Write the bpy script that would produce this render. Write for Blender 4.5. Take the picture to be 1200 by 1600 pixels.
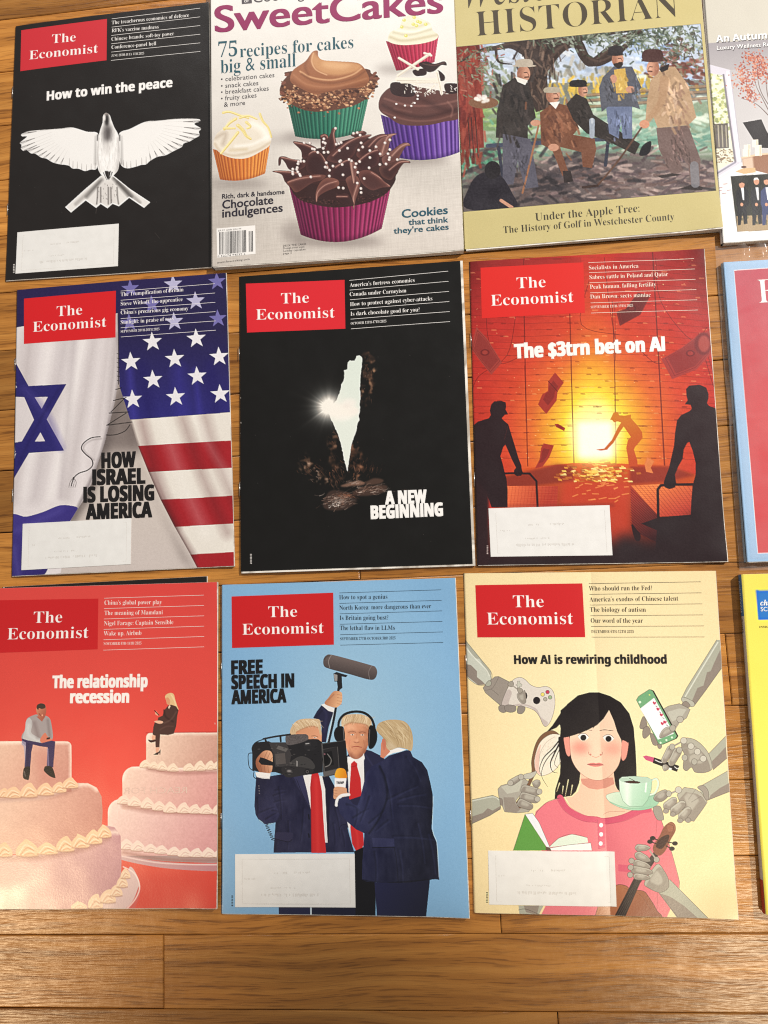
import bpy, math, random
import numpy as np

# ------------------------------------------------------------------ scene, camera, light
S = bpy.context.scene
COL = S.collection
for o in list(bpy.data.objects):
    bpy.data.objects.remove(o)

# pinhole recovered from the photograph: height over the floor, tilt and heading
F_PX, CAM_H, PITCH, ROLL, PHI = 1202.0, 0.6552, 0.1627, -0.6712, -0.6234
_cp, _sp, _c, _s = math.cos(PITCH), math.sin(PITCH), math.cos(ROLL), math.sin(ROLL)
_r = np.array([1, 0, 0.]); _u = np.array([0, _cp, _sp]); FW = np.array([0, _sp, -_cp])
RT = _c * _r + _s * _u
UP = -_s * _r + _c * _u
_ca, _sa = math.cos(-PHI), math.sin(-PHI)
RZ = np.array([[_ca, -_sa, 0], [_sa, _ca, 0], [0, 0, 1]])
RT, UP, FW = RZ @ RT, RZ @ UP, RZ @ FW          # floor boards run along world X
EYE = np.array([0, 0, CAM_H])


def back(px, z=0.0):
    """photo pixels (1200 x 1600) -> points on the horizontal plane at height z"""
    px = np.asarray(px, float)
    d = ((px[..., 0:1] - 600) / F_PX) * RT - ((px[..., 1:2] - 800) / F_PX) * UP + FW
    t = (z - CAM_H) / d[..., 2:3]
    return EYE + t * d


cam_data = bpy.data.cameras.new('camera')
cam_data.sensor_fit = 'VERTICAL'
cam_data.sensor_height = 36.0
cam_data.sensor_width = 27.0
cam_data.lens = F_PX / 1600 * 36.0
cam_data.clip_start = 0.01
cam_data.clip_end = 60
cam = bpy.data.objects.new('camera', cam_data)
COL.objects.link(cam)
from mathutils import Matrix, Vector
M = Matrix(((RT[0], UP[0], -FW[0], EYE[0]), (RT[1], UP[1], -FW[1], EYE[1]),
            (RT[2], UP[2], -FW[2], EYE[2]), (0, 0, 0, 1)))
cam.matrix_world = M
S.camera = cam

S.view_settings.view_transform = 'Standard'
S.view_settings.look = 'None'
S.view_settings.exposure = 0.0
S.view_settings.gamma = 1.0
S.view_settings.use_curve_mapping = False
S.cycles.use_denoising = False
S.cycles.max_bounces = 6
S.cycles.pixel_filter_type = 'BLACKMAN_HARRIS'
S.cycles.filter_width = 1.15

world = bpy.data.worlds.new('World')
S.world = world
world.use_nodes = True
wn = world.node_tree.nodes['Background']
wn.inputs[0].default_value = (1.0, 0.95, 0.89, 1)      # soft bounce from a pale room
wn.inputs[1].default_value = 0.25


def area_lamp(name, loc, target, sx, sy, power, col, spread=180):
    ld = bpy.data.lights.new(name, 'AREA')
    ld.shape = 'RECTANGLE'
    ld.size, ld.size_y = sx, sy
    ld.energy = power
    ld.color = col
    ld.spread = math.radians(spread)
    lo = bpy.data.objects.new(name, ld)
    lo.location = loc
    lo.rotation_euler = (Vector(target) - Vector(loc)).to_track_quat('-Z', 'Y').to_euler()
    COL.objects.link(lo)
    return lo


# daylight from a far window up the room, a key spot up to the right, its cone shaped to stand in for the viewer's shadow,
# and two narrow warm lamps behind the viewer that glance off the varnish
area_lamp('window_light', (-0.3, 3.3, 1.8), (0.0, 0.1, 0), 1.6, 1.0, 40, (1.0, 0.985, 0.96))


def spot(name, loc, axis, half, power, col, soft, blend):
    sd = bpy.data.lights.new(name, 'SPOT')
    sd.energy, sd.color, sd.shadow_soft_size = power, col, soft
    sd.spot_size, sd.spot_blend = 2 * half, blend
    so = bpy.data.objects.new(name, sd)
    so.location = loc
    so.rotation_euler = Vector(axis).to_track_quat('-Z', 'Y').to_euler()
    COL.objects.link(so)


_sl = np.array([2.5, 1.7, 2.4])
_ds = [(lambda v: v / np.linalg.norm(v))(back([q], 0.0)[0] - _sl) for q in ((-60, 1530), (560, 1604), (1150, 1634))]
_ax = np.cross(_ds[1] - _ds[0], _ds[2] - _ds[0])
_ax = _ax / np.linalg.norm(_ax)
if _ax[2] > 0:
    _ax = -_ax
spot('shaped_key_spot', _sl, _ax, math.acos(float(_ax @ _ds[0])), 730, (1.0, 0.96, 0.9), 0.05, 0.07)


def mirror_lamp(name, px, dist, half, power, col, soft):
    hit = back([px], 0.0)[0]
    d = hit - EYE
    d = np.array([d[0], d[1], -d[2]]) / np.linalg.norm(d)
    spot(name, hit + d * dist, -d, half, power, col, soft, 1.0)


mirror_lamp('warm_lamp', (-10, 1468), 2.1, math.radians(6.5), 80, (1.0, 0.74, 0.44), 0.05)
mirror_lamp('side_lamp', (1210, 1570), 2.1, math.radians(8), 85, (1.0, 0.84, 0.58), 0.05)

# ------------------------------------------------------------------ small helpers
LINK = COL.objects.link


def lin(c):
    c = np.asarray(c, float) / 255.0
    return np.where(c <= 0.04045, c / 12.92, ((c + 0.055) / 1.055) ** 2.4)


def empty(name, loc, label, cat, group=None):
    o = bpy.data.objects.new(name, None)
    o.location = loc
    o.empty_display_size = 0.02
    LINK(o)
    o['label'] = label
    o['category'] = cat
    if group:
        o['group'] = group
    return o


def mesh_obj(name, verts, faces, mat, parent=None, smooth=False):
    """verts in world space; parented meshes are stored relative to the parent"""
    me = bpy.data.meshes.new(name)
    v = np.asarray(verts, float)
    if parent is not None:
        off = np.zeros(3)
        p = parent
        while p is not None:
            off += np.array(p.location)
            p = p.parent
        v = v - off
    me.from_pydata(v.tolist(), [], faces)
    me.materials.append(mat)
    if smooth:
        me.polygons.foreach_set('use_smooth', [True] * len(me.polygons))
    me.update()
    o = bpy.data.objects.new(name, me)
    o.parent = parent
    LINK(o)
    return o


MATS = {}


def nodes_of(name):
    m = bpy.data.materials.new(name)
    m.use_nodes = True
    nt = m.node_tree
    return m, nt, nt.nodes['Principled BSDF']


def flat_mat(name, rgb, rough=0.35, spec=0.5):
    """printed ink: one colour with a trace of uneven coverage and gloss"""
    key = (name, tuple(rgb), rough)
    if key in MATS:
        return MATS[key]
    m, nt, b = nodes_of(name)
    tc = nt.nodes.new('ShaderNodeTexCoord')
    nz = nt.nodes.new('ShaderNodeTexNoise')
    nz.inputs['Scale'].default_value = 900
    nz.inputs['Detail'].default_value = 3
    nt.links.new(tc.outputs['Object'], nz.inputs['Vector'])
    mx = nt.nodes.new('ShaderNodeMix')
    mx.data_type = 'RGBA'
    c = lin(rgb)
    mx.inputs['A'].default_value = (*(c * 0.94), 1)
    mx.inputs['B'].default_value = (*np.minimum(c * 1.05, 0.92), 1)
    nt.links.new(nz.outputs['Fac'], mx.inputs['Factor'])
    nt.links.new(mx.outputs['Result'], b.inputs['Base Color'])
    b.inputs['Roughness'].default_value = rough
    b.inputs['Specular IOR Level'].default_value = spec
    MATS[key] = m
    return m


def cover_mat(name, rough=0.3, wave=0.25, spec=0.5):
    """coated paper: the printed colours come from the mesh attribute 'print'"""
    key = ('cover', rough, wave, spec)
    if key in MATS:
        return MATS[key]
    m, nt, b = nodes_of(name)
    at = nt.nodes.new('ShaderNodeAttribute')
    at.attribute_name = 'print'
    tc = nt.nodes.new('ShaderNodeTexCoord')
    n1 = nt.nodes.new('ShaderNodeTexNoise')
    n1.inputs['Scale'].default_value = 14
    n1.inputs['Detail'].default_value = 2
    nt.links.new(tc.outputs['Object'], n1.inputs['Vector'])
    n2 = nt.nodes.new('ShaderNodeTexNoise')
    n2.inputs['Scale'].default_value = 700
    n2.inputs['Detail'].default_value = 3
    nt.links.new(tc.outputs['Object'], n2.inputs['Vector'])
    b1 = nt.nodes.new('ShaderNodeBump')
    b1.inputs['Strength'].default_value = wave
    b1.inputs['Distance'].default_value = 0.004
    nt.links.new(n1.outputs['Fac'], b1.inputs['Height'])
    b2 = nt.nodes.new('ShaderNodeBump')
    b2.inputs['Strength'].default_value = 0.12
    b2.inputs['Distance'].default_value = 0.0003
    nt.links.new(n2.outputs['Fac'], b2.inputs['Height'])
    nt.links.new(b1.outputs['Normal'], b2.inputs['Normal'])
    nt.links.new(b2.outputs['Normal'], b.inputs['Normal'])
    # ink mottle
    n3 = nt.nodes.new('ShaderNodeTexNoise')
    n3.inputs['Scale'].default_value = 1600
    n3.inputs['Detail'].default_value = 2
    nt.links.new(tc.outputs['Object'], n3.inputs['Vector'])
    mr = nt.nodes.new('ShaderNodeMapRange')
    mr.inputs['To Min'].default_value = 0.9
    mr.inputs['To Max'].default_value = 1.1
    nt.links.new(n3.outputs['Fac'], mr.inputs['Value'])
    vm = nt.nodes.new('ShaderNodeVectorMath')
    vm.operation = 'SCALE'
    nt.links.new(at.outputs['Color'], vm.inputs[0])
    nt.links.new(mr.outputs['Result'], vm.inputs['Scale'])
    nt.links.new(vm.outputs['Vector'], b.inputs['Base Color'])
    # handling marks: gloss is not even
    mr2 = nt.nodes.new('ShaderNodeMapRange')
    mr2.inputs['From Min'].default_value = 0.35
    mr2.inputs['From Max'].default_value = 0.7
    mr2.inputs['To Min'].default_value = rough - 0.015
    mr2.inputs['To Max'].default_value = rough + 0.03
    n4 = nt.nodes.new('ShaderNodeTexNoise')
    n4.inputs['Scale'].default_value = 60
    n4.inputs['Detail'].default_value = 6
    nt.links.new(tc.outputs['Object'], n4.inputs['Vector'])
    nt.links.new(n4.outputs['Fac'], mr2.inputs['Value'])
    nt.links.new(mr2.outputs['Result'], b.inputs['Roughness'])
    b.inputs['Specular IOR Level'].default_value = spec
    MATS[key] = m
    return m


def page_mat():
    if 'page' in MATS:
        return MATS['page']
    m, nt, b = nodes_of('page_edges')
    tc = nt.nodes.new('ShaderNodeTexCoord')
    mp = nt.nodes.new('ShaderNodeMapping')
    mp.inputs['Scale'].default_value = (8, 8, 5200)
    nt.links.new(tc.outputs['Object'], mp.inputs['Vector'])
    nz = nt.nodes.new('ShaderNodeTexNoise')
    nz.inputs['Scale'].default_value = 1.0
    nz.inputs['Detail'].default_value = 3
    nt.links.new(mp.outputs['Vector'], nz.inputs['Vector'])
    cr = nt.nodes.new('ShaderNodeValToRGB')
    cr.color_ramp.elements[0].position = 0.36
    cr.color_ramp.elements[0].color = (0.42, 0.37, 0.31, 1)
    cr.color_ramp.elements[1].position = 0.56
    cr.color_ramp.elements[1].color = (0.82, 0.77, 0.69, 1)
    nt.links.new(nz.outputs['Fac'], cr.inputs['Fac'])
    nt.links.new(cr.outputs['Color'], b.inputs['Base Color'])
    b.inputs['Roughness'].default_value = 0.7
    MATS['page'] = m
    return m


# ------------------------------------------------------------------ print studio: a little ink-on-paper rasteriser
def homography(src, dst):
    A = []
    for (x, y), (X, Y) in zip(src, dst):
        A.append([x, y, 1, 0, 0, 0, -X * x, -X * y])
        A.append([0, 0, 0, x, y, 1, -Y * x, -Y * y])
    h = np.linalg.solve(np.array(A, float), np.array(dst, float).ravel())
    return np.append(h, 1).reshape(3, 3)


def hap(H, p):
    p = np.asarray(p, float)
    q = p @ H[:, :2].T + H[:, 2]
    return q[..., :2] / q[..., 2:3]


def spline(pts, closed=True, sub=6):
    p = np.asarray(pts, float)
    n = len(p)
    if n < 3:
        return p
    out = []
    t = np.linspace(0, 1, sub, endpoint=False)[:, None]
    rng = range(n) if closed else range(n - 1)
    for i in rng:
        if closed:
            a, b, c, d = p[(i - 1) % n], p[i], p[(i + 1) % n], p[(i + 2) % n]
        else:
            a, b, c, d = p[max(i - 1, 0)], p[i], p[i + 1], p[min(i + 2, n - 1)]
        out.append(0.5 * (2 * b + (c - a) * t + (2 * a - 5 * b + 4 * c - d) * t ** 2 + (3 * b - a - 3 * c + d) * t ** 3))
    out = np.concatenate(out)
    return out if closed else np.vstack([out, p[-1]])


def boxblur(m, r):
    r = int(round(r))
    if r < 1:
        return m
    for ax in (0, 1):
        for _ in range(2):
            pad = [(0, 0)] * m.ndim
            pad[ax] = (r + 1, r)
            c = np.cumsum(np.pad(m, pad, mode='edge'), axis=ax)
            n = m.shape[ax]
            hi = np.take(c, np.arange(2 * r + 1, 2 * r + 1 + n), axis=ax)
            lo = np.take(c, np.arange(0, n), axis=ax)
            m = (hi - lo) / (2 * r + 1)
    return m


class Canvas:
    def __init__(self, quad, w, h, seed=1, bg=(128, 128, 128)):
        self.quad, self.w, self.h = quad, w, h
        self.H = homography(quad, [(0, 0), (w, 0), (w, h), (0, h)])
        self.a = np.empty((h, w, 3), np.float32)
        self.a[:] = bg
        yy, xx = np.mgrid[0:h, 0:w] + 0.5
        ph = hap(np.linalg.inv(self.H), np.stack([xx, yy], -1))
        self.PX, self.PY = ph[..., 0], ph[..., 1]
        self.k0 = w / math.hypot(quad[1][0] - quad[0][0], quad[1][1] - quad[0][1])
        self.rng = np.random.default_rng(seed)
        self.clip = None
        self.F(0, 0, 1)

    def F(self, ox, oy, s):                       # reading frame: a zoomed window on the photograph
        self.fr = (ox, oy, s)
        self.k = self.k0 / s
        return self

    def pt(self, p):
        ox, oy, s = self.fr
        return hap(self.H, np.asarray(p, float) / s + np.array([ox, oy]))

    def xy(self, sl=(slice(None), slice(None))):
        ox, oy, s = self.fr
        return (self.PX[sl] - ox) * s, (self.PY[sl] - oy) * s

    def polymask(self, q, bl=0):
        pad = int(3 * bl + 2)
        x0 = max(int(math.floor(q[:, 0].min())) - pad, 0); x1 = min(int(math.ceil(q[:, 0].max())) + pad, self.w)
        y0 = max(int(math.floor(q[:, 1].min())) - pad, 0); y1 = min(int(math.ceil(q[:, 1].max())) + pad, self.h)
        if x1 <= x0 or y1 <= y0:
            return None
        W = x1 - x0
        m = np.zeros((y1 - y0, W), np.float32)
        ax, ay = q[:, 0], q[:, 1]
        bx, by = np.roll(ax, -1), np.roll(ay, -1)
        ii = np.arange(x0, x1)
        SS = 3
        lo = max(y0, int(math.floor(ay.min()))); hi = min(y1, int(math.ceil(ay.max())))
        for y in range(lo, hi):
            for k in range(SS):
                ys = y + (k + 0.5) / SS
                s = (ay <= ys) != (by <= ys)
                if not s.any():
                    continue
                xs = np.sort(ax[s] + (ys - ay[s]) * (bx[s] - ax[s]) / (by[s] - ay[s]))
                row = m[y - y0]
                for j in range(0, len(xs) - 1, 2):
                    a, b = xs[j], xs[j + 1]
                    ia, ib = max(int(a) - x0 - 1, 0), min(int(b) - x0 + 2, W)
                    if ib > ia:
                        seg = ii[ia:ib]
                        row[ia:ib] += (np.clip(b - seg, 0, 1) - np.clip(a - seg, 0, 1)) / SS
        if bl >= 0.7:
            m = boxblur(m, bl)
        return (slice(y0, y1), slice(x0, x1)), np.clip(m, 0, 1)

    def comp(self, sl, m, col, a=1.0, mode='n'):
        if self.clip is not None:
            m = m * self.clip[sl]
        m = (m * a)[..., None]
        d = self.a[sl]
        if callable(col):
            X, Y = self.xy(sl)
            c = col(X, Y)
        else:
            c = np.asarray(col, np.float32)
        if mode == 'n':
            d += (c - d) * m
        elif mode == 'm':                          # multiply
            d *= 1 + (c / 255.0 - 1) * m
        elif mode == 's':                          # screen
            d[:] = 255 - (255 - d) * (1 - c / 255.0 * m)

    def P(self, pts, col, a=1.0, bl=0, sm=False, mode='n', ln=None, lw=1.0):
        p = spline(pts) if sm else np.asarray(pts, float)
        r = self.polymask(self.pt(p), bl * self.k)
        if r:
            self.comp(r[0], r[1], col, a, mode)
        if ln is not None:
            self.L(np.vstack([p, p[:1]]), lw, ln, sm=False)
        return self

    def mask(self, pts, sm=False, bl=0):
        p = spline(pts) if sm else np.asarray(pts, float)
        r = self.polymask(self.pt(p), bl * self.k)
        m = np.zeros((self.h, self.w), np.float32)
        if r:
            m[r[0]] = r[1]
        return m

    def ell(self, cx, cy, rx, ry, rot=0, n=28):
        t = np.linspace(0, 2 * math.pi, n, endpoint=False)
        x, y = rx * np.cos(t), ry * np.sin(t)
        c, s = math.cos(math.radians(rot)), math.sin(math.radians(rot))
        return np.stack([cx + c * x - s * y, cy + s * x + c * y], -1)

    def E(self, cx, cy, rx, ry, col, rot=0, **kw):
        n = 12 if max(rx, ry) * self.k < 3 else 28
        return self.P(self.ell(cx, cy, rx, ry, rot, n), col, **kw)

    def L(self, pts, w, col, w2=None, a=1.0, bl=0, sm=True, mode='n'):
        p = np.asarray(pts, float)
        if sm and len(p) > 2:
            p = spline(p, False, 5)
        q = self.pt(p)
        n = len(q)
        w0 = w * self.k / 2
        w1 = w0 if w2 is None else w2 * self.k / 2
        rad = np.linspace(w0, w1, n)
        soft = max(bl * self.k, 0.5)
        pad = max(w0, w1) + soft + 1.5
        x0 = max(int(q[:, 0].min() - pad), 0); x1 = min(int(q[:, 0].max() + pad) + 1, self.w)
        y0 = max(int(q[:, 1].min() - pad), 0); y1 = min(int(q[:, 1].max() + pad) + 1, self.h)
        if x1 <= x0 or y1 <= y0:
            return self
        yy, xx = np.mgrid[y0:y1, x0:x1] + 0.5
        best = np.full(xx.shape, 1e9)
        for i in range(n - 1):
            ax, ay = q[i]; dx, dy = q[i + 1] - q[i]
            L2 = dx * dx + dy * dy + 1e-9
            t = np.clip(((xx - ax) * dx + (yy - ay) * dy) / L2, 0, 1)
            d = np.hypot(xx - ax - t * dx, yy - ay - t * dy) - (rad[i] + (rad[i + 1] - rad[i]) * t)
            np.minimum(best, d, out=best)
        m = np.clip(0.5 - best / (2 * soft), 0, 1)
        thin = np.clip(min(1.0, 2 * max(w0, w1)), 0.25, 1)      # hairlines print lighter
        self.comp((slice(y0, y1), slice(x0, x1)), m.astype(np.float32), col, a * thin, mode)
        return self

    def noise(self, cx, cy=None, oct=3, seed=None):
        """value noise in -1..1; cx, cy = cell size in frame px"""
        cy = cy or cx
        rng = self.rng if seed is None else np.random.default_rng(seed)
        out = np.zeros((self.h, self.w), np.float32)
        amp, tot = 1.0, 0
        kx, ky = max(cx * self.k, 1.2), max(cy * self.k, 1.2)
        for o in range(oct):
            nx, ny = int(self.w / kx) + 3, int(self.h / ky) + 3
            g = rng.uniform(-1, 1, (ny, nx)).astype(np.float32)
            fx = np.arange(self.w) / kx; fy = np.arange(self.h) / ky
            ix, iy = fx.astype(int), fy.astype(int)
            tx, ty = fx - ix, fy - iy
            tx = tx * tx * (3 - 2 * tx); ty = ty * ty * (3 - 2 * ty)
            a = g[iy][:, ix] * (1 - tx) + g[iy][:, ix + 1] * tx
            b = g[iy + 1][:, ix] * (1 - tx) + g[iy + 1][:, ix + 1] * tx
            out += amp * (a * (1 - ty)[:, None] + b * ty[:, None])
            tot += amp
            amp *= 0.55
            kx, ky = max(kx / 2, 1.0), max(ky / 2, 1.0)
        return out / tot

    def grain(self, amp, cx, cy=None, oct=2, mask=None, tint=(1, 1, 1)):
        n = self.noise(cx, cy, oct) * amp
        if mask is not None:
            n = n * mask
        if self.clip is not None:
            n = n * self.clip
        self.a += n[..., None] * np.array(tint, np.float32)
        return self


def ramp(stops):
    """stops: [(t, rgb), ...] -> function of an array t"""
    ts = np.array([s[0] for s in stops], float)
    cs = np.array([s[1] for s in stops], float)

    def f(t):
        return np.stack([np.interp(t, ts, cs[:, i]) for i in range(3)], -1)
    return f


def lg(p0, c0, p1, c1):
    """linear gradient between two frame points"""
    p0, p1 = np.array(p0, float), np.array(p1, float)
    d = p1 - p0
    L2 = (d ** 2).sum()
    c0, c1 = np.array(c0, float), np.array(c1, float)

    def f(X, Y):
        t = np.clip(((X - p0[0]) * d[0] + (Y - p0[1]) * d[1]) / L2, 0, 1)[..., None]
        return c0 + (c1 - c0) * t
    return f


# ------------------------------------------------------------------ lettering
def script(s, kind):
    """serif / heavy alphabets of the built-in font"""
    if kind == 'plain':
        return s
    base = {'serif': (0x1D400, 0x1D41A, 0x1D7CE), 'heavy': (0x1D5D4, 0x1D5EE, 0x1D7EC),
            'sans': (0x1D5A0, 0x1D5BA, 0x1D7E2), 'slant': (0x1D468, 0x1D482, 0x1D7CE)}[kind]
    o = ''
    for ch in s:
        if ch == 'I' and kind == 'heavy':
            o += chr(0x1D75E)
        elif 'A' <= ch <= 'Z':
            o += chr(base[0] + ord(ch) - 65)
        elif 'a' <= ch <= 'z':
            o += chr(base[1] + ord(ch) - 97)
        elif '0' <= ch <= '9':
            o += chr(base[2] + ord(ch) - 48)
        else:
            o += ch
    return o


_glyphs = {}


def glyph_mesh(s, kind, offset, res):
    key = (s, kind, offset, res)
    if key in _glyphs:
        return _glyphs[key]
    cu = bpy.data.curves.new('lettering', 'FONT')
    cu.body = script(s, kind)
    cu.offset = offset
    cu.resolution_u = res
    cu.size = 1
    ob = bpy.data.objects.new('lettering', cu)
    LINK(ob)
    me = bpy.data.meshes.new_from_object(ob.evaluated_get(bpy.context.evaluated_depsgraph_get()))
    v = np.zeros(len(me.vertices) * 3)
    me.vertices.foreach_get('co', v)
    f = [tuple(p.vertices) for p in me.polygons]
    bpy.data.objects.remove(ob)
    bpy.data.curves.remove(cu)
    bpy.data.meshes.remove(me)
    _glyphs[key] = (v.reshape(-1, 3)[:, :2], f)
    return _glyphs[key]


class Sheet:
    """maps print positions (photo px in a reading frame) onto one magazine's cover"""
    def __init__(self, quad, ztop, zfun):
        self.quad, self.zt, self.zfun = quad, ztop, zfun
        self.Hu = homography(quad, [(0, 0), (1, 0), (1, 1), (0, 1)])
        self.Hi = np.linalg.inv(self.Hu)

    def lift(self, px, dz):
        w = back(px, self.zt)
        uv = hap(self.Hu, px)
        w[..., 2] = self.zt + self.zfun(uv[..., 0], uv[..., 1]) + dz
        return w

    def up(self, p, n=1.0):
        uv = hap(self.Hu, np.asarray(p, float))
        q = hap(self.Hi, uv + np.array([0, -0.01]))
        d = q - p
        return d / np.linalg.norm(d)


LIFT = 0.00012


def lettering(name, lines, fr, sheet, rgb, parent, kind='serif', offset=0.0, fat=0.0, res=3, lift=LIFT, rules=None,
              rule_w=1.0, rough=0.4, spec=0.5):
    """one block of print: lines = [(words, (x0,y0), (x1,y1), cap height)], positions in frame px"""
    ox, oy, s = fr
    V, Fc, n0 = [], [], 0
    for ln in lines:
        words, p0, p1, cap = ln[:4]
        k = ln[4] if len(ln) > 4 else kind
        v, f = glyph_mesh(words, k, offset, res)
        hv, _ = glyph_mesh('H', k, 0.0, res)
        ch = hv[:, 1].max()
        p0 = np.array(p0, float) / s + (ox, oy); p1 = np.array(p1, float) / s + (ox, oy)
        ex = (p1 - p0) / (v[:, 0].max() - v[:, 0].min())
        ey = sheet.up((p0 + p1) / 2) * (cap / s / ch)
        if kind == 'mirror':
            ex = ex
        shifts = [(0.0, 0.0)] if not fat else [(-fat, -fat * .45), (fat, -fat * .45), (-fat, fat * .45), (fat, fat * .45), (0.0, 0.0)]
        for i, (sh, sv) in enumerate(shifts):
            px = p0 + (v[:, 0:1] - v[:, 0].min() + sh) * ex + (v[:, 1:2] + sv) * ey
            V.append(sheet.lift(px, lift + i * 0.00002))
            Fc += [tuple(j + n0 for j in t) for t in f]
            n0 += len(v)
    for a, b in (rules or []):
        a = np.array(a, float) / s + (ox, oy); b = np.array(b, float) / s + (ox, oy)
        u = sheet.up((a + b) / 2) * rule_w / 2
        q = []
        N = 40
        for t in np.linspace(0, 1, N):
            c = a + (b - a) * t
            q += [c - u, c + u]
        V.append(sheet.lift(np.array(q), lift))
        Fc += [(n0 + 2 * i, n0 + 2 * i + 2, n0 + 2 * i + 3, n0 + 2 * i + 1) for i in range(N - 1)]
        n0 += 2 * N
    return mesh_obj(name, np.concatenate(V), Fc, flat_mat('ink_' + name, rgb, rough, spec), parent)


def panel(name, q, fr, sheet, rgb, parent, lift=0.00006, rough=0.34, n=44, mat=None, thick=0.0):
    """a printed or stuck-on rectangle following the cover"""
    ox, oy, s = fr
    q = np.asarray(q, float) / s + (ox, oy)
    Hq = homography([(0, 0), (1, 0), (1, 1), (0, 1)], q)
    g = np.stack(np.meshgrid(np.linspace(0, 1, n), np.linspace(0, 1, n)), -1).reshape(-1, 2)
    px = hap(Hq, g)
    v = sheet.lift(px, lift)
    f = [(i * n + j, (i + 1) * n + j, (i + 1) * n + j + 1, i * n + j + 1) for i in range(n - 1) for j in range(n - 1)]
    if thick:
        b = v.copy(); b[:, 2] -= thick
        m0 = len(v)
        ring = [j for j in range(n)] + [i * n + n - 1 for i in range(1, n)] + [(n - 1) * n + j for j in range(n - 2, -1, -1)] + [i * n for i in range(n - 2, 0, -1)]
        f += [(ring[k], ring[(k + 1) % len(ring)], ring[(k + 1) % len(ring)] + m0, ring[k] + m0) for k in range(len(ring))]
        v = np.vstack([v, b])
    return mesh_obj(name, v, f, mat or flat_mat('ink_' + name, rgb, rough), parent)


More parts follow.
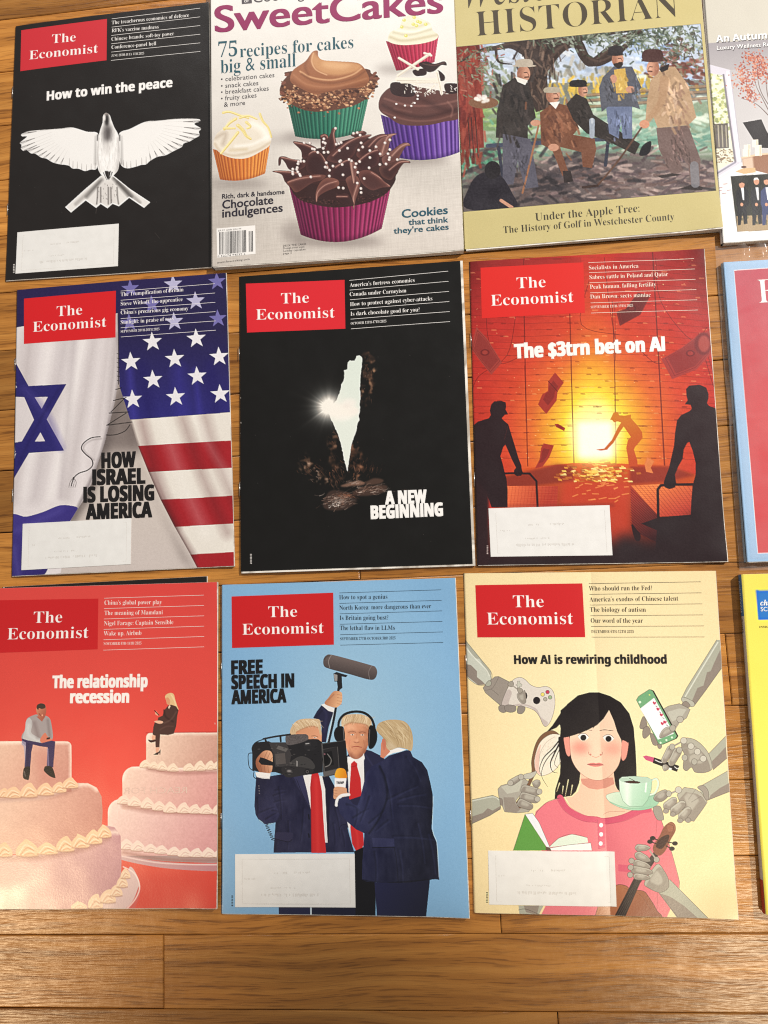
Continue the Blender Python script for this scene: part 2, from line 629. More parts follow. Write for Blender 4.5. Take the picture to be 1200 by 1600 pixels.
# ------------------------------------------------------------------ magazines
def magazine(name, quad, z0, thick, label, art, res=(430, 570), group='magazines laid out in rows on the floor', seed=1,
             bound='stapled', wave=0.0010, creep=(0.0006, 0.0005), rough=0.3, bg=(20, 18, 18), zextra=None, cat='magazine',
             spec=0.5, bump=0.25, spine_rgb=(60, 50, 45), lift_corners=1.0):
    """-> (empty, Sheet, front_cover). quad = cover corners TL TR BR BL in photo px, z0 = what it lies on"""
    rng = np.random.default_rng(seed)
    ph = rng.uniform(0, 6.28, 6)
    am = rng.uniform(0.5, 1.0, 3)
    curl = tuple(lift_corners * q for q in (rng.uniform(0.0003, 0.0022), rng.uniform(0, 0.0016), rng.uniform(0, 0.0008)))
    r_sp = 0.008 if bound == 'stapled' else 0.002
    zt = z0 + thick

    def zfun(u, v):
        u = np.asarray(u, float); v = np.asarray(v, float)
        z = wave * (am[0] * np.sin(2.2 * u + ph[0]) * np.sin(2.6 * v + ph[1]) + 0.45 * am[1] * np.sin(5.1 * u + 1.7 * v + ph[2])
                    + 0.3 * am[2] * np.sin(7.3 * v - 2.1 * u + ph[3]))
        d = np.clip(1 - u / r_sp, 0, 1)
        z = z - (thick * 0.9 if bound == 'stapled' else thick * 0.12) * (1 - np.sqrt(np.clip(1 - d * d, 0, 1)))
        if bound == 'stapled':
            z = z - 0.0007 * np.exp(-u / 0.05)
        for (cu_, cv_), ca in zip(((1, 1), (1, 0), (0, 1)), curl):
            z = z + ca * np.exp(-((u - cu_) ** 2 + 1.7 * (v - cv_) ** 2) / 0.012)
        if zextra is not None:
            z = z + zextra(u, v)
        return z

    sheet = Sheet(quad, zt, zfun)
    cw = back(np.array(quad, float), zt)
    base = cw.mean(0); base[2] = z0
    root = empty(name, tuple(base), label, cat, group)
    # front cover: a fine grid that carries the print
    cv = Canvas(quad, *res, seed=seed, bg=bg)
    art(cv)
    cv.a += 0.55 * (cv.a - boxblur(cv.a, 1))              # press sharpening
    nw, nh = res
    us = np.linspace(0, 1, nw); vs = np.linspace(0, 1, nh)
    us = us ** 1.0
    U, Vv = np.meshgrid(us, vs)
    px = hap(sheet.Hi, np.stack([U, Vv], -1))
    P3 = sheet.lift(px, 0.0).reshape(-1, 3) - base
    col = np.clip(cv.a, 0, 255)
    # sample at vertices (canvas pixel centres stretch to the rim)
    rgba = np.ones((nh * nw, 4), np.float32)
    rgba[:, :3] = np.minimum(lin(col.reshape(-1, 3)), 0.9)
    idx = np.arange(nh * nw).reshape(nh, nw)
    quads = np.stack([idx[:-1, :-1], idx[1:, :-1], idx[1:, 1:], idx[:-1, 1:]], -1).reshape(-1, 4)
    me = bpy.data.meshes.new('front_cover')
    me.vertices.add(nh * nw)
    me.vertices.foreach_set('co', P3.astype(np.float32).ravel())
    nf = len(quads)
    me.loops.add(nf * 4)
    me.loops.foreach_set('vertex_index', quads.astype(np.int32).ravel())
    me.polygons.add(nf)
    me.polygons.foreach_set('loop_start', np.arange(0, nf * 4, 4, dtype=np.int32))
    me.polygons.foreach_set('use_smooth', np.ones(nf, bool))
    at = me.color_attributes.new('print', 'FLOAT_COLOR', 'POINT')
    at.data.foreach_set('color', rgba.ravel())
    me.materials.append(cover_mat('coated_cover', rough, bump, spec))
    me.update(calc_edges=True)
    fc = bpy.data.objects.new('front_cover', me)
    fc.parent = root
    LINK(fc)
    # page block: creeps a little past the cover on the open sides
    n, m = 40, 50
    ex = (cw[1] - cw[0]) / np.linalg.norm(cw[1] - cw[0]); ey = (cw[3] - cw[0]) / np.linalg.norm(cw[3] - cw[0])
    gu, gv = np.meshgrid(np.linspace(0, 1, n), np.linspace(0, 1, m))
    guv = np.stack([np.clip(gu, 0.006, 1), gv], -1)
    top = sheet.lift(hap(sheet.Hi, guv), 0.0)
    top = top + ex * (creep[0] * gu)[..., None] + ey * (creep[1] * gv - 0.0001 * (1 - gv))[..., None]
    top[..., 2] -= 0.00022 if zextra is None else 0.0009
    bot = top.copy(); bot[..., 2] = z0 + 0.00025
    top[..., 2] = np.maximum(top[..., 2], z0 + 0.0004)
    # fan the fore edge slightly: lower leaves sit a touch further in
    bot -= ex * (0.0004 * gu)[..., None]
    vv = np.vstack([top.reshape(-1, 3), bot.reshape(-1, 3)])
    N = n * m
    ff = [(i * n + j, (i + 1) * n + j, (i + 1) * n + j + 1, i * n + j + 1) for i in range(m - 1) for j in range(n - 1)]
    ff += [(N + i * n + j, N + i * n + j + 1, N + (i + 1) * n + j + 1, N + (i + 1) * n + j) for i in range(m - 1) for j in range(n - 1)]
    ring = [j for j in range(n)] + [i * n + n - 1 for i in range(1, m)] + [(m - 1) * n + j for j in range(n - 2, -1, -1)] + [i * n for i in range(m - 2, 0, -1)]
    ff += [(ring[k], ring[(k + 1) % len(ring)], ring[(k + 1) % len(ring)] + N, ring[k] + N) for k in range(len(ring))]
    mesh_obj('page_block', vv, ff, page_mat(), root)
    # back cover: a thin sheet under the pages
    c4 = back(np.array(quad, float), zt)
    d = [(-1, -1), (1, -1), (1, 1), (-1, 1)]
    bc = [c4[i] + ex * (0.0001 * d[i][0]) + ey * (0.0002 * d[i][1]) for i in range(4)]
    lo = [(p[0], p[1], z0 + 0.00002) for p in bc]; hi = [(p[0], p[1], z0 + 0.00022) for p in bc]
    mesh_obj('back_cover', lo + hi, [(3, 2, 1, 0), (4, 5, 6, 7), (0, 1, 5, 4), (1, 2, 6, 5), (2, 3, 7, 6), (3, 0, 4, 7)],
             flat_mat('back_cover_print', bg if sum(bg) < 120 else (205, 196, 186), 0.4), root)
    if bound == 'stapled':
        if 'steel' not in MATS:
            m, nt, bs = nodes_of('staple_wire')
            nz = nt.nodes.new('ShaderNodeTexNoise'); nz.inputs['Scale'].default_value = 2000
            cr = nt.nodes.new('ShaderNodeValToRGB')
            cr.color_ramp.elements[0].color = (0.5, 0.49, 0.47, 1); cr.color_ramp.elements[1].color = (0.72, 0.7, 0.68, 1)
            nt.links.new(nz.outputs['Fac'], cr.inputs['Fac']); nt.links.new(cr.outputs['Color'], bs.inputs['Base Color'])
            bs.inputs['Metallic'].default_value = 1.0; bs.inputs['Roughness'].default_value = 0.3
            MATS['steel'] = m
        for tv in (0.27, 0.73):
            sv, sf = [], []
            for k in range(2):
                q = back(hap(sheet.Hi, np.array([[0.0, tv + (k - .5) * 0.045]])), zt)[0]
                for j in range(6):
                    an = j / 6 * 2 * math.pi
                    sv.append((q[0] - ex[0] * (0.0001 + 0.0003 * math.cos(an)), q[1] - ex[1] * (0.0001 + 0.0003 * math.cos(an)), z0 + thick * 0.5 + 0.0003 * math.sin(an)))
            sf = [(j, (j + 1) % 6, 6 + (j + 1) % 6, 6 + j) for j in range(6)] + [(5, 4, 3, 2, 1, 0), (6, 7, 8, 9, 10, 11)]
            mesh_obj('staple', sv, sf, MATS['steel'], root, smooth=True)
    if bound != 'stapled':
        a, b = c4[0], c4[3]
        k = 10
        vs_, fs_ = [], []
        for i in range(2):
            p = (a, b)[i]
            for j in range(k):
                t = j / (k - 1)
                bulge = 0.0007 * math.sin(math.pi * t)
                q = p - ex * (0.0003 + bulge)
                vs_.append((q[0], q[1], z0 + 0.00025 + (thick - 0.0006) * t))
        fs_ = [(j, j + 1, k + j + 1, k + j) for j in range(k - 1)]
        mesh_obj('spine', vs_, fs_, flat_mat('spine_print', spine_rgb, 0.4), root, smooth=True)
    return root, sheet, fc


def masthead(root, sheet, fr, q, the, eco, cap, red=(208, 28, 34), lift=0.00006):
    p = panel('masthead', q, fr, sheet, red, root, lift=lift)
    lettering('title', [('The', *the, cap), ('Economist', *eco, cap)], fr, sheet, (246, 236, 232), p, 'serif', offset=-0.009, res=5, lift=0.00014)
    return p


def stories(root, sheet, fr, lines, r0, r1, rgb, cap, rule_w=0.6, nrules=6):
    """cover lines between thin rules; r0, r1 = first and last rule"""
    rl = []
    for i in range(nrules):
        t = i / (nrules - 1)
        a = np.array(r0[0]) + (np.array(r1[0]) - np.array(r0[0])) * t
        b = np.array(r0[1]) + (np.array(r1[1]) - np.array(r0[1])) * t
        rl.append((a, b))
    L = [(w, p0, p1, cap if i < len(lines) - 1 else cap * 0.62) for i, (w, p0, p1) in enumerate(lines)]
    return lettering('cover_lines', L, fr, sheet, rgb, root, 'serif', offset=-0.010, res=2, rules=rl, rule_w=rule_w)


def label_mat():
    if 'label' in MATS:
        return MATS['label']
    m, nt, b = nodes_of('label_paper')
    tc = nt.nodes.new('ShaderNodeTexCoord')
    nz = nt.nodes.new('ShaderNodeTexNoise')
    nz.inputs['Scale'].default_value = 120
    nz.inputs['Detail'].default_value = 5
    nt.links.new(tc.outputs['Object'], nz.inputs['Vector'])
    cr = nt.nodes.new('ShaderNodeValToRGB')
    cr.color_ramp.elements[0].color = (0.71, 0.69, 0.66, 1)
    cr.color_ramp.elements[1].color = (0.82, 0.8, 0.77, 1)
    nt.links.new(nz.outputs['Fac'], cr.inputs['Fac'])
    nt.links.new(cr.outputs['Color'], b.inputs['Base Color'])
    b.inputs['Roughness'].default_value = 0.55
    bp = nt.nodes.new('ShaderNodeBump')
    bp.inputs['Strength'].default_value = 0.15
    bp.inputs['Distance'].default_value = 0.0006
    nt.links.new(nz.outputs['Fac'], bp.inputs['Height'])
    nt.links.new(bp.outputs['Normal'], b.inputs['Normal'])
    MATS['label'] = m
    return m


def address_label(root, sheet, fr, q, seed):
    """white stuck-on label; its print shows through only as faint grey ticks inside a hairline frame"""
    lb = panel('address_label', q, fr, sheet, (238, 234, 228), root, lift=0.00026, mat=label_mat(), thick=0.0002)
    ox, oy, s = fr
    Hq = homography([(0, 0), (1, 0), (1, 1), (0, 1)], np.asarray(q, float) / s + (ox, oy))
    rng = np.random.default_rng(seed)
    V, Fc = [], []

    def tick(x, y, w, h):
        px = hap(Hq, np.array([(x, y), (x + w, y), (x + w, y + h), (x, y + h)]))
        n0 = len(V)
        V.extend(sheet.lift(px, 0.00031))
        Fc.append((n0, n0 + 1, n0 + 2, n0 + 3))
    for (x0, x1, y, hh, dens) in ((0.33, 0.44, 0.34, 0.035, .7), (0.5, 0.62, 0.33, 0.04, .8), (0.08, 0.17, 0.45, 0.03, .6),
                                  (0.3, 0.5, 0.62, 0.03, .7), (0.22, 0.7, 0.74, 0.06, .75)):
        x = x0
        while x < x1:
            w = rng.uniform(0.004, 0.009)
            if rng.random() < dens:
                tick(x, y + rng.uniform(0, 0.012), w, hh * rng.uniform(0.4, 1))
            x += w + rng.uniform(0.002, 0.007)
    lettering_faint = mesh_obj('label_print', V, Fc, flat_mat('faint_print', (212, 207, 201), 0.55), lb)
    V2, F2 = [], []
    for (x, y, w, h) in ((0.06, 0.09, 0.9, 0.006), (0.06, 0.93, 0.9, 0.006), (0.06, 0.09, 0.0025, 0.84), (0.957, 0.09, 0.0025, 0.84)):
        px = hap(Hq, np.array([(x, y), (x + w, y), (x + w, y + h), (x, y + h)]))
        n0 = len(V2)
        V2.extend(sheet.lift(px, 0.00029 if w > h else 0.00033))
        F2.append((n0, n0 + 1, n0 + 2, n0 + 3))
    mesh_obj('frame_line', V2, F2, flat_mat('hairline', (222, 216, 210), 0.55), lb)
    return lb


# ------------------------------------------------------------------ floor: oak strip boards
Y0 = 0.2016 + 0.0
BW = 0.05715


def floor_mat():
    m, nt, b = nodes_of('oak_boards')
    N = nt.nodes.new
    L = nt.links.new
    at = N('ShaderNodeAttribute'); at.attribute_name = 'board'
    sep = N('ShaderNodeSeparateColor')
    L(at.outputs['Color'], sep.inputs['Color'])
    tc = N('ShaderNodeTexCoord')
    # every board gets its own piece of wood
    off = N('ShaderNodeCombineXYZ')
    mu = N('ShaderNodeMath'); mu.operation = 'MULTIPLY'; mu.inputs[1].default_value = 7.0
    L(sep.outputs['Green'], mu.inputs[0])
    L(mu.outputs[0], off.inputs['X']); L(mu.outputs[0], off.inputs['Z'])
    add = N('ShaderNodeVectorMath'); add.operation = 'ADD'
    L(tc.outputs['Object'], add.inputs[0]); L(off.outputs[0], add.inputs[1])
    # slow warp so that the growth lines wander and form cathedrals
    mpw = N('ShaderNodeMapping'); mpw.inputs['Scale'].default_value = (4.5, 11, 4.5)
    L(add.outputs[0], mpw.inputs['Vector'])
    nw = N('ShaderNodeTexNoise'); nw.inputs['Scale'].default_value = 1.0; nw.inputs['Detail'].default_value = 1.5
    L(mpw.outputs[0], nw.inputs['Vector'])
    sub = N('ShaderNodeVectorMath'); sub.operation = 'SUBTRACT'; sub.inputs[1].default_value = (0.5, 0.5, 0.5)
    L(nw.outputs['Color'], sub.inputs[0])
    sc = N('ShaderNodeVectorMath'); sc.operation = 'MULTIPLY'; sc.inputs[1].default_value = (0.0, 0.036, 0.0)
    L(sub.outputs[0], sc.inputs[0])
    wv = N('ShaderNodeVectorMath'); wv.operation = 'ADD'
    L(add.outputs[0], wv.inputs[0]); L(sc.outputs[0], wv.inputs[1])
    # growth rings
    mp1 = N('ShaderNodeMapping'); mp1.inputs['Scale'].default_value = (4, 150, 1)
    L(wv.outputs[0], mp1.inputs['Vector'])
    n1 = N('ShaderNodeTexNoise'); n1.inputs['Scale'].default_value = 1.0; n1.inputs['Detail'].default_value = 3
    L(mp1.outputs[0], n1.inputs['Vector'])
    # pores: short dark dashes gathered along the rings
    mp2 = N('ShaderNodeMapping'); mp2.inputs['Scale'].default_value = (34, 760, 1)
    L(wv.outputs[0], mp2.inputs['Vector'])
    n2 = N('ShaderNodeTexNoise'); n2.inputs['Scale'].default_value = 1.0; n2.inputs['Detail'].default_value = 2.5
    L(mp2.outputs[0], n2.inputs['Vector'])
    # broad tone drift
    mp3 = N('ShaderNodeMapping'); mp3.inputs['Scale'].default_value = (4, 38, 1)
    L(wv.outputs[0], mp3.inputs['Vector'])
    n3 = N('ShaderNodeTexNoise'); n3.inputs['Scale'].default_value = 1.0; n3.inputs['Detail'].default_value = 4
    L(mp3.outputs[0], n3.inputs['Vector'])
    ring = N('ShaderNodeValToRGB')
    e = ring.color_ramp.elements
    e[0].position = 0.28; e[0].color = (0.27, 0.102, 0.0175, 1)
    e[1].position = 0.70; e[1].color = (0.49, 0.215, 0.045, 1)
    k = e.new(0.47); k.color = (0.39, 0.156, 0.028, 1)
    L(n1.outputs['Fac'], ring.inputs['Fac'])
    pore = N('ShaderNodeMapRange'); pore.inputs['From Min'].default_value = 0.53; pore.inputs['From Max'].default_value = 0.63
    L(n2.outputs['Fac'], pore.inputs['Value'])
    gate = N('ShaderNodeMapRange'); gate.inputs['From Min'].default_value = 0.75; gate.inputs['From Max'].default_value = 0.40
    L(n1.outputs['Fac'], gate.inputs['Value'])
    pm = N('ShaderNodeMath'); pm.operation = 'MULTIPLY'
    L(pore.outputs[0], pm.inputs[0]); L(gate.outputs[0], pm.inputs[1])
    pm2 = N('ShaderNodeMath'); pm2.operation = 'MULTIPLY'; pm2.inputs[1].default_value = 0.7
    L(pm.outputs[0], pm2.inputs[0])
    mx = N('ShaderNodeMix'); mx.data_type = 'RGBA'
    L(pm2.outputs[0], mx.inputs['Factor'])
    L(ring.outputs['Color'], mx.inputs['A'])
    mx.inputs['B'].default_value = (0.13, 0.043, 0.007, 1)
    # board tone x drift
    tone = N('ShaderNodeMapRange'); tone.inputs['To Min'].default_value = 0.52; tone.inputs['To Max'].default_value = 1.42
    L(sep.outputs['Red'], tone.inputs['Value'])
    dr = N('ShaderNodeMapRange'); dr.inputs['From Min'].default_value = 0.3; dr.inputs['From Max'].default_value = 0.7
    dr.inputs['To Min'].default_value = 0.82; dr.inputs['To Max'].default_value = 1.16
    L(n3.outputs['Fac'], dr.inputs['Value'])
    tm = N('ShaderNodeMath'); tm.operation = 'MULTIPLY'
    L(tone.outputs[0], tm.inputs[0]); L(dr.outputs[0], tm.inputs[1])
    vs = N('ShaderNodeVectorMath'); vs.operation = 'SCALE'
    L(mx.outputs['Result'], vs.inputs[0]); L(tm.outputs[0], vs.inputs['Scale'])
    L(vs.outputs[0], b.inputs['Base Color'])
    # satin varnish over open grain
    bp = N('ShaderNodeBump'); bp.inputs['Strength'].default_value = 0.6; bp.inputs['Distance'].default_value = 0.0006
    L(n2.outputs['Fac'], bp.inputs['Height'])
    nb = N('ShaderNodeTexNoise'); nb.inputs['Scale'].default_value = 55; nb.inputs['Detail'].default_value = 4
    L(tc.outputs['Object'], nb.inputs['Vector'])
    bp2 = N('ShaderNodeBump'); bp2.inputs['Strength'].default_value = 0.25; bp2.inputs['Distance'].default_value = 0.0012
    L(nb.outputs['Fac'], bp2.inputs['Height']); L(bp.outputs['Normal'], bp2.inputs['Normal'])
    L(bp2.outputs['Normal'], b.inputs['Normal'])
    b.inputs['Roughness'].default_value = 0.29
    b.inputs['Specular IOR Level'].default_value = 0.5
    return m


def build_floor():
    rng = np.random.default_rng(11)
    me_v, me_f, cols = [], [], []
    x_lo, x_hi = -1.5, 1.5
    GAP, CH = 0.00034, 0.0008
    # joints and tones that the photograph shows: row -> list of joint photo px
    fixed = {8: [back([[256, 1520]])[0][0]], 9: [back([[872, 1592]])[0][0]], -1: [back([[491, 424]])[0][0]]}
    tone_left = {}
    for row in range(-26, 30):
        ya = Y0 - row * BW
        yb = ya - BW
        xs = []
        x = x_lo + rng.uniform(-0.6, 0)
        while x < x_hi:
            xs.append(x)
            x += rng.uniform(0.55, 1.15)
        if row in fixed:
            fx = fixed[row]
            xs = [q for q in xs if all(abs(q - j) > 0.6 for j in fx)] + fx
            xs = sorted(xs)
            if xs[0] > x_lo:
                xs = [x_lo] + xs
        xs.append(x_hi + 0.5)
        for a, bq in zip(xs[:-1], xs[1:]):
            g = GAP * rng.uniform(0.4, 1.8)
            x0, x1, y1, y0 = a + g, bq - g, ya - g, yb + g
            dz = rng.uniform(-0.00006, 0.00006)
            n0 = len(me_v)
            me_v += [(x0, y0, -0.004), (x1, y0, -0.004), (x1, y1, -0.004), (x0, y1, -0.004),
                     (x0, y0, dz - 0.0004), (x1, y0, dz - 0.0004), (x1, y1, dz - 0.0004), (x0, y1, dz - 0.0004),
                     (x0 + CH, y0 + CH, dz), (x1 - CH, y0 + CH, dz), (x1 - CH, y1 - CH, dz), (x0 + CH, y1 - CH, dz)]
            fs = [(0, 1, 5, 4), (1, 2, 6, 5), (2, 3, 7, 6), (3, 0, 4, 7), (4, 5, 9, 8), (5, 6, 10, 9), (6, 7, 11, 10), (7, 4, 8, 11), (8, 9, 10, 11)]
            me_f += [tuple(i + n0 for i in f) for f in fs]
            t = TONES.get((row, len([j for j in xs if j <= a]) - 1), None)
            r = rng.beta(2.2, 2.2) if t is None else t
            gg = rng.uniform(0, 1)
            for key, val in TONE_AT.items():
                if key[0] == row and a < key[1] < bq:
                    r = val
            cols += [(r, gg, 0, 1)] * 12
    o = mesh_obj('floor', me_v, me_f, floor_mat())
    at = o.data.color_attributes.new('board', 'FLOAT_COLOR', 'POINT')
    at.data.foreach_set('color', np.array(cols, np.float32).ravel())
    o['kind'] = 'structure'
    # dark bed below the joints
    m, nt, b = nodes_of('joint_dark')
    nz = nt.nodes.new('ShaderNodeTexNoise'); nz.inputs['Scale'].default_value = 300
    cr = nt.nodes.new('ShaderNodeValToRGB')
    cr.color_ramp.elements[0].color = (0.008, 0.005, 0.003, 1); cr.color_ramp.elements[1].color = (0.03, 0.018, 0.01, 1)
    nt.links.new(nz.outputs['Fac'], cr.inputs['Fac']); nt.links.new(cr.outputs['Color'], b.inputs['Base Color'])
    s = mesh_obj('floor_bed', [(-1.6, -1.6, -0.0035), (1.6, -1.6, -0.0035), (1.6, 1.6, -0.0035), (-1.6, 1.6, -0.0035)], [(0, 1, 2, 3)], m)
    s['kind'] = 'structure'


TONES = {}
TONE_AT = {}
# ------------------------------------------------------------------ printed pictures
BLK = (12, 11, 11)


def chips(c, pts, fr=None):
    """worn white specks on the fold"""
    for (x, y) in pts:
        c.E(x, y, c.rng.uniform(1.2, 2.6), c.rng.uniform(1.5, 5), (205, 195, 185), a=0.8)


def art_dove(c):
    c.F(0, 160, 3.5294)
    c.a[:] = (30, 26, 25)
    W = (236, 233, 230)
    lw = [(545, 178), (480, 163), (400, 140), (340, 146), (250, 152), (160, 160), (120, 176), (124, 188), (150, 190), (112, 222),
          (120, 235), (118, 256), (132, 268), (150, 264), (172, 282), (196, 284), (228, 305), (258, 312), (292, 332), (332, 343),
          (360, 346), (384, 352), (402, 366), (436, 368), (470, 380), (500, 372), (534, 366), (545, 300)]
    rw = [(655, 178), (720, 146), (800, 108), (870, 101), (980, 90), (1085, 90), (1102, 102), (1070, 118), (1106, 142), (1095, 160),
          (1098, 182), (1070, 198), (1045, 214), (1012, 226), (1002, 244), (978, 257), (945, 274), (910, 292), (868, 300),
          (828, 322), (805, 342), (780, 345), (745, 356), (700, 364), (668, 346), (655, 290)]
    for wing, sgn in ((lw, -1), (rw, 1)):
        c.P(wing, W, sm=True)
        c.clip = c.mask(wing, sm=True)
        # flight feathers: dark slots that fan from the arm to the trailing edge
        if sgn < 0:
            tips = [(122, 172), (114, 226), (118, 252), (136, 268), (158, 270), (186, 286), (214, 300), (240, 312), (272, 324), (304, 338), (336, 344)]
            roots = [(300, 150), (290, 165), (286, 185), (288, 200), (296, 212), (306, 222), (318, 232), (330, 240), (344, 250), (360, 258), (374, 266)]
            inner = [(384, 350), (404, 364), (428, 366), (452, 374), (478, 378), (504, 372), (526, 366)]
        else:
            tips = [(1100, 104), (1104, 146), (1096, 180), (1066, 200), (1036, 218), (1004, 242), (972, 258), (942, 274), (906, 292), (868, 302), (832, 322)]
            roots = [(900, 108), (905, 125), (900, 142), (894, 156), (886, 170), (876, 182), (866, 194), (854, 206), (842, 216), (830, 226), (816, 236)]
            inner = [(806, 340), (782, 344), (752, 354), (722, 360), (700, 362), (682, 352), (668, 340)]
        for i, (t, r) in enumerate(zip(tips, roots)):
            t, r = np.array(t, float), np.array(r, float)
            mid = t * 0.55 + r * 0.45
            w = 17 - i * 0.6
            m2 = t * 0.75 + r * 0.25
            c.L([mid, m2, t], 2, (96, 90, 88), w2=w * .8, a=0.5, bl=3)
            c.L([mid, m2, t], 0.8, (35, 30, 30), w2=3.4, a=0.85, bl=1)
            c.L([r, mid], 1.0, (150, 144, 140), w2=2, a=0.35, bl=1)
            e = np.array([t[0] + sgn * 2, t[1] + 3])
            c.L([mid * 0.4 + t * 0.6, e], 2.4, (245, 243, 240), w2=4, a=0.9, bl=1)
        for i, t in enumerate(inner):
            t = np.array(t, float)
            r = t + np.array([-sgn * 2, -90 + i * 4])
            c.L([r * .45 + t * .55, t], 1, (120, 112, 108), w2=4.5, a=0.55, bl=2)
        bx = 528 if sgn < 0 else 672
        c.L([(bx, 190), (bx, 250), (bx, 340)], 6, (60, 55, 52), w2=16, a=0.25, bl=6)
        c.L([(540 if sgn < 0 else 660, 182), (540 if sgn < 0 else 660, 210)], 8, (20, 18, 18), a=0.6, bl=4)
        edge = wing[:6] if sgn < 0 else wing[:6]
        c.L(edge[2:], 4, (90, 86, 84), a=0.35, bl=4)
        c.clip = None
    tail = [(560, 404), (472, 478), (361, 578), (393, 607), (474, 541), (531, 582), (556, 560), (593, 584), (621, 559), (656, 573),
            (712, 526), (794, 581), (828, 550), (718, 478), (626, 404)]
    c.P(tail, (225, 221, 217))
    c.clip = c.mask(tail)
    c.L([(420, 560), (548, 440)], 20, (140, 134, 130), a=0.5, bl=6)
    c.L([(480, 520), (560, 430)], 20, (60, 56, 54), a=0.5, bl=8)
    c.L([(770, 552), (650, 440)], 18, (130, 124, 120), a=0.55, bl=6)
    c.L([(720, 520), (632, 420)], 22, (50, 46, 44), a=0.6, bl=8)
    c.P([(560, 440), (628, 440), (640, 560), (540, 560)], (214, 208, 204), a=0.7, bl=8)
    for x, d in ((540, -6), (556, 0), (598, 0), (612, 2), (646, 8)):
        c.L([(x, 470), (x + d * .3, 520), (x + d, 560)], 6, (70, 64, 62), a=0.7, bl=4)
    for i in range(26):
        x, y = c.rng.uniform(535, 655), c.rng.uniform(440, 560)
        c.E(x, y, 2, 5, (60, 55, 52), a=0.35)
    c.L([(393, 604), (474, 538), (530, 578), (556, 556), (593, 580), (621, 555), (655, 569), (712, 522), (794, 577)], 6, (245, 243, 240), sm=False, bl=1)
    c.L([(556, 408), (472, 480), (364, 578), (393, 604)], 6, (245, 243, 240), sm=False, bl=1)
    c.L([(628, 408), (718, 480), (825, 549)], 6, (245, 243, 240), sm=False, bl=1)
    c.clip = None
    body = [(586, 60), (606, 72), (616, 100), (632, 140), (652, 178), (660, 240), (660, 320), (652, 372), (632, 398), (618, 410), (576, 410),
            (552, 390), (538, 350), (536, 280), (542, 210), (552, 160), (567, 112), (570, 76)]
    c.P(body, (240, 237, 234), sm=True)
    c.clip = c.mask(body, sm=True)
    c.L([(545, 200), (540, 300), (552, 385)], 8, (120, 113, 110), a=0.3, bl=4)
    for i in range(90):
        x, y = c.rng.normal(598, 30), c.rng.uniform(150, 400)
        c.L([(x, y), (x + c.rng.uniform(-3, 3), y + c.rng.uniform(10, 22))], 2, (176, 170, 166), a=.35)
    c.L([(654, 200), (658, 300), (645, 385)], 12, (120, 113, 110), a=0.4, bl=9)
    c.E(594, 172, 24, 52, (70, 64, 64), a=0.9, bl=12)
    c.E(592, 250, 16, 40, (190, 184, 180), a=0.7, bl=12)
    c.E(590, 98, 12, 34, (30, 27, 27), a=0.95, bl=5)
    c.E(588, 66, 14, 7, (120, 110, 105), a=0.8, bl=2)
    c.E(578, 88, 5, 16, (235, 230, 226), bl=2)
    c.grain(14, 10, 30, 2, c.clip)
    c.clip = None
    for i in range(22):
        a = c.rng.uniform(-1, 1)
        c.L([(597 + a * 26, 384 + c.rng.uniform(-4, 6)), (597 + a * 20, 402), (599 + a * 9, 420 + c.rng.uniform(-4, 10))], 5, (34, 29, 28), w2=1.5, a=0.75)
    c.F(0, 0, 3.3333)
    for i in range(30):                                   # dust and scuffs on the dark stock
        x, y = c.rng.uniform(80, 1080), c.rng.uniform(380, 1400)
        c.E(x, y, 1.5, 1.2, (110, 104, 100), a=c.rng.uniform(.2, .6))
    c.L([(500, 1110), (503, 1085)], 2, (120, 110, 105), a=.5)
    c.L([(805, 1210), (830, 1240)], 1.5, (110, 100, 95), a=.5)
    for y in range(1374, 1416, 8):
        c.P([(68, y), (76, y - 1), (76, y + 4), (68, y + 5)], (190, 185, 180))
    c.a += c.noise(160)[..., None] * 1.5


def star_pts(cx, cy, r, rot=-90 - 4):
    p = []
    for k in range(10):
        a = math.radians(rot + 36 * k)
        q = r if k % 2 == 0 else r * 0.40
        p.append((cx + q * math.cos(a), cy + q * math.sin(a)))
    return p


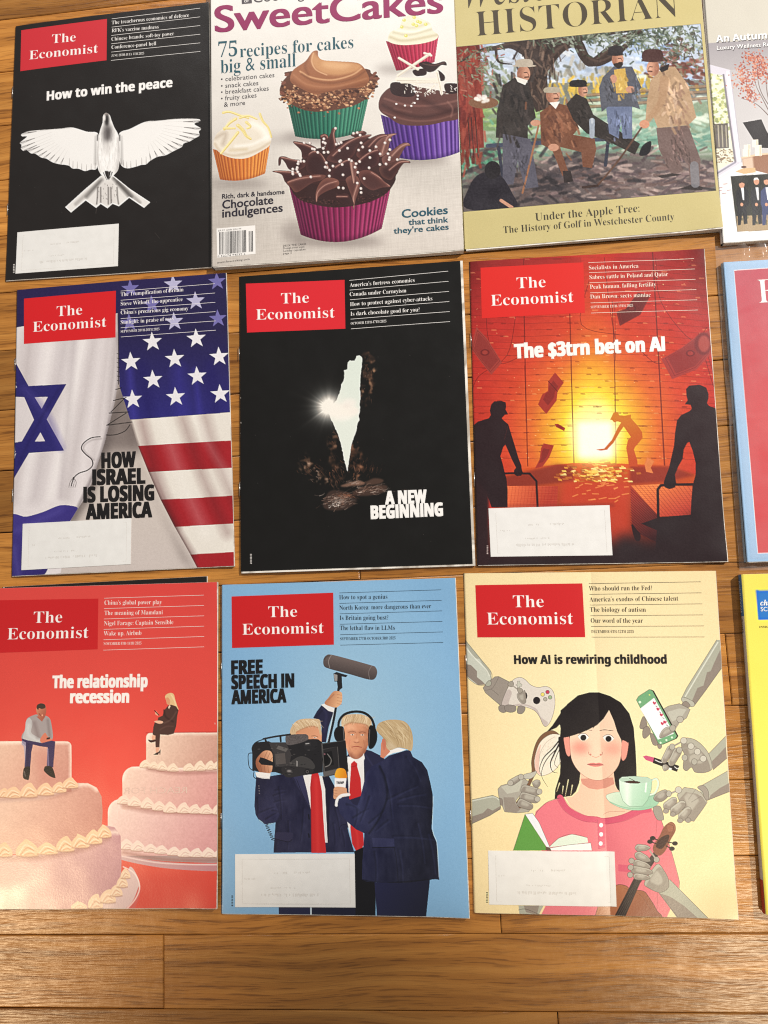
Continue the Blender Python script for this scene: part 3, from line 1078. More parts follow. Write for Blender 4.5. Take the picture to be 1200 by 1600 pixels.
def art_flags(c):
    c.F(0, 420, 3.15789)
    c.a[:] = (196, 184, 176)
    # ground between the two cloths, darker under the gap
    c.P([(360, 1000), (700, 880), (980, 1480), (150, 1530)], lg((520, 880), (205, 194, 184), (560, 1500), (198, 186, 180)))
    c.P([(585, 560), (700, 560), (760, 900), (480, 900)], (120, 108, 104), bl=26, a=0.9)
    c.P([(0, 60), (1180, -20), (1180, 300), (0, 320)], (36, 28, 74))
    # white cloth
    wf = [(50, 292), (300, 262), (584, 222), (586, 400), (584, 560), (566, 660), (540, 760), (515, 860), (482, 960), (450, 1060), (412, 1140),
          (380, 1190), (350, 1240), (300, 1500), (40, 1540)]
    c.P([(x + 22, y + 16) for x, y in wf[4:13]] + [(300, 1260), (420, 1000)], (90, 80, 78), bl=16, a=0.75)
    c.P(wf, (222, 214, 214))
    c.clip = c.mask(wf)
    for x0, x1, w, a, col in ((150, 60, 60, .5, (172, 160, 160)), (330, 170, 60, .45, (176, 166, 168)), (420, 250, 34, .5, (240, 235, 232)),
                              (470, 330, 44, .5, (178, 168, 168)), (540, 440, 36, .5, (186, 176, 176)), (250, 120, 40, .5, (238, 232, 230)),
                              (575, 500, 26, .6, (160, 150, 150)), (370, 300, 26, .4, (170, 160, 162))):
        c.L([(x0, 330), (x0 * .6 + x1 * .4, 650), (x1, 1120)], w, col, a=a, bl=w * .6)
    c.L([(584, 230), (584, 560), (540, 760), (482, 960), (380, 1190)], 14, (120, 110, 112), a=0.7, bl=8)
    # blue stripe along the hem
    st = [(40, 1232), (130, 1222), (210, 1200), (290, 1168), (350, 1168), (385, 1184), (350, 1240), (290, 1330), (210, 1520), (40, 1530)]
    c.P(st, lg((60, 1220), (62, 52, 132), (200, 1500), (46, 36, 104)), sm=True)
    c.L([(80, 1290), (150, 1260), (300, 1190)], 26, (80, 72, 150), a=.5, bl=14)
    c.L([(70, 1380), (90, 1500)], 30, (84, 76, 150), a=.5, bl=14)
    B = (40, 35, 104)
    c.P([(70, 452), (140, 578), (328, 569), (230, 742), (316, 896), (142, 908), (58, 1048), (58, 930), (72, 905), (58, 700), (62, 500)], B)
    for hole in ([(72, 630), (118, 632), (167, 744), (106, 850), (60, 858)], [(170, 633), (236, 631), (205, 690)],
                 [(171, 852), (222, 850), (199, 806)], [(72, 568), (82, 582), (72, 590)], [(60, 918), (78, 908), (62, 948)]):
        c.P(hole, (216, 208, 208))
    c.L([(120, 590), (230, 720), (300, 880)], 30, (74, 66, 142), a=.4, bl=18)
    c.L([(300, 580), (200, 740), (90, 960)], 14, (30, 24, 84), a=.5, bl=8)
    c.clip = None
    # starred cloth
    ct = [(586, 200), (1180, 0), (1135, 708), (900, 726), (642, 745), (612, 650), (590, 580), (586, 400)]
    c.P(ct, lg((800, 300), (34, 28, 70), (800, 720), (42, 38, 112)))
    c.clip = c.mask(ct)
    for p, w, col, a in (([(700, 480), (740, 740)], 50, (30, 24, 88), .6), ([(640, 500), (660, 740)], 30, (62, 56, 150), .6), ([(880, 500), (900, 720)], 60, (54, 48, 142), .5),
                         ([(1040, 480), (1060, 720)], 50, (32, 26, 92), .6), ([(960, 500), (985, 720)], 24, (60, 54, 150), .5)):
        c.L(p, w, col, a=a, bl=w * .5)
    c.clip = None
    dim = [(645, 100), (1070, 64), (750, 178), (640, 268), (1074, 246)]
    mid = [(855, 78), (965, 160), (860, 262)]
    lit = [(753, 362), (968, 345), (647, 460), (862, 445), (1080, 434), (755, 548), (972, 530), (655, 645), (866, 632), (1085, 618)]
    for x, y in dim:
        c.P(star_pts(x, y, 46), (112, 106, 166))
    for x, y in mid:
        c.P(star_pts(x, y, 48), (178, 174, 204))
    for x, y in lit:
        c.P(star_pts(x, y, 50), (226, 222, 226))
    # stripes
    sw = [(642, 745), (900, 726), (1135, 708), (1150, 1100), (1160, 1470), (975, 1480), (935, 1404), (860, 1272), (790, 1136), (732, 1003), (678, 868)]
    c.P([(x - 22, y + 10) for x, y in sw[6:]] + [(700, 760)] + [(600, 760), (700, 1010), (900, 1440), (960, 1480)], (110, 98, 94), bl=18, a=0.6)
    c.P(sw, (225, 218, 208))
    c.clip = c.mask(sw)
    for p in ([(640, 876), (860, 862), (1160, 845), (1160, 980), (900, 992), (680, 1006)], [(740, 1140), (950, 1130), (1160, 1117), (1160, 1255), (1000, 1264), (800, 1276)],
              [(900, 1410), (1160, 1396), (1160, 1480), (900, 1480)]):
        c.P(p, (158, 30, 38))
    for x0, y0, x1, y1, w, col, a in ((700, 760, 860, 1260, 40, (70, 20, 24), .35), (800, 740, 1010, 1300, 46, (250, 246, 240), .25), (900, 740, 1120, 1300, 40, (70, 24, 26), .30),
                                      (1010, 730, 1160, 1160, 40, (70, 24, 26), .26), (730, 1000, 950, 1420, 26, (60, 18, 20), .45), (960, 720, 1150, 1060, 30, (255, 250, 246), .2)):
        c.L([(x0, y0), ((x0 + x1) / 2 - 14, (y0 + y1) / 2), (x1, y1)], w, col, a=a, bl=w * .7)
    c.L([(642, 745), (678, 868), (732, 1003), (790, 1136), (860, 1272), (975, 1480)], 12, (70, 50, 48), a=.6, bl=6)
    c.clip = None
    # seam and loose lacing
    c.L([(585, 225), (587, 400), (585, 570)], 5, (40, 34, 50), a=.9)
    for y in range(420, 570, 22):
        c.L([(579, y), (592, y + 3)], 2.4, (20, 18, 24))
    for a, b in (((572, 596), (600, 588)), ((560, 650), (622, 636)), ((548, 706), (614, 640)), ((538, 712), (636, 706)), ((530, 770), (622, 712)), ((526, 772), (650, 756))):
        c.L([a, b], 4, (24, 20, 22))
    c.L([(524, 820), (570, 818), (616, 800), (640, 770)], 4, (24, 20, 22))
    c.L([(494, 828), (450, 834), (412, 860), (402, 888), (424, 916), (452, 940), (456, 970), (430, 994), (390, 1008), (364, 1032), (352, 1070)], 5, (26, 22, 24))
    c.L([(498, 838), (455, 844), (420, 866), (412, 890), (434, 918), (462, 942)], 6, (120, 110, 110), a=.4, bl=5)
    for dx in (-12, -2, 8, 18):
        c.L([(362, 1028), (358 + dx, 1052), (352 + dx, 1078)], 2.2, (50, 44, 44), a=.8)
    c.grain(4, 6, 6, 2)
    chips(c, [(76, 560), (74, 900), (70, 930), (60, 1300)])


def art_cave(c):
    c.F(460, 530, 5.3333)
    c.a[:] = (15, 14, 13)
    r = c.rng
    # rock strata lit from the gap

    def rocks(cx, cy, rx, ry, ang, n, cols, ln, w):
        for i in range(n):
            x, y = cx + r.normal() * rx, cy + r.normal() * ry
            a = math.radians(ang + r.normal() * 14)
            l = ln * r.uniform(.4, 1.3)
            col = np.array(cols[r.integers(len(cols))]) * r.uniform(.6, 1.25)
            dx, dy = math.cos(a) * l, math.sin(a) * l
            c.L([(x, y), (x + dx * .5 + r.normal() * 5, y + dy * .5 + r.normal() * 5), (x + dx, y + dy)], w * r.uniform(.4, 1.2), col, w2=1, a=r.uniform(.35, .9), bl=1.5)
    def crag(q, ang, hi_, base, bl):
        m = c.mask(q, sm=True, bl=bl)
        n1 = boxblur(c.noise(44, 22, 3), 1); n2 = boxblur(c.noise(18, 40, 2), 1); n3 = c.noise(70, 70, 2)
        t = np.clip(n1 * .9 + n2 * .7 + n3 * .8 + .02, 0, 1) ** 1.2 * m
        c.a[:] = c.a + (np.array(base, np.float32) - c.a) * np.clip(t * 1.3, 0, .7)[..., None]
        t2 = np.clip(n1 + n2 * .8 - .36, 0, 1) * 1.5 * m
        c.a[:] = c.a + (np.array(hi_, np.float32) - c.a) * np.clip(t2, 0, .8)[..., None]
    crag([(560, 130), (640, 110), (680, 220), (660, 420), (600, 560), (556, 500), (556, 320)], 0, (170, 130, 100), (74, 50, 38), 9)
    crag([(280, 700), (340, 740), (400, 960), (440, 1130), (360, 1170), (290, 1000)], 0, (130, 96, 76), (70, 48, 36), 10)
    crag([(470, 900), (520, 860), (570, 1000), (570, 1120), (500, 1180), (456, 1100)], 0, (170, 120, 90), (88, 56, 40), 10)
    crag([(20, 930), (90, 950), (200, 1060), (330, 1190), (300, 1230), (130, 1160), (40, 1060)], 0, (190, 158, 136), (92, 66, 50), 10)
    br = [(92, 60, 44), (70, 46, 36), (110, 78, 62), (58, 38, 30)]
    hi = [(150, 120, 104), (176, 150, 136), (120, 86, 70), (196, 178, 166)]
    rocks(610, 270, 26, 90, 100, 18, br, 34, 9)
    rocks(596, 300, 16, 70, 110, 6, hi, 18, 5)
    rocks(330, 900, 46, 100, 60, 24, br, 34, 9)
    rocks(500, 1010, 30, 80, 105, 20, br, 34, 9)
    rocks(150, 1080, 66, 52, 40, 26, br[:2] + br[3:], 40, 9)
    rocks(170, 1110, 40, 34, 40, 8, hi, 22, 5)
    rocks(350, 1130, 40, 40, 70, 40, br, 50, 6)
    rocks(640, 1060, 40, 40, 110, 24, br[:2], 50, 5)
    for poly, base in (([(385, 1220), (470, 1192), (540, 1176), (590, 1200), (560, 1216), (480, 1222), (420, 1232)], (128, 96, 80)),
                       ([(480, 1288), (540, 1240), (640, 1222), (740, 1212), (776, 1232), (740, 1276), (640, 1300), (540, 1306)], (70, 50, 42)),
                       ([(590, 1200), (660, 1158), (740, 1170), (720, 1200), (640, 1214)], (80, 58, 48)),
                       ([(240, 1390), (290, 1270), (400, 1262), (500, 1310), (520, 1350), (440, 1410), (320, 1426)], (62, 46, 40))):
        c.P(poly, base, sm=True, bl=4, a=.9)
    rocks(620, 1256, 70, 18, -12, 70, hi, 46, 5)
    rocks(360, 1340, 60, 34, -20, 130, hi, 40, 6)
    rocks(330, 1370, 26, 16, -30, 30, [(214, 204, 196), (190, 180, 172)], 26, 6)
    rocks(480, 1200, 40, 8, -14, 40, hi, 40, 4)
    rocks(420, 1300, 50, 14, 14, 40, [(150, 96, 70), (120, 70, 50)], 50, 5)
    for blob in (((400, 1250), 60, 14), ((520, 1330), 60, 20), ((250, 1240), 60, 22)):
        c.E(*blob[0], blob[1], blob[2], (18, 16, 16), a=.5, bl=12)
    hole = [(520, 142), (545, 138), (562, 148), (568, 176), (560, 230), (552, 300), (547, 420), (553, 480), (544, 520), (548, 600), (534, 642),
            (543, 668), (524, 712), (518, 760), (500, 810), (476, 878), (462, 960), (452, 1050), (443, 1104), (430, 1060), (410, 990), (390, 880),
            (362, 790), (330, 720), (300, 650), (278, 590), (350, 510), (376, 450), (392, 380), (412, 350), (416, 262), (440, 252), (444, 196), (462, 182), (506, 180), (516, 160)]
    jit = []
    for i in range(len(hole)):
        a, b = np.array(hole[i], float), np.array(hole[(i + 1) % len(hole)], float)
        k = max(1, int(np.hypot(*(b - a)) / 14))
        for t in np.arange(k) / k:
            jit.append(a + (b - a) * t + r.normal(size=2) * 1.8)
    c.P(jit, lg((480, 150), (214, 222, 212), (440, 1100), (224, 228, 218)))
    c.clip = c.mask(jit)
    for x, y, rx, ry, col, a in ((400, 600, 140, 60, (240, 232, 222), .9), (460, 530, 60, 34, (238, 230, 222), .8), (430, 560, 44, 12, (226, 216, 208), .8),
                                 (500, 600, 40, 12, (230, 220, 212), .6), (400, 660, 80, 20, (240, 236, 228), .7)):
        c.E(x, y, rx, ry, col, a=a, bl=14)
    c.clip = None
    X, Y = c.xy()
    dx, dy = X - 285, Y - 565
    d = np.hypot(dx, dy)
    ang = np.arctan2(dy, dx)
    ray = np.zeros_like(d)
    for k in range(64):
        a0 = r.uniform(-math.pi, math.pi)
        wdt = r.uniform(.04, .13)
        dd = np.abs((ang - a0 + math.pi) % (2 * math.pi) - math.pi)
        ray += r.uniform(.3, 1) * np.exp(-(dd / wdt) ** 2) * np.exp(-d / r.uniform(50, 90))
    glow = np.exp(-(d / 100) ** 2) * 1.0 + 0.42 * np.exp(-d / 66) + 0.26 * ray
    glow = np.clip(glow, 0, 1)[..., None]
    c.a[:] = c.a + (np.array((240, 234, 224)) - c.a) * glow
    blue = (np.exp(-(d / 130) ** 2) * .12)[..., None]
    c.a[:] = c.a + (np.array((120, 160, 180)) - c.a) * blue * (c.a < 120)
    c.F(360, 400, 3.0769)
    for y in range(1432, 1476, 7):
        c.P([(96, y), (104, y - 1), (104, y + 4), (96, y + 4)], (185, 180, 176))
    chips(c, [(48, 680), (50, 800), (46, 850), (46, 1085), (47, 1270), (46, 1330)])
    for i in range(16):
        c.E(r.uniform(70, 1100), r.uniform(400, 1480), 1.3, 1.3, (120, 114, 110), a=.5)


def art_ai(c):
    c.F(720, 380, 2.5)
    r = c.rng
    X, Y = c.xy()
    d = np.hypot((X - 522) / 1.0, (Y - 740) / 1.12)
    rp = ramp([(0, (255, 250, 206)), (80, (254, 240, 130)), (120, (246, 212, 60)), (180, (232, 158, 48)), (250, (216, 104, 46)), (350, (202, 68, 42)),
               (500, (184, 46, 38)), (700, (150, 34, 34)), (900, (104, 26, 30))])
    # light reaches up the middle bay of shelving
    d2 = d * (1 - 0.2 * np.exp(-((X - 515) / 95) ** 2) * (Y < 760))
    c.a[:] = rp(d2)
    tw = np.clip((X - 860) / 180, 0, 1) * np.clip((300 - Y) / 300, 0, 1)
    c.a *= (1 - 0.55 * tw)[..., None]
    tw = np.clip((120 - X) / 120, 0, 1) * np.clip((240 - Y) / 200, 0, 1)
    c.a *= (1 - 0.35 * tw)[..., None]
    c.a *= (1 + 0.06 * c.noise(30, 12))[..., None]
    DK = (96, 24, 22)
    # shelf lines in perspective: side bays slope to the fire
    for i in range(34):
        y = 60 + i * 25
        if y > 850:
            break
        k = (y - 700) / 700
        c.L([(20, y - k * -34 + 26 * (1 if y < 700 else -1) * abs(k)), (250, y + 6), (430, y)], 2.0, DK, a=.42, sm=False)
        c.L([(430, y), (600, y - 1)], 1.8, (150, 60, 20), a=.42, sm=False)
        c.L([(600, y), (770, y + 4), (1010, y + 26 * k * -1 * .6 + 16)], 2.0, DK, a=.45, sm=False)
        for j in range(9):
            xx = r.uniform(30, 1000)
            c.P([(xx, y + 2), (xx + r.uniform(8, 26), y + 2), (xx + 20, y + 7), (xx, y + 7)], DK if r.random() < .6 else (250, 190, 120), a=.35)
    for j in range(150):
        xx, yy = r.uniform(30, 1000), r.uniform(60, 840)
        c.E(xx, yy, r.uniform(1, 3.4), r.uniform(1, 1.8), (255, 214, 150), a=r.uniform(.3, .8))
    for p, w in (([(246, 60), (250, 400), (262, 870)], 4), ([(424, 230), (432, 520), (442, 860)], 4), ([(590, 230), (600, 500), (606, 860)], 3.4), ([(748, 40), (770, 430), (796, 868)], 5),
                 ([(600, 240), (604, 460)], 2), ([(250, 480), (256, 700)], 2)):
        c.L(p, w, DK, a=.75)
    for p in ([(100, 290), (110, 380), (150, 470), (240, 440)], [(214, 290), (180, 440), (70, 520), (40, 600)], [(760, 60), (780, 230), (900, 380), (960, 330)], [(560, 60), (580, 250), (612, 430)],
              [(944, 420), (985, 560)], [(960, 430), (995, 540)], [(500, 150), (470, 320), (620, 360)], [(700, 420), (760, 470), (820, 460)]):
        c.L(p, 2.2, (84, 20, 20), a=.7)
    # floor in front of the furnace
    c.P([(240, 880), (440, 858), (620, 860), (800, 868), (1010, 930), (1030, 1250), (50, 1260), (180, 910)], lg((520, 860), (210, 84, 36), (520, 1240), (70, 22, 24)))
    c.P([(170, 912), (380, 862), (440, 870), (440, 930), (300, 945), (180, 960)], (120, 40, 34), a=.75, bl=5)
    c.P([(660, 870), (820, 870), (920, 906), (800, 930), (660, 940)], (128, 40, 34), a=.75, bl=5)
    c.P([(400, 930), (660, 930), (668, 1240), (600, 1240), (560, 1030), (380, 1030)], (196, 62, 40), a=.8, bl=12)
    # money heap
    for i in range(200):
        x, y = r.normal(510, 62), 905 - abs(r.normal()) * 20 + r.uniform(-14, 26)
        w, h = r.uniform(10, 26), r.uniform(4, 9)
        a = r.uniform(-.5, .5)
        q = [(x, y), (x + w, y + w * a * .5), (x + w + 3, y + h + w * a * .5), (x + 2, y + h)]
        c.P(q, [(246, 206, 96), (226, 158, 60), (252, 226, 140), (190, 104, 44), (160, 80, 36)][r.integers(5)], a=.85)
    for i in range(24):
        x, y = r.uniform(420, 640), r.uniform(930, 1010)
        c.L([(x, y), (x + r.uniform(10, 30), y - r.uniform(-3, 8))], 4, (236, 150, 80), a=.7)
    # furnace mouth
    c.P([(440, 684), (604, 682), (606, 850), (444, 852)], (255, 238, 140), bl=26, a=.9)
    c.P(c.ell(522, 768, 84, 88), (254, 244, 190), bl=30, a=.6)
    c.P([(456, 700), (592, 698), (594, 836), (460, 838)], (250, 246, 232), bl=10)
    # shoveller
    w = [(583, 690), (596, 662), (612, 660), (618, 672), (640, 674), (664, 670), (664, 684), (690, 712), (708, 738), (710, 760), (696, 778), (680, 796), (676, 806), (690, 850), (690, 872), (656, 866),
         (652, 830), (646, 800), (652, 770), (664, 756), (636, 716), (622, 736), (596, 780), (580, 796), (572, 806), (546, 810), (528, 806), (560, 802), (590, 768), (612, 722), (626, 700), (612, 696), (598, 700), (590, 690)]
    c.P(w, lg((590, 680), (200, 120, 34), (680, 850), (190, 74, 38)))
    # stacked pallets
    c.P([(180, 948), (380, 948), (376, 1030), (180, 1032)], lg((190, 950), (226, 110, 66), (330, 1030), (170, 50, 38)))
    c.P([(664, 946), (780, 940), (905, 950), (905, 1062), (772, 1066)], lg((780, 940), (236, 130, 70), (840, 1060), (186, 62, 48)))
    c.P([(662, 948), (772, 1066), (800, 1130), (812, 1190), (670, 1120)], lg((680, 980), (168, 56, 44), (780, 1130), (60, 24, 28)))
    for i in range(15):
        x = 664 + i * 17
        c.L([(x, 946), (x + 106 - i * 2, 1062)], 1.8, (120, 40, 34), a=.6)
        c.L([(664 + i * 8, 948 + i * 8), (905, 952 + i * 8)], 1.5, (140, 50, 38), a=.5)
        c.L([(664, 960 + i * 10), (800, 1090 + i * 9)], 2.2, (60, 20, 24), a=.5)
        c.L([(190 + i * 13, 950), (180 + i * 13, 1030)], 1.6, (140, 44, 34), a=.5)
        c.L([(182, 952 + i * 6), (378, 950 + i * 6)], 1.4, (250, 160, 100), a=.35)
    c.P([(668, 1096), (690, 1120), (702, 1136), (700, 1160), (684, 1160), (672, 1130)], (40, 22, 26), sm=True)
    # floating notes
    nt = (150, 52, 44)

    def note(q, col=nt, dk=(100, 30, 32)):
        q = [np.array(p, float) for p in q]
        c.P(q, col)
        m = sum(q) / len(q)
        c.P([m + (p - m) * .78 for p in q], dk, a=.35)
        c.L([m + (p - m) * .86 for p in q] + [m + (q[0] - m) * .86], 1.8, dk, a=.8, sm=False)
        c.E(m[0], m[1], 18, 13, dk, a=.7)
        c.E(m[0], m[1], 11, 8, col, a=.9)
    note([(62, 326), (104, 372), (162, 466), (120, 514), (84, 470), (40, 410)], (158, 60, 52))
    note([(782, 454), (860, 410), (930, 356), (972, 342), (978, 430), (920, 494), (824, 532)], (160, 56, 52), (104, 30, 36))
    c.E(945, 394, 34, 44, (110, 34, 38), a=.8, bl=2)
    c.E(948, 394, 22, 32, (168, 70, 62), a=.9, bl=2)
    note([(606, 270), (640, 262), (690, 196), (740, 206), (700, 282), (620, 326)], (116, 36, 34), (80, 24, 26))
    for q in ([(368, 506), (402, 546), (378, 580), (374, 616), (334, 668), (302, 630), (318, 592), (340, 578), (342, 540)], [(324, 782), (364, 790), (346, 836), (320, 872), (290, 880), (308, 844), (314, 800)],
              [(366, 706), (380, 706), (408, 722), (404, 734), (372, 718)], [(728, 836), (756, 850), (742, 876), (752, 898), (724, 892), (718, 864)]):
        c.P(q, (160, 50, 40))
        m = np.mean(q, 0)
        c.P([m + (np.array(p) - m) * .6 for p in q], (112, 32, 32), a=.55)
    c.L([(342, 540), (378, 580)], 3, (90, 26, 26), a=.8)
    c.P([(728, 836), (756, 850), (742, 876), (752, 898), (724, 892), (718, 864)], (238, 150, 80), a=.75)
    # two men with trolleys
    SIL = lg((0, 0), (44, 26, 30), (0, 1600), (36, 24, 28))
    c.F(730, 550, 4.706)
    c.P([(20, 600), (44, 540), (80, 510), (160, 486), (176, 462), (168, 430), (178, 386), (200, 362), (250, 358), (284, 370), (288, 400), (284, 424), (302, 458), (278, 462), (256, 486), (262, 496),
         (304, 532), (318, 580), (352, 690), (378, 780), (398, 830), (404, 868), (412, 890), (396, 910), (366, 912), (344, 896), (346, 868), (360, 850), (330, 790), (300, 720), (282, 680), (266, 700),
         (246, 766), (262, 820), (276, 880), (290, 930), (298, 1010), (298, 1140), (180, 1142), (164, 1090), (140, 1040), (130, 1100), (120, 1180), (60, 1200), (20, 1000)], SIL)
    for s in ([(276, 892), (340, 890), (460, 894), (510, 950), (518, 1140)],):
        c.L(s, 15, (36, 22, 26), sm=False)
    c.L([(300, 546), (276, 640)], 3, (90, 36, 34), a=.8)
    c.F(940, 560, 4.85)
    c.P([(638, 232), (660, 208), (740, 200), (790, 222), (808, 270), (808, 300), (796, 340), (812, 360), (856, 376), (920, 420), (980, 1560), (400, 1560), (420, 1300), (300, 1250), (440, 1200), (676, 1182),
         (680, 1080), (690, 960), (712, 880), (712, 790), (690, 700), (664, 632), (648, 640), (622, 690), (614, 760), (580, 820), (556, 880), (566, 946), (556, 976), (516, 988), (480, 976), (470, 940),
         (486, 890), (510, 830), (530, 740), (548, 660), (556, 560), (570, 470), (600, 430), (666, 398), (682, 380), (672, 352), (628, 348), (650, 318), (640, 280)], SIL)
    c.L([(690, 952), (560, 954), (450, 960), (426, 990), (430, 1200)], 19, (36, 22, 26), sm=False)
    c.F(720, 380, 2.5)
    c.P([(100, 1210), (330, 1200), (560, 1190), (640, 1130), (720, 1170), (830, 1150), (900, 1060), (1060, 1040), (1060, 1280), (30, 1280), (40, 1180)], (38, 24, 28), bl=22)
    c.P([(30, 880), (110, 980), (110, 1280), (40, 1280)], (44, 26, 30), bl=5)
    c.P([(180, 1022), (600, 1015), (600, 1030), (180, 1030)], (120, 40, 36), a=.4, bl=5)
    c.P([(60, 62), (470, 58), (470, 84), (70, 92)], (140, 44, 40), a=.35)
    c.grain(4, 4, 4, 2)
    for y in range(1180, 1216, 6):
        c.P([(102, y), (108, y), (108, y + 3), (102, y + 3)], (190, 170, 166))
    chips(c, [(40, 180), (48, 850), (50, 1060), (52, 1100), (44, 600), (56, 1240)])


def icing(c, x, y, w, h, lean=0.0, base=(238, 208, 178), sh=(196, 150, 120)):
    """one piped shell of icing"""
    q = [(x - w * .52, y), (x - w * .5, y - h * .45), (x - w * .22, y - h * .85), (x + lean * w, y - h), (x + w * .3, y - h * .72), (x + w * .52, y - h * .35), (x + w * .5, y), (x, y + h * .08)]
    c.P(q, base, sm=True)
    for k, t in enumerate((.2, .42, .64, .84)):
        c.L([(x - w * .42 + k * w * .1, y - h * .05), (x - w * .1 + k * w * .08, y - h * (1 - t) * .8), (x + w * .3, y - h * (1 - t) * .5)], h * .07, sh if k % 2 else (250, 230, 206), a=.6, bl=h * .03)
    c.L([(x - w * .5, y + h * .04), (x, y + h * .1), (x + w * .5, y + h * .04)], h * .1, (150, 104, 84), a=.5, bl=h * .05)


def art_cake(c):
    c.F(0, 890, 2.909)
    r = c.rng
    X, Y = c.xy()
    t = np.clip((Y - 100) / 1400, 0, 1)[..., None]
    c.a[:] = np.array((216, 70, 64)) * (1 - t) + np.array((222, 84, 66)) * t
    c.a += (10 * np.exp(-((X - 560) / 200) ** 2 - ((Y - 1000) / 400) ** 2))[..., None] * np.array((1, .6, .5))
    c.P([(430, 1400), (1000, 1360), (1000, 1560), (430, 1560)], (208, 62, 54), a=.6, bl=20)
    cr, shd, pk = (236, 206, 186), (206, 150, 134), (230, 184, 178)

    def tier(q, g, edge=None):
        c.P(q, g, sm=False)
        c.clip = c.mask(q)
        if edge is not None:
            c.L(edge, 14, (250, 232, 216), a=.8, bl=8)
        c.grain(7, 7, 7, 2, c.clip)
        c.clip = None

    def under(pts, w=16, a=.5):
        c.L(pts, w, (150, 96, 88), a=a, bl=w * .6)

    def rounded(x0, y0, x1, y1, rad, slope=0.0, left=True, right=True):
        p = []
        if left:
            for k in range(7):
                a = math.pi + k / 6 * math.pi / 2
                p.append((x0 + rad + rad * math.cos(a), y0 + rad + rad * math.sin(a) + slope * 0))
        else:
            p.append((x0, y0))
        if right:
            for k in range(7):
                a = -math.pi / 2 + k / 6 * math.pi / 2
                p.append((x1 - rad + rad * math.cos(a), y0 + slope + rad + rad * math.sin(a)))
        else:
            p.append((x1, y0 + slope))
        p += [(x1, y1), (x0, y1)]
        return p
    # right cake: board, three tiers
    c.P(spline([(540, 1290), (700, 1322), (860, 1336), (1000, 1338), (1000, 1368), (860, 1366), (700, 1350), (545, 1316)], True), lg((560, 0), (206, 170, 170), (1000, 0), (190, 130, 136)))
    c.P(spline([(540, 1290), (700, 1320), (860, 1330), (1000, 1330), (1000, 1290), (540, 1260)], True), (176, 150, 148))
    c.L([(545, 1300), (700, 1330), (860, 1340), (1000, 1341)], 5, (240, 214, 208), a=.8, bl=2)
    q = rounded(490, 1042, 1010, 1300, 60, 10, True, False)
    tier(q, lg((500, 1080), (240, 214, 202), (900, 1300), (216, 158, 158)), [(492, 1110), (510, 1050), (560, 1046), (1000, 1090)])
    q = rounded(556, 895, 1010, 1090, 56, 4, True, False)
    tier(q, lg((570, 920), (238, 208, 190), (960, 1090), (214, 152, 148)), [(560, 950), (580, 902), (640, 898), (980, 910)])
    q = rounded(664, 741, 1010, 900, 22, 0, True, False)
    tier(q, lg((664, 770), (238, 210, 188), (960, 890), (202, 152, 136)), [(668, 780), (680, 746), (720, 742), (1000, 742)])
    c.L([(664, 742), (1000, 738)], 3, (150, 40, 38), a=.6, bl=2)
    for i, (x, y, w, h) in enumerate([(660, 898, 46, 34), (698, 906, 46, 34), (735, 912, 44, 42), (785, 916, 48, 36), (858, 914, 50, 34), (908, 912, 50, 44), (955, 908, 46, 40), (990, 905, 46, 36)]):
        icing(c, x, y, w, h, .1, (240, 216, 192), (208, 170, 144))
    under([(560, 1072), (700, 1098), (1000, 1110)]); under([(670, 905), (800, 925), (1000, 918)], 12); under([(560, 1285), (760, 1318), (1000, 1322)], 12)
    for i in range(9):
        icing(c, 560 + i * 54 + r.uniform(-4, 4), 1062 + min(i, 4) * 8 + i * 2, 56, 40 + r.uniform(-3, 8), r.uniform(-.1, .2), (240, 214, 196), (206, 166, 148))
    for i in range(9):
        icing(c, 575 + i * 53 + r.uniform(-4, 4), 1268 + min(i, 5) * 6 + i, 58, 38 + r.uniform(-3, 8), r.uniform(-.1, .2), (242, 218, 206), (206, 166, 156))
    # left cake
    c.P(spline([(300, 1570), (470, 1500), (560, 1420), (590, 1350), (622, 1390), (634, 1440), (620, 1500), (570, 1570)], True), (218, 190, 188))
    c.P(spline([(630, 1440), (636, 1470), (615, 1530), (590, 1570), (540, 1570), (600, 1510)], True), (206, 88, 84))
    c.L([(560, 1350), (610, 1380), (634, 1440), (612, 1500), (560, 1556)], 5, (244, 224, 218), a=.9, bl=2)
    q = [(-120, 1320), (200, 1280), (420, 1230), (470, 1160), (520, 1170), (548, 1210), (552, 1330), (548, 1440), (520, 1480), (400, 1560), (-120, 1580)]
    tier(q, lg((40, 1320), (226, 190, 180), (420, 1500), (196, 146, 152)), [(0, 1315), (250, 1280), (480, 1200), (535, 1195)])
    q = [(-120, 1040), (120, 1030), (330, 968), (400, 970), (440, 990), (462, 1030), (467, 1100), (462, 1180), (300, 1270), (-120, 1310)]
    tier(q, lg((40, 1050), (230, 194, 174), (420, 1250), (194, 132, 120)), [(0, 1048), (200, 1032), (380, 976), (440, 1000)])
    q = rounded(-120, 780, 326, 1010, 24, 0, False, True)
    tier(q, lg((0, 800), (228, 190, 168), (320, 990), (198, 138, 124)), [(0, 786), (290, 784), (322, 810), (324, 960)])
    c.P([(150, 820), (240, 815), (260, 960), (190, 990)], (196, 130, 118), a=.5, bl=22)
    under([(-20, 1046), (140, 1040), (280, 1018), (350, 990)]); under([(-20, 1312), (200, 1304), (380, 1268), (490, 1220)], 18)
    for x, y, w, h in ((20, 1032, 50, 40), (62, 1034, 76, 48), (134, 1030, 72, 62), (208, 1022, 72, 54), (270, 1010, 60, 46), (320, 990, 66, 46)):
        icing(c, x, y, w, h, .1, (234, 196, 160), (190, 138, 104))
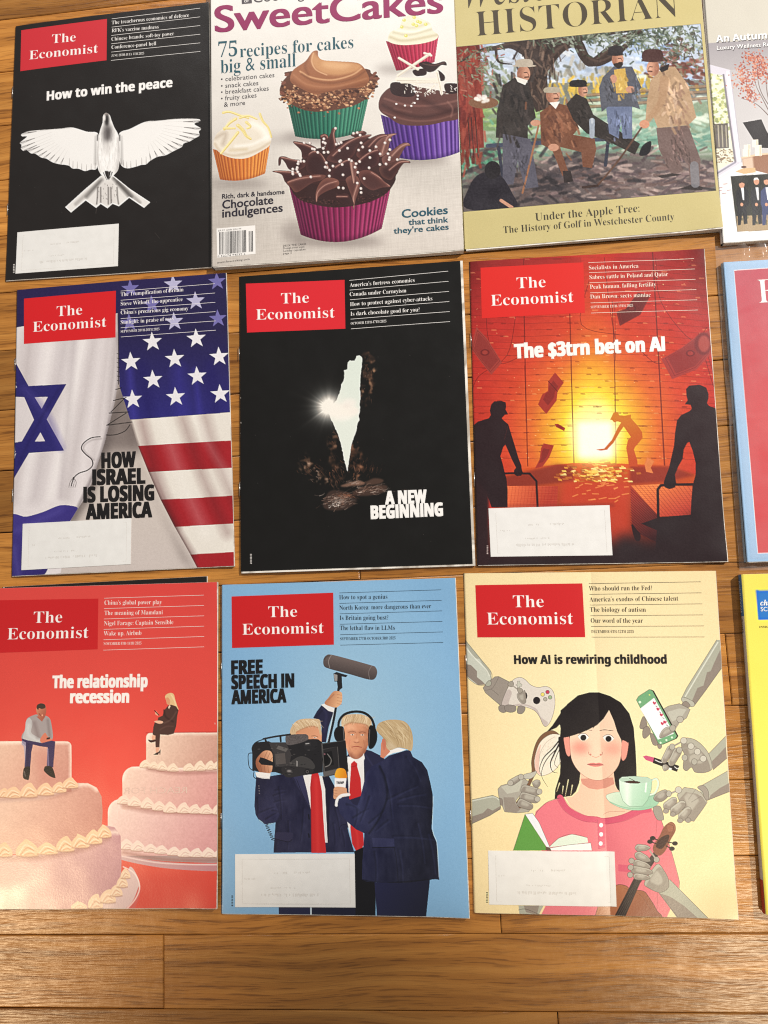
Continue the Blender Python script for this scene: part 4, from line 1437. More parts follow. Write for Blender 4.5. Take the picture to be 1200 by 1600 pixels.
    for x, y, w, h in ((20, 1300, 70, 62), (126, 1298, 96, 74), (216, 1290, 88, 52), (298, 1276, 76, 66), (366, 1260, 74, 60), (426, 1242, 70, 62), (474, 1214, 60, 56)):
        icing(c, x, y, w, h, r.uniform(-.2, .1), (236, 198, 160), (190, 136, 100))
    for x, y, w, h in ((360, 1540, 66, 34), (434, 1536, 62, 64), (490, 1510, 66, 58), (528, 1480, 52, 50), (555, 1440, 46, 50), (570, 1400, 40, 44)):
        icing(c, x, y, w, h, r.uniform(-.1, .2), (240, 208, 178), (200, 150, 128))
    # seated man
    c.F(0, 1070, 6.667)
    c.P([(232, 520), (262, 470), (274, 380), (300, 340), (384, 308), (420, 330), (474, 322), (520, 350), (540, 420), (554, 540), (530, 580), (470, 560), (440, 600), (330, 600), (256, 580), (228, 560)], (160, 150, 150), sm=True)
    c.P([(262, 470), (274, 380), (310, 345), (340, 400), (330, 500), (420, 560), (420, 604), (300, 590), (240, 560)], (186, 184, 184), sm=True)
    c.L([(300, 420), (300, 520), (400, 580)], 30, (206, 208, 208), a=.6, bl=14)
    c.L([(360, 400), (400, 540)], 40, (120, 104, 104), a=.5, bl=18)
    c.L([(500, 370), (520, 540)], 26, (120, 108, 108), a=.5, bl=12)
    c.P([(380, 330), (440, 385), (476, 326)], (170, 96, 78))
    c.P([(380, 250), (400, 204), (430, 196), (466, 204), (484, 250), (480, 300), (462, 345), (432, 360), (404, 330), (384, 290)], lg((380, 260), (196, 134, 104), (480, 320), (160, 84, 66)), sm=True)
    c.P([(384, 240), (392, 208), (430, 194), (468, 206), (474, 238), (440, 252), (410, 244), (400, 262)], (66, 52, 44), sm=True)
    c.L([(410, 300), (424, 320)], 8, (120, 60, 50), a=.7, bl=3)
    c.E(443, 318, 8, 10, (236, 170, 140), a=.8, bl=3)
    c.P([(420, 570), (470, 500), (500, 540), (540, 570), (500, 610), (440, 606)], (206, 120, 96), sm=True)
    c.P([(488, 552), (526, 546), (522, 564), (488, 572)], (34, 24, 30))
    c.P([(232, 560), (290, 578), (440, 606), (540, 580), (578, 590), (570, 700), (556, 860), (490, 850), (496, 720), (500, 650), (420, 640), (346, 622), (330, 700), (318, 860), (258, 870), (262, 740), (272, 640), (232, 600)], (52, 42, 84), sm=False)
    c.P([(232, 580), (272, 600), (264, 850), (256, 700), (248, 640), (226, 620)], (164, 158, 180), a=.8, bl=3)
    c.L([(500, 670), (506, 850)], 14, (150, 140, 168), a=.7, bl=6)
    c.L([(300, 620), (290, 850)], 30, (38, 30, 66), a=.7, bl=10)
    c.P([(258, 860), (316, 858), (304, 980), (280, 988), (246, 970), (242, 920)], (30, 24, 26), sm=True)
    c.P([(480, 846), (544, 856), (578, 950), (572, 970), (520, 950), (464, 900), (462, 870)], (34, 30, 28), sm=True)
    c.L([(256, 900), (266, 950)], 8, (150, 140, 134), a=.6, bl=3)
    # seated woman
    c.F(200, 1060, 8)
    c.P([(462, 230), (480, 200), (530, 182), (570, 200), (590, 270), (612, 340), (628, 390), (590, 380), (540, 350), (520, 330), (490, 320), (476, 280)], (222, 184, 134), sm=True)
    c.P([(472, 250), (500, 240), (524, 280), (516, 330), (486, 322), (478, 290)], (214, 150, 112), sm=True)
    c.L([(540, 210), (570, 260), (600, 350)], 14, (242, 214, 170), a=.7, bl=6)
    c.P([(500, 340), (540, 330), (600, 350), (628, 400), (612, 480), (600, 600), (570, 690), (500, 708), (400, 700), (392, 860), (344, 862), (340, 720), (306, 700), (316, 610), (330, 556), (372, 520), (376, 490), (430, 466), (450, 400)], (76, 50, 44), sm=False)
    c.P([(500, 360), (520, 330), (530, 350), (508, 386)], (236, 200, 176))
    c.P([(326, 540), (380, 526), (436, 540), (424, 562), (380, 566)], (226, 176, 148), sm=True)
    c.L([(450, 400), (470, 480), (560, 540)], 22, (54, 34, 32), a=.7, bl=8)
    c.L([(600, 420), (540, 510), (450, 560)], 16, (104, 76, 66), a=.6, bl=8)
    c.L([(400, 640), (480, 600), (560, 600)], 14, (100, 70, 62), a=.6, bl=8)
    c.P([(336, 430), (352, 408), (384, 450), (372, 468), (340, 450)], (224, 160, 130))
    c.L([(332, 404), (384, 458)], 9, (30, 20, 24))
    c.P([(306, 706), (344, 716), (340, 766), (300, 780), (296, 740)], (226, 170, 140))
    c.P([(250, 766), (290, 772), (346, 764), (336, 790), (280, 800)], (64, 36, 34), sm=True)
    c.P([(344, 866), (390, 864), (386, 900), (360, 940), (346, 920)], (222, 166, 138))
    c.P([(314, 956), (350, 930), (384, 916), (408, 884), (400, 954), (392, 956), (390, 924), (372, 956)], (52, 30, 30))
    # show-through of the page behind
    c.F(0, 890, 2.909)
    chips(c, [(976, 700), (980, 1536)])


def art_camera(c):
    """three fair-haired men in navy suits: one with a shoulder camera, one with boom and headphones, one seen from behind with a microphone"""
    r = c.rng
    c.F(330, 890, 2.857)
    X, Y = c.xy()
    d = np.hypot((X - 620) / 420, (Y - 700) / 620)
    t = np.clip(d / 1.25, 0, 1)[..., None]
    c.a[:] = np.array((158, 193, 214)) * (1 - t) + np.array((128, 172, 208)) * t
    c.a += (c.noise(5, 5, 2) * 3)[..., None]
    NV, NVd, NVl = (36, 36, 62), (24, 24, 44), (52, 52, 84)
    skin, skd = (214, 158, 122), (174, 112, 84)
    hair, hrd = (206, 176, 138), (160, 128, 94)
    shirt = (232, 228, 224)
    red = (194, 40, 42)
    # boom arm
    c.F(380, 1010, 6)
    c.P([(656, 672), (690, 610), (736, 550), (800, 580), (850, 622), (826, 680), (800, 760), (776, 900), (730, 900), (736, 760), (720, 690)], NV)
    c.clip = c.mask([(656, 672), (690, 610), (736, 550), (800, 580), (850, 622), (826, 680), (800, 760), (776, 900), (730, 900), (736, 760), (720, 690)])
    c.L([(750, 590), (780, 640), (760, 800)], 22, NVl, a=.5, bl=10)
    c.L([(670, 680), (740, 600)], 18, NVd, a=.6, bl=8)
    c.clip = None
    c.L([(910, 280), (880, 500), (846, 700), (800, 900)], 22, (26, 26, 30))
    c.L([(858, 560), (832, 690), (790, 890)], 5, (222, 230, 236), a=.8)
    c.P([(730, 548), (764, 536), (856, 582), (846, 618), (800, 606)], shirt)
    c.P([(764, 538), (800, 480), (846, 424), (890, 420), (926, 440), (926, 520), (906, 552), (860, 574)], lg((780, 460), (176, 116, 84), (900, 500), (224, 172, 130)), sm=True)
    for yy in (452, 480, 510, 538):
        c.L([(880, yy), (924, yy + 6)], 3.5, (150, 94, 66), a=.8)
    c.L([(800, 500), (850, 450)], 10, (160, 104, 76), a=.6, bl=4)
    c.P([(846, 256), (876, 240), (930, 258), (980, 272), (964, 290), (924, 282), (930, 390), (890, 420), (884, 370), (880, 330), (856, 330)], (34, 32, 34))
    c.P([(848, 258), (884, 268), (882, 322), (858, 326)], (150, 146, 144))
    mic = [(752, 130), (776, 88), (826, 78), (1000, 122), (1200, 178), (1240, 196), (1256, 244), (1236, 300), (1180, 312), (1000, 262), (820, 214), (760, 186)]
    c.P(mic, lg((960, 100), (112, 98, 94), (920, 280), (62, 54, 54)), sm=True)
    c.clip = c.mask(mic, sm=True)
    for i in range(300):
        x, y = r.uniform(760, 1250), r.uniform(80, 310)
        c.L([(x, y), (x + r.uniform(-6, 14), y + r.uniform(-2, 10))], 2, (140, 126, 120) if r.random() < .5 else (48, 42, 42), a=.35)
    c.L([(826, 84), (800, 140), (812, 200)], 5, (170, 160, 154), a=.7)
    c.L([(1206, 180), (1176, 240), (1186, 308)], 5, (150, 140, 136), a=.6)
    c.L([(760, 120), (776, 100), (810, 86)], 12, (40, 36, 36), a=.5, bl=8)
    c.clip = None
    # ---- headphone man (centre)
    c.P([(950, 1060), (1000, 990), (1120, 960), (1200, 980), (1320, 1040), (1350, 1300), (1250, 1700), (900, 1700)], NV)
    c.P([(970, 1040), (1130, 1000), (1140, 1120), (1130, 1380), (990, 1400)], shirt)
    c.P([(1130, 990), (1200, 990), (1320, 1040), (1330, 1250), (1180, 1380), (1134, 1330)], NV)
    c.L([(1150, 1020), (1240, 1160)], 14, NVl, a=.6, bl=6)
    face = [(945, 740), (960, 690), (1010, 650), (1100, 648), (1170, 690), (1190, 760), (1184, 850), (1168, 930), (1130, 1010), (1070, 1056), (1010, 1040), (980, 990), (955, 900)]
    c.P(face, lg((950, 800), (226, 160, 122), (1190, 900), (204, 140, 104)), sm=True)
    c.clip = c.mask(face, sm=True)
    c.L([(985, 1010), (1070, 1060), (1150, 990)], 50, (150, 94, 76), a=.7, bl=20)
    c.E(1020, 800, 44, 14, (176, 110, 84), a=.55, bl=8)
    c.E(1116, 804, 40, 14, (170, 106, 82), a=.55, bl=8)
    c.L([(985, 806), (1020, 796), (1056, 806)], 7, (150, 96, 72), a=.8, bl=2)
    c.L([(1088, 808), (1116, 800), (1150, 812)], 7, (150, 96, 72), a=.8, bl=2)
    c.E(1022, 828, 18, 7, (232, 214, 200), a=.9, bl=1.5); c.E(1024, 829, 7, 6, (70, 60, 60))
    c.E(1116, 830, 18, 7, (232, 214, 200), a=.9, bl=1.5); c.E(1118, 830, 7, 6, (60, 54, 56))
    c.L([(1064, 820), (1060, 870), (1052, 894)], 9, (190, 122, 92), a=.6, bl=5)
    c.L([(1038, 896), (1062, 904), (1086, 896)], 7, (150, 88, 68), a=.75, bl=3)
    c.E(1064, 880, 16, 12, (238, 178, 140), a=.6, bl=6)
    c.L([(1018, 944), (1060, 938), (1108, 946)], 7, (160, 74, 64), a=.9, bl=2)
    c.L([(1024, 960), (1064, 962), (1100, 958)], 8, (206, 130, 108), a=.7, bl=4)
    c.L([(1000, 880), (990, 930), (1004, 972)], 6, (176, 108, 84), a=.5, bl=5)
    c.L([(1128, 880), (1140, 940)], 6, (176, 108, 84), a=.5, bl=5)
    c.E(980, 900, 26, 40, (232, 150, 118), a=.5, bl=14)
    c.L([(1180, 760), (1176, 900), (1110, 1030)], 60, (150, 88, 64), a=.5, bl=30)
    c.E(1000, 760, 50, 30, (242, 188, 150), a=.6, bl=16)
    c.a += (c.noise(40, 40, 3) * 12 * c.clip)[..., None]
    c.clip = None
    c.P([(930, 760), (920, 700), (950, 650), (1020, 636), (1120, 640), (1190, 680), (1204, 740), (1186, 760), (1150, 730), (1080, 720), (1010, 716), (960, 730)], hair, sm=True)
    for i in range(24):
        x = 940 + i * 11
        c.L([(x, 720 - abs(i - 12) * -1), (x + 20, 680), (x + 44, 660)], 4, (228, 204, 170) if i % 2 else hrd, a=.5, bl=2)
    for i in range(70):
        x = r.uniform(930, 1196)
        y = 640 + (x - 1060) ** 2 * 0.0024 + r.uniform(-4, 6)
        c.L([(x, y), (x + r.uniform(-26, 10), y + r.uniform(28, 50)), (x + r.uniform(-44, 4), y + r.uniform(60, 100))], r.uniform(3, 8), [(236, 212, 176), (214, 186, 146), (176, 142, 104), (246, 228, 200)][r.integers(4)], w2=2, a=.5, bl=2)
    c.L([(950, 742), (1010, 716), (1090, 722), (1150, 734), (1186, 764)], 10, (160, 112, 80), a=.5, bl=6)
    hp = [(906, 860), (894, 780), (900, 700), (950, 638), (1040, 612), (1130, 622), (1196, 670), (1226, 740), (1230, 800)]
    c.L(hp, 22, (26, 26, 28))
    c.P([(852, 800), (880, 756), (940, 760), (950, 880), (880, 890), (854, 850)], (24, 24, 26), sm=True)
    c.L([(938, 770), (946, 880)], 7, (120, 116, 114), a=.8)
    c.P([(1178, 760), (1210, 740), (1250, 790), (1254, 880), (1220, 950), (1180, 956), (1168, 880)], (22, 22, 24), sm=True)
    c.L([(1186, 780), (1176, 930)], 7, (120, 116, 114), a=.7)
    c.P([(980, 1030), (1010, 1050), (1060, 1070), (1010, 1120), (990, 1100)], (244, 240, 236))
    c.P([(1130, 1000), (1140, 1050), (1100, 1130), (1060, 1076), (1110, 1050)], (238, 234, 230))
    c.P([(1010, 1100), (1040, 1072), (1070, 1100), (1066, 1120), (1100, 1240), (1110, 1400), (990, 1440), (1000, 1280), (1010, 1140)], red)
    c.L([(1010, 1130), (1066, 1118)], 6, (140, 20, 28), a=.6, bl=3)
    c.F(380, 1180, 6)
    c.P([(975, 610), (1000, 640), (1010, 740), (1020, 830), (1076, 936), (1130, 840), (1124, 740), (1090, 600)], red)
    c.P([(970, 612), (1006, 640), (1000, 740), (990, 700)], shirt)
    c.L([(1040, 640), (1070, 760), (1074, 900)], 18, (224, 70, 66), a=.4, bl=10)
    # ---- camera man (left): jacket
    jk = [(104, 480), (110, 340), (122, 190), (180, 216), (262, 196), (420, 170), (560, 190), (800, 200), (900, 420), (960, 600), (990, 740), (1040, 910), (282, 916), (290, 780), (302, 630), (250, 656), (200, 650), (150, 620), (116, 560)]
    c.P(jk, NV)
    m = c.mask(jk)
    c.clip = m
    c.P([(0, 560), (140, 600), (210, 650), (300, 632), (282, 920), (0, 920)], (150, 188, 208))
    c.P([(120, 200), (270, 200), (280, 400), (340, 560), (302, 632), (200, 650), (110, 560)], lg((120, 300), (30, 30, 54), (300, 500), (44, 44, 74)))
    for x, y, l, a in ((150, 540, 150, -20), (210, 600, 120, -30), (280, 380, 110, -15), (290, 440, 100, -10), (270, 520, 90, 20), (300, 330, 90, -5), (130, 400, 200, 90), (330, 300, 300, 85), (420, 620, 260, 92), (560, 500, 300, 95),
                       (470, 250, 200, 60), (860, 500, 260, 80), (840, 640, 200, 85), (920, 700, 160, 80)):
        b = math.radians(a)
        dx, dy = math.cos(b) * l, math.sin(b) * l
        c.L([(x, y), (x + dx * .5 + 6, y + dy * .5 - 6), (x + dx, y + dy)], 16, NVd, w2=5, a=.65, bl=7)
        c.L([(x + 14, y + 10), (x + dx * .5 + 20, y + dy * .5 + 4), (x + dx + 12, y + dy + 8)], 12, NVl, w2=4, a=.45, bl=8)
    c.a += (c.noise(90, 140, 3) * 13 * m + c.noise(26, 60, 2) * 6 * m)[..., None]
    c.P([(300, 640), (360, 560), (330, 640), (310, 900), (282, 916)], NVd, a=.5, bl=6)
    c.P([(296, 740), (330, 724), (452, 730), (462, 760), (450, 800), (420, 812), (300, 786)], (44, 42, 68), sm=True)
    c.L([(300, 786), (420, 814), (456, 790)], 5, (16, 16, 30), a=.8)
    c.P([(470, 200), (560, 190), (640, 470), (640, 520), (600, 470)], NVl, a=.75)
    c.L([(500, 230), (560, 380), (630, 510)], 4, (18, 18, 34))
    c.L([(900, 700), (915, 660), (960, 650)], 4, (18, 18, 34))
    c.clip = None
    for yy in (290, 312, 336, 360):
        c.E(146 + (yy - 290) * .06, yy, 6, 5, (110, 104, 110))
    c.P([(560, 190), (600, 180), (770, 200), (770, 380), (790, 820), (760, 822), (630, 500), (596, 330)], shirt)
    c.P([(740, 200), (800, 190), (860, 300), (810, 420), (800, 820), (790, 820), (775, 500), (768, 320)], NVd)
    c.P([(640, 180), (664, 140), (700, 160), (712, 200), (736, 340), (748, 560), (760, 740), (776, 918), (638, 918), (636, 740), (634, 520), (626, 300)], red)
    c.L([(680, 220), (690, 500), (700, 900)], 26, (218, 62, 60), a=.5, bl=14)
    c.L([(640, 200), (636, 500), (642, 900)], 10, (150, 24, 32), a=.5, bl=5)
    c.L([(760, 520), (780, 820)], 3, (180, 176, 174))
    c.L([(612, 560), (616, 600)], 12, (18, 18, 30)); c.L([(612, 740), (616, 770)], 12, (18, 18, 30))
    # coiled lead
    cl = []
    for i in range(34):
        t = i / 33
        cl.append((214 + 66 * t + 16 * math.sin(i * 1.35), 650 + 150 * t))
    c.L(cl, 5, (28, 26, 30), sm=True)
    # legs below the label
    c.P([(330, 1425), (628, 1425), (628, 1520), (334, 1520)], (30, 32, 62))
    c.P([(628, 1425), (642, 1425), (640, 1520), (628, 1520)], (190, 200, 208))
    c.P([(642, 1425), (1240, 1425), (1240, 1520), (640, 1520)], (22, 24, 46))
    c.P([(1040, 900), (1130, 860), (1150, 1180), (1240, 1180), (1240, 1520), (1052, 1520)], (14, 14, 20))
    # ---- his head and the camera
    c.F(380, 1010, 6)
    c.P([(470, 820), (490, 740), (560, 700), (690, 720), (730, 790), (736, 860), (724, 960), (660, 1010), (540, 1020)], lg((500, 800), (206, 146, 108), (730, 900), (224, 158, 122)), sm=True)
    c.P([(444, 830), (446, 770), (500, 700), (580, 678), (680, 680), (716, 690), (726, 740), (734, 830), (716, 820), (700, 760), (640, 744), (560, 770), (500, 800), (490, 824)], hair, sm=True)
    for i in range(26):
        x = 470 + i * 9
        c.L([(x - 10, 800 - i * 2.4), (x + 12, 740 - i), (x + 50, 700)], 4, (226, 204, 168) if i % 2 else hrd, a=.5, bl=2)
    for i in range(70):
        x = r.uniform(455, 716)
        y = 690 + (x - 600) ** 2 * 0.0022 + r.uniform(-6, 10)
        c.L([(x, y), (x + r.uniform(10, 40), y + r.uniform(14, 30)), (x + r.uniform(20, 60), y + r.uniform(40, 76))], r.uniform(3, 8), [(236, 212, 176), (214, 186, 146), (176, 142, 104), (246, 228, 200)][r.integers(4)], w2=2, a=.5, bl=2)
    c.L([(500, 806), (560, 772), (640, 748), (700, 764)], 9, (160, 112, 80), a=.5, bl=5)
    c.L([(640, 842), (670, 838), (700, 850)], 6, (140, 96, 70), a=.8, bl=2)
    c.E(674, 856, 14, 6, (236, 220, 206), bl=1); c.E(672, 856, 6, 5, (60, 54, 60))
    c.L([(640, 876), (690, 876)], 5, (176, 116, 90), a=.6, bl=3)
    c.E(700, 890, 12, 20, (214, 136, 106), a=.7, bl=5)
    c.P([(540, 990), (620, 986), (700, 970), (700, 1010), (620, 1020), (544, 1018)], (190, 112, 84))
    c.L([(560, 1002), (640, 996)], 5, (150, 70, 60), a=.8)
    c.L([(630, 1000), (700, 980)], 6, (236, 224, 210), a=.7)
    K, Kl = (32, 31, 34), (66, 64, 66)
    c.P([(86, 930), (110, 900), (240, 890), (300, 920), (400, 910), (450, 870), (700, 870), (740, 900), (746, 1180), (640, 1200), (560, 1210), (440, 1230), (360, 1200), (300, 1180), (150, 1180), (84, 1160)], K, sm=False)
    c.P([(240, 900), (400, 900), (450, 1010), (430, 1130), (300, 1130), (280, 1000)], (58, 55, 56))
    c.P([(300, 1010), (390, 1000), (400, 1100), (306, 1110)], (84, 78, 76))
    c.P([(440, 1090), (540, 1030), (640, 1070), (660, 1150), (460, 1150)], (62, 60, 60), sm=True)
    c.P([(500, 1070), (510, 1080), (508, 1130), (498, 1126)], (150, 146, 144))
    c.P([(330, 930), (420, 960), (400, 990), (310, 960)], (96, 92, 90))
    c.P([(396, 860), (420, 832), (560, 822), (600, 830), (612, 860), (590, 886), (480, 920), (410, 920)], (88, 82, 82), sm=True)
    c.clip = c.mask([(396, 860), (420, 832), (560, 822), (600, 830), (612, 860), (590, 886), (480, 920), (410, 920)], sm=True)
    c.grain(16, 6, 6, 2, c.clip)
    c.clip = None
    c.P([(570, 910), (600, 880), (660, 870), (688, 890), (690, 950), (640, 980), (580, 966)], (36, 35, 38), sm=True)
    c.P([(576, 900), (632, 896), (634, 930), (578, 936)], (48, 46, 48))
    c.L([(586, 914), (616, 910)], 7, (200, 198, 196), a=.8)
    c.L([(190, 868), (300, 846), (440, 826)], 16, (38, 36, 38))
    c.L([(210, 880), (216, 900)], 18, K); c.L([(350, 850), (352, 890)], 18, K)
    c.L([(90, 1000), (84, 950), (120, 900), (190, 872)], 9, K)
    c.L([(84, 1000), (50, 1010), (48, 1080), (60, 1140), (100, 1170)], 7, K)
    c.L([(100, 1180), (96, 1220), (116, 1240)], 7, K)
    c.P([(360, 1140), (420, 1120), (640, 1150), (640, 1190), (560, 1210), (420, 1230), (370, 1190)], (44, 42, 44), sm=True)
    c.E(430, 1170, 22, 10, (180, 172, 168), a=.8, bl=3)
    c.E(600, 1176, 26, 26, (30, 30, 32)); c.E(600, 1176, 15, 15, (78, 74, 74)); c.E(600, 1176, 8, 8, (24, 24, 26))
    for i in range(46):
        x, y = r.uniform(110, 700), r.uniform(920, 1200)
        c.P([(x, y), (x + r.uniform(8, 26), y - 2), (x + r.uniform(8, 26), y + r.uniform(3, 9)), (x, y + 6)], (98, 94, 92) if r.random() < .45 else (18, 18, 20), a=.55)
    # hand under the strap
    c.P([(120, 1120), (122, 1060), (170, 1000), (200, 980), (230, 976), (262, 990), (276, 1040), (262, 1180), (170, 1190), (140, 1160)], lg((130, 1100), (150, 92, 66), (260, 1060), (220, 166, 130)), sm=True)
    for a, b in (((196, 1050), (226, 982)), ((222, 1060), (250, 1000)), ((248, 1076), (274, 1040)), ((160, 1110), (176, 1180)), ((196, 1120), (206, 1186)), ((230, 1120), (236, 1180))):
        c.L([a, b], 4, (130, 80, 58), a=.8, bl=1.5)
    c.P([(160, 1040), (200, 1050), (290, 1090), (280, 1120), (170, 1110), (144, 1080)], (30, 29, 32))
    c.P([(112, 1182), (150, 1180), (256, 1192), (246, 1244), (180, 1240), (126, 1226)], shirt)
    c.L([(130, 1226), (240, 1240)], 4, (180, 176, 178), a=.7)
    # matte box
    mb = [(728, 910), (956, 880), (986, 1172), (966, 1186), (752, 1228)]
    c.P(mb, (62, 60, 60))
    c.P([(742, 920), (960, 884), (984, 1164), (900, 1170), (880, 940), (744, 964)], (28, 27, 30))
    c.P([(744, 972), (884, 940), (896, 1140), (760, 1172)], (38, 36, 38))
    c.P([(744, 1000), (830, 980), (850, 1110), (760, 1130)], (20, 20, 22))
    c.L([(790, 1010), (824, 1060), (810, 1110), (770, 1130)], 7, (150, 146, 142), a=.75)
    c.L([(800, 1030), (830, 1070), (820, 1100)], 4, (90, 88, 86), a=.8)
    c.E(770, 1060, 28, 46, (12, 12, 14)); c.E(762, 1010, 9, 8, (150, 100, 110), a=.8)
    c.L([(738, 915), (748, 1000), (762, 1222)], 6, (110, 106, 104), a=.7)
    c.L([(884, 944), (898, 1140)], 5, (96, 92, 90), a=.8)
    c.P([(748, 1180), (880, 1150), (880, 1190), (756, 1222)], (94, 90, 88))
    # microphone
    c.F(380, 1180, 6)
    c.P([(864, 210), (864, 160), (884, 128), (920, 122), (952, 134), (966, 170), (966, 216)], lg((866, 170), (236, 172, 48), (966, 190), (218, 132, 28)), sm=True)
    c.P([(856, 216), (968, 216), (958, 306), (856, 300)], (240, 236, 236))
    c.P([(860, 300), (958, 306), (970, 340), (980, 380), (900, 400), (850, 410), (846, 360)], skin, sm=True)
    for yy in (330, 356, 382):
        c.L([(852, yy), (880, yy + 4)], 4, (166, 110, 80), a=.8)
    c.L([(872, 470), (880, 420), (920, 380), (990, 370)], 26, (240, 237, 234))
    # ---- man seen from behind
    c.F(490, 1100, 4.848)
    back_j = [(180, 760), (190, 720), (250, 700), (270, 720), (300, 760), (330, 770), (350, 720), (390, 560), (400, 520), (440, 470), (520, 430), (570, 390), (700, 350), (730, 350), (752, 400), (820, 440), (860, 500),
              (884, 600), (900, 680), (904, 760), (892, 940), (910, 1000), (932, 1050), (942, 1200), (950, 1330), (920, 1324), (700, 1356), (540, 1352), (400, 1346), (366, 1330), (368, 1200), (384, 980), (320, 950), (250, 890), (200, 830)]
    c.P([(460, 1350), (880, 1330), (850, 1620), (480, 1620)], lg((460, 1400), (32, 34, 66), (860, 1500), (22, 24, 44)))
    c.P(back_j, lg((380, 700), (40, 42, 74), (900, 800), (20, 22, 40)))
    m = c.mask(back_j)
    c.clip = m
    for x, y, l, a in ((500, 480, 200, 75), (560, 720, 240, -25), (640, 720, 200, -12), (560, 880, 120, 140), (420, 900, 140, -40), (330, 800, 130, 100), (250, 760, 120, 30), (300, 860, 130, -30), (700, 400, 200, 60),
                       (600, 1000, 300, 4), (640, 1100, 260, 84), (780, 900, 300, 80), (860, 980, 300, 80), (460, 1120, 240, 88), (420, 700, 200, 110), (540, 560, 300, 80), (640, 760, 240, 5)):
        b = math.radians(a)
        dx, dy = math.cos(b) * l, math.sin(b) * l
        c.L([(x, y), (x + dx * .5 + 8, y + dy * .5 - 8), (x + dx, y + dy)], 14, (18, 20, 38), w2=4, a=.6, bl=7)
        c.L([(x + 12, y + 10), (x + dx * .5 + 18, y + dy * .5 + 2), (x + dx + 10, y + dy + 8)], 10, (56, 60, 96), w2=3, a=.4, bl=8)
    c.L([(500, 470), (540, 560), (556, 700), (500, 860), (420, 980)], 12, (14, 16, 30), a=.75, bl=6)
    c.L([(400, 520), (370, 680), (340, 780)], 22, (58, 62, 98), a=.45, bl=12)
    c.P([(440, 1014), (610, 1020), (612, 1080), (450, 1086)], (44, 46, 78))
    c.L([(446, 1088), (612, 1084)], 6, (14, 16, 28), a=.9, bl=2)
    c.L([(610, 1090), (626, 1180), (640, 1346)], 5, (16, 18, 32), a=.8, bl=2)
    c.L([(366, 1332), (540, 1354), (920, 1326)], 9, (14, 15, 26), a=.7, bl=3)
    c.L([(890, 560), (900, 760), (890, 940)], 40, (14, 15, 28), a=.5, bl=22)
    c.a += (c.noise(80, 130, 3) * 13 * m + c.noise(24, 60, 2) * 6 * m)[..., None]
    c.grain(3, 4, 4, 2, m)
    c.clip = None
    c.L([(905, 700), (900, 900), (906, 980), (934, 1060), (948, 1310)], 4, (206, 224, 238), a=.75, bl=2)
    c.P([(540, 400), (580, 350), (640, 330), (700, 344), (660, 360), (600, 372)], (236, 233, 230))
    c.P([(506, 400), (510, 300), (530, 250), (560, 330), (580, 360), (530, 412)], (206, 132, 104))
    c.P([(474, 190), (490, 150), (540, 126), (610, 118), (690, 134), (736, 190), (752, 270), (742, 352), (700, 340), (640, 330), (580, 350), (552, 330), (544, 290), (520, 250), (500, 230), (480, 206)], (190, 164, 124), sm=True)
    c.clip = c.mask([(474, 190), (490, 150), (540, 126), (610, 118), (690, 134), (736, 190), (752, 270), (742, 352), (700, 340), (640, 330), (580, 350), (552, 330), (544, 290), (520, 250), (500, 230), (480, 206)], sm=True)
    for i in range(60):
        x, y = r.uniform(480, 720), r.uniform(120, 260)
        c.L([(x, y), (x + 40, y + 40 + r.uniform(-10, 10)), (x + 60 - (x - 600) * .3, y + 110)], r.uniform(3, 8), (222, 202, 166) if r.random() < .5 else (150, 122, 86), w2=2, a=.45, bl=2)
    c.P([(550, 280), (600, 300), (640, 340), (560, 350)], (206, 186, 156), a=.7, bl=8)
    c.clip = None
    c.P([(518, 270), (540, 268), (548, 310), (536, 350), (524, 330)], (196, 116, 92), sm=True)
    c.F(330, 890, 2.857)
    for y in range(1456, 1500, 7):
        c.P([(90, y), (98, y), (98, y + 4), (90, y + 4)], (30, 40, 50))
    chips(c, [(44, 300), (44, 500), (46, 900), (44, 1290), (46, 1400), (46, 700)])


def robo(c, pts, col=(164, 160, 148), ln=(70, 62, 58), lw=2.2, sm=True, sh=None):
    p = spline(pts) if sm else np.asarray(pts, float)
    c.P(p, col)
    if sh is not None:
        c.clip = c.mask(p)
        m = p.mean(0)
        c.P(p + np.array(sh[0]), sh[1], a=.8)
        c.P(m + (p - m) * .5 - np.array(sh[0]) * .4, (206, 204, 190), a=.45, bl=3)
        c.clip = None
    c.L(np.vstack([p, p[:1]]), lw, ln, sm=False)


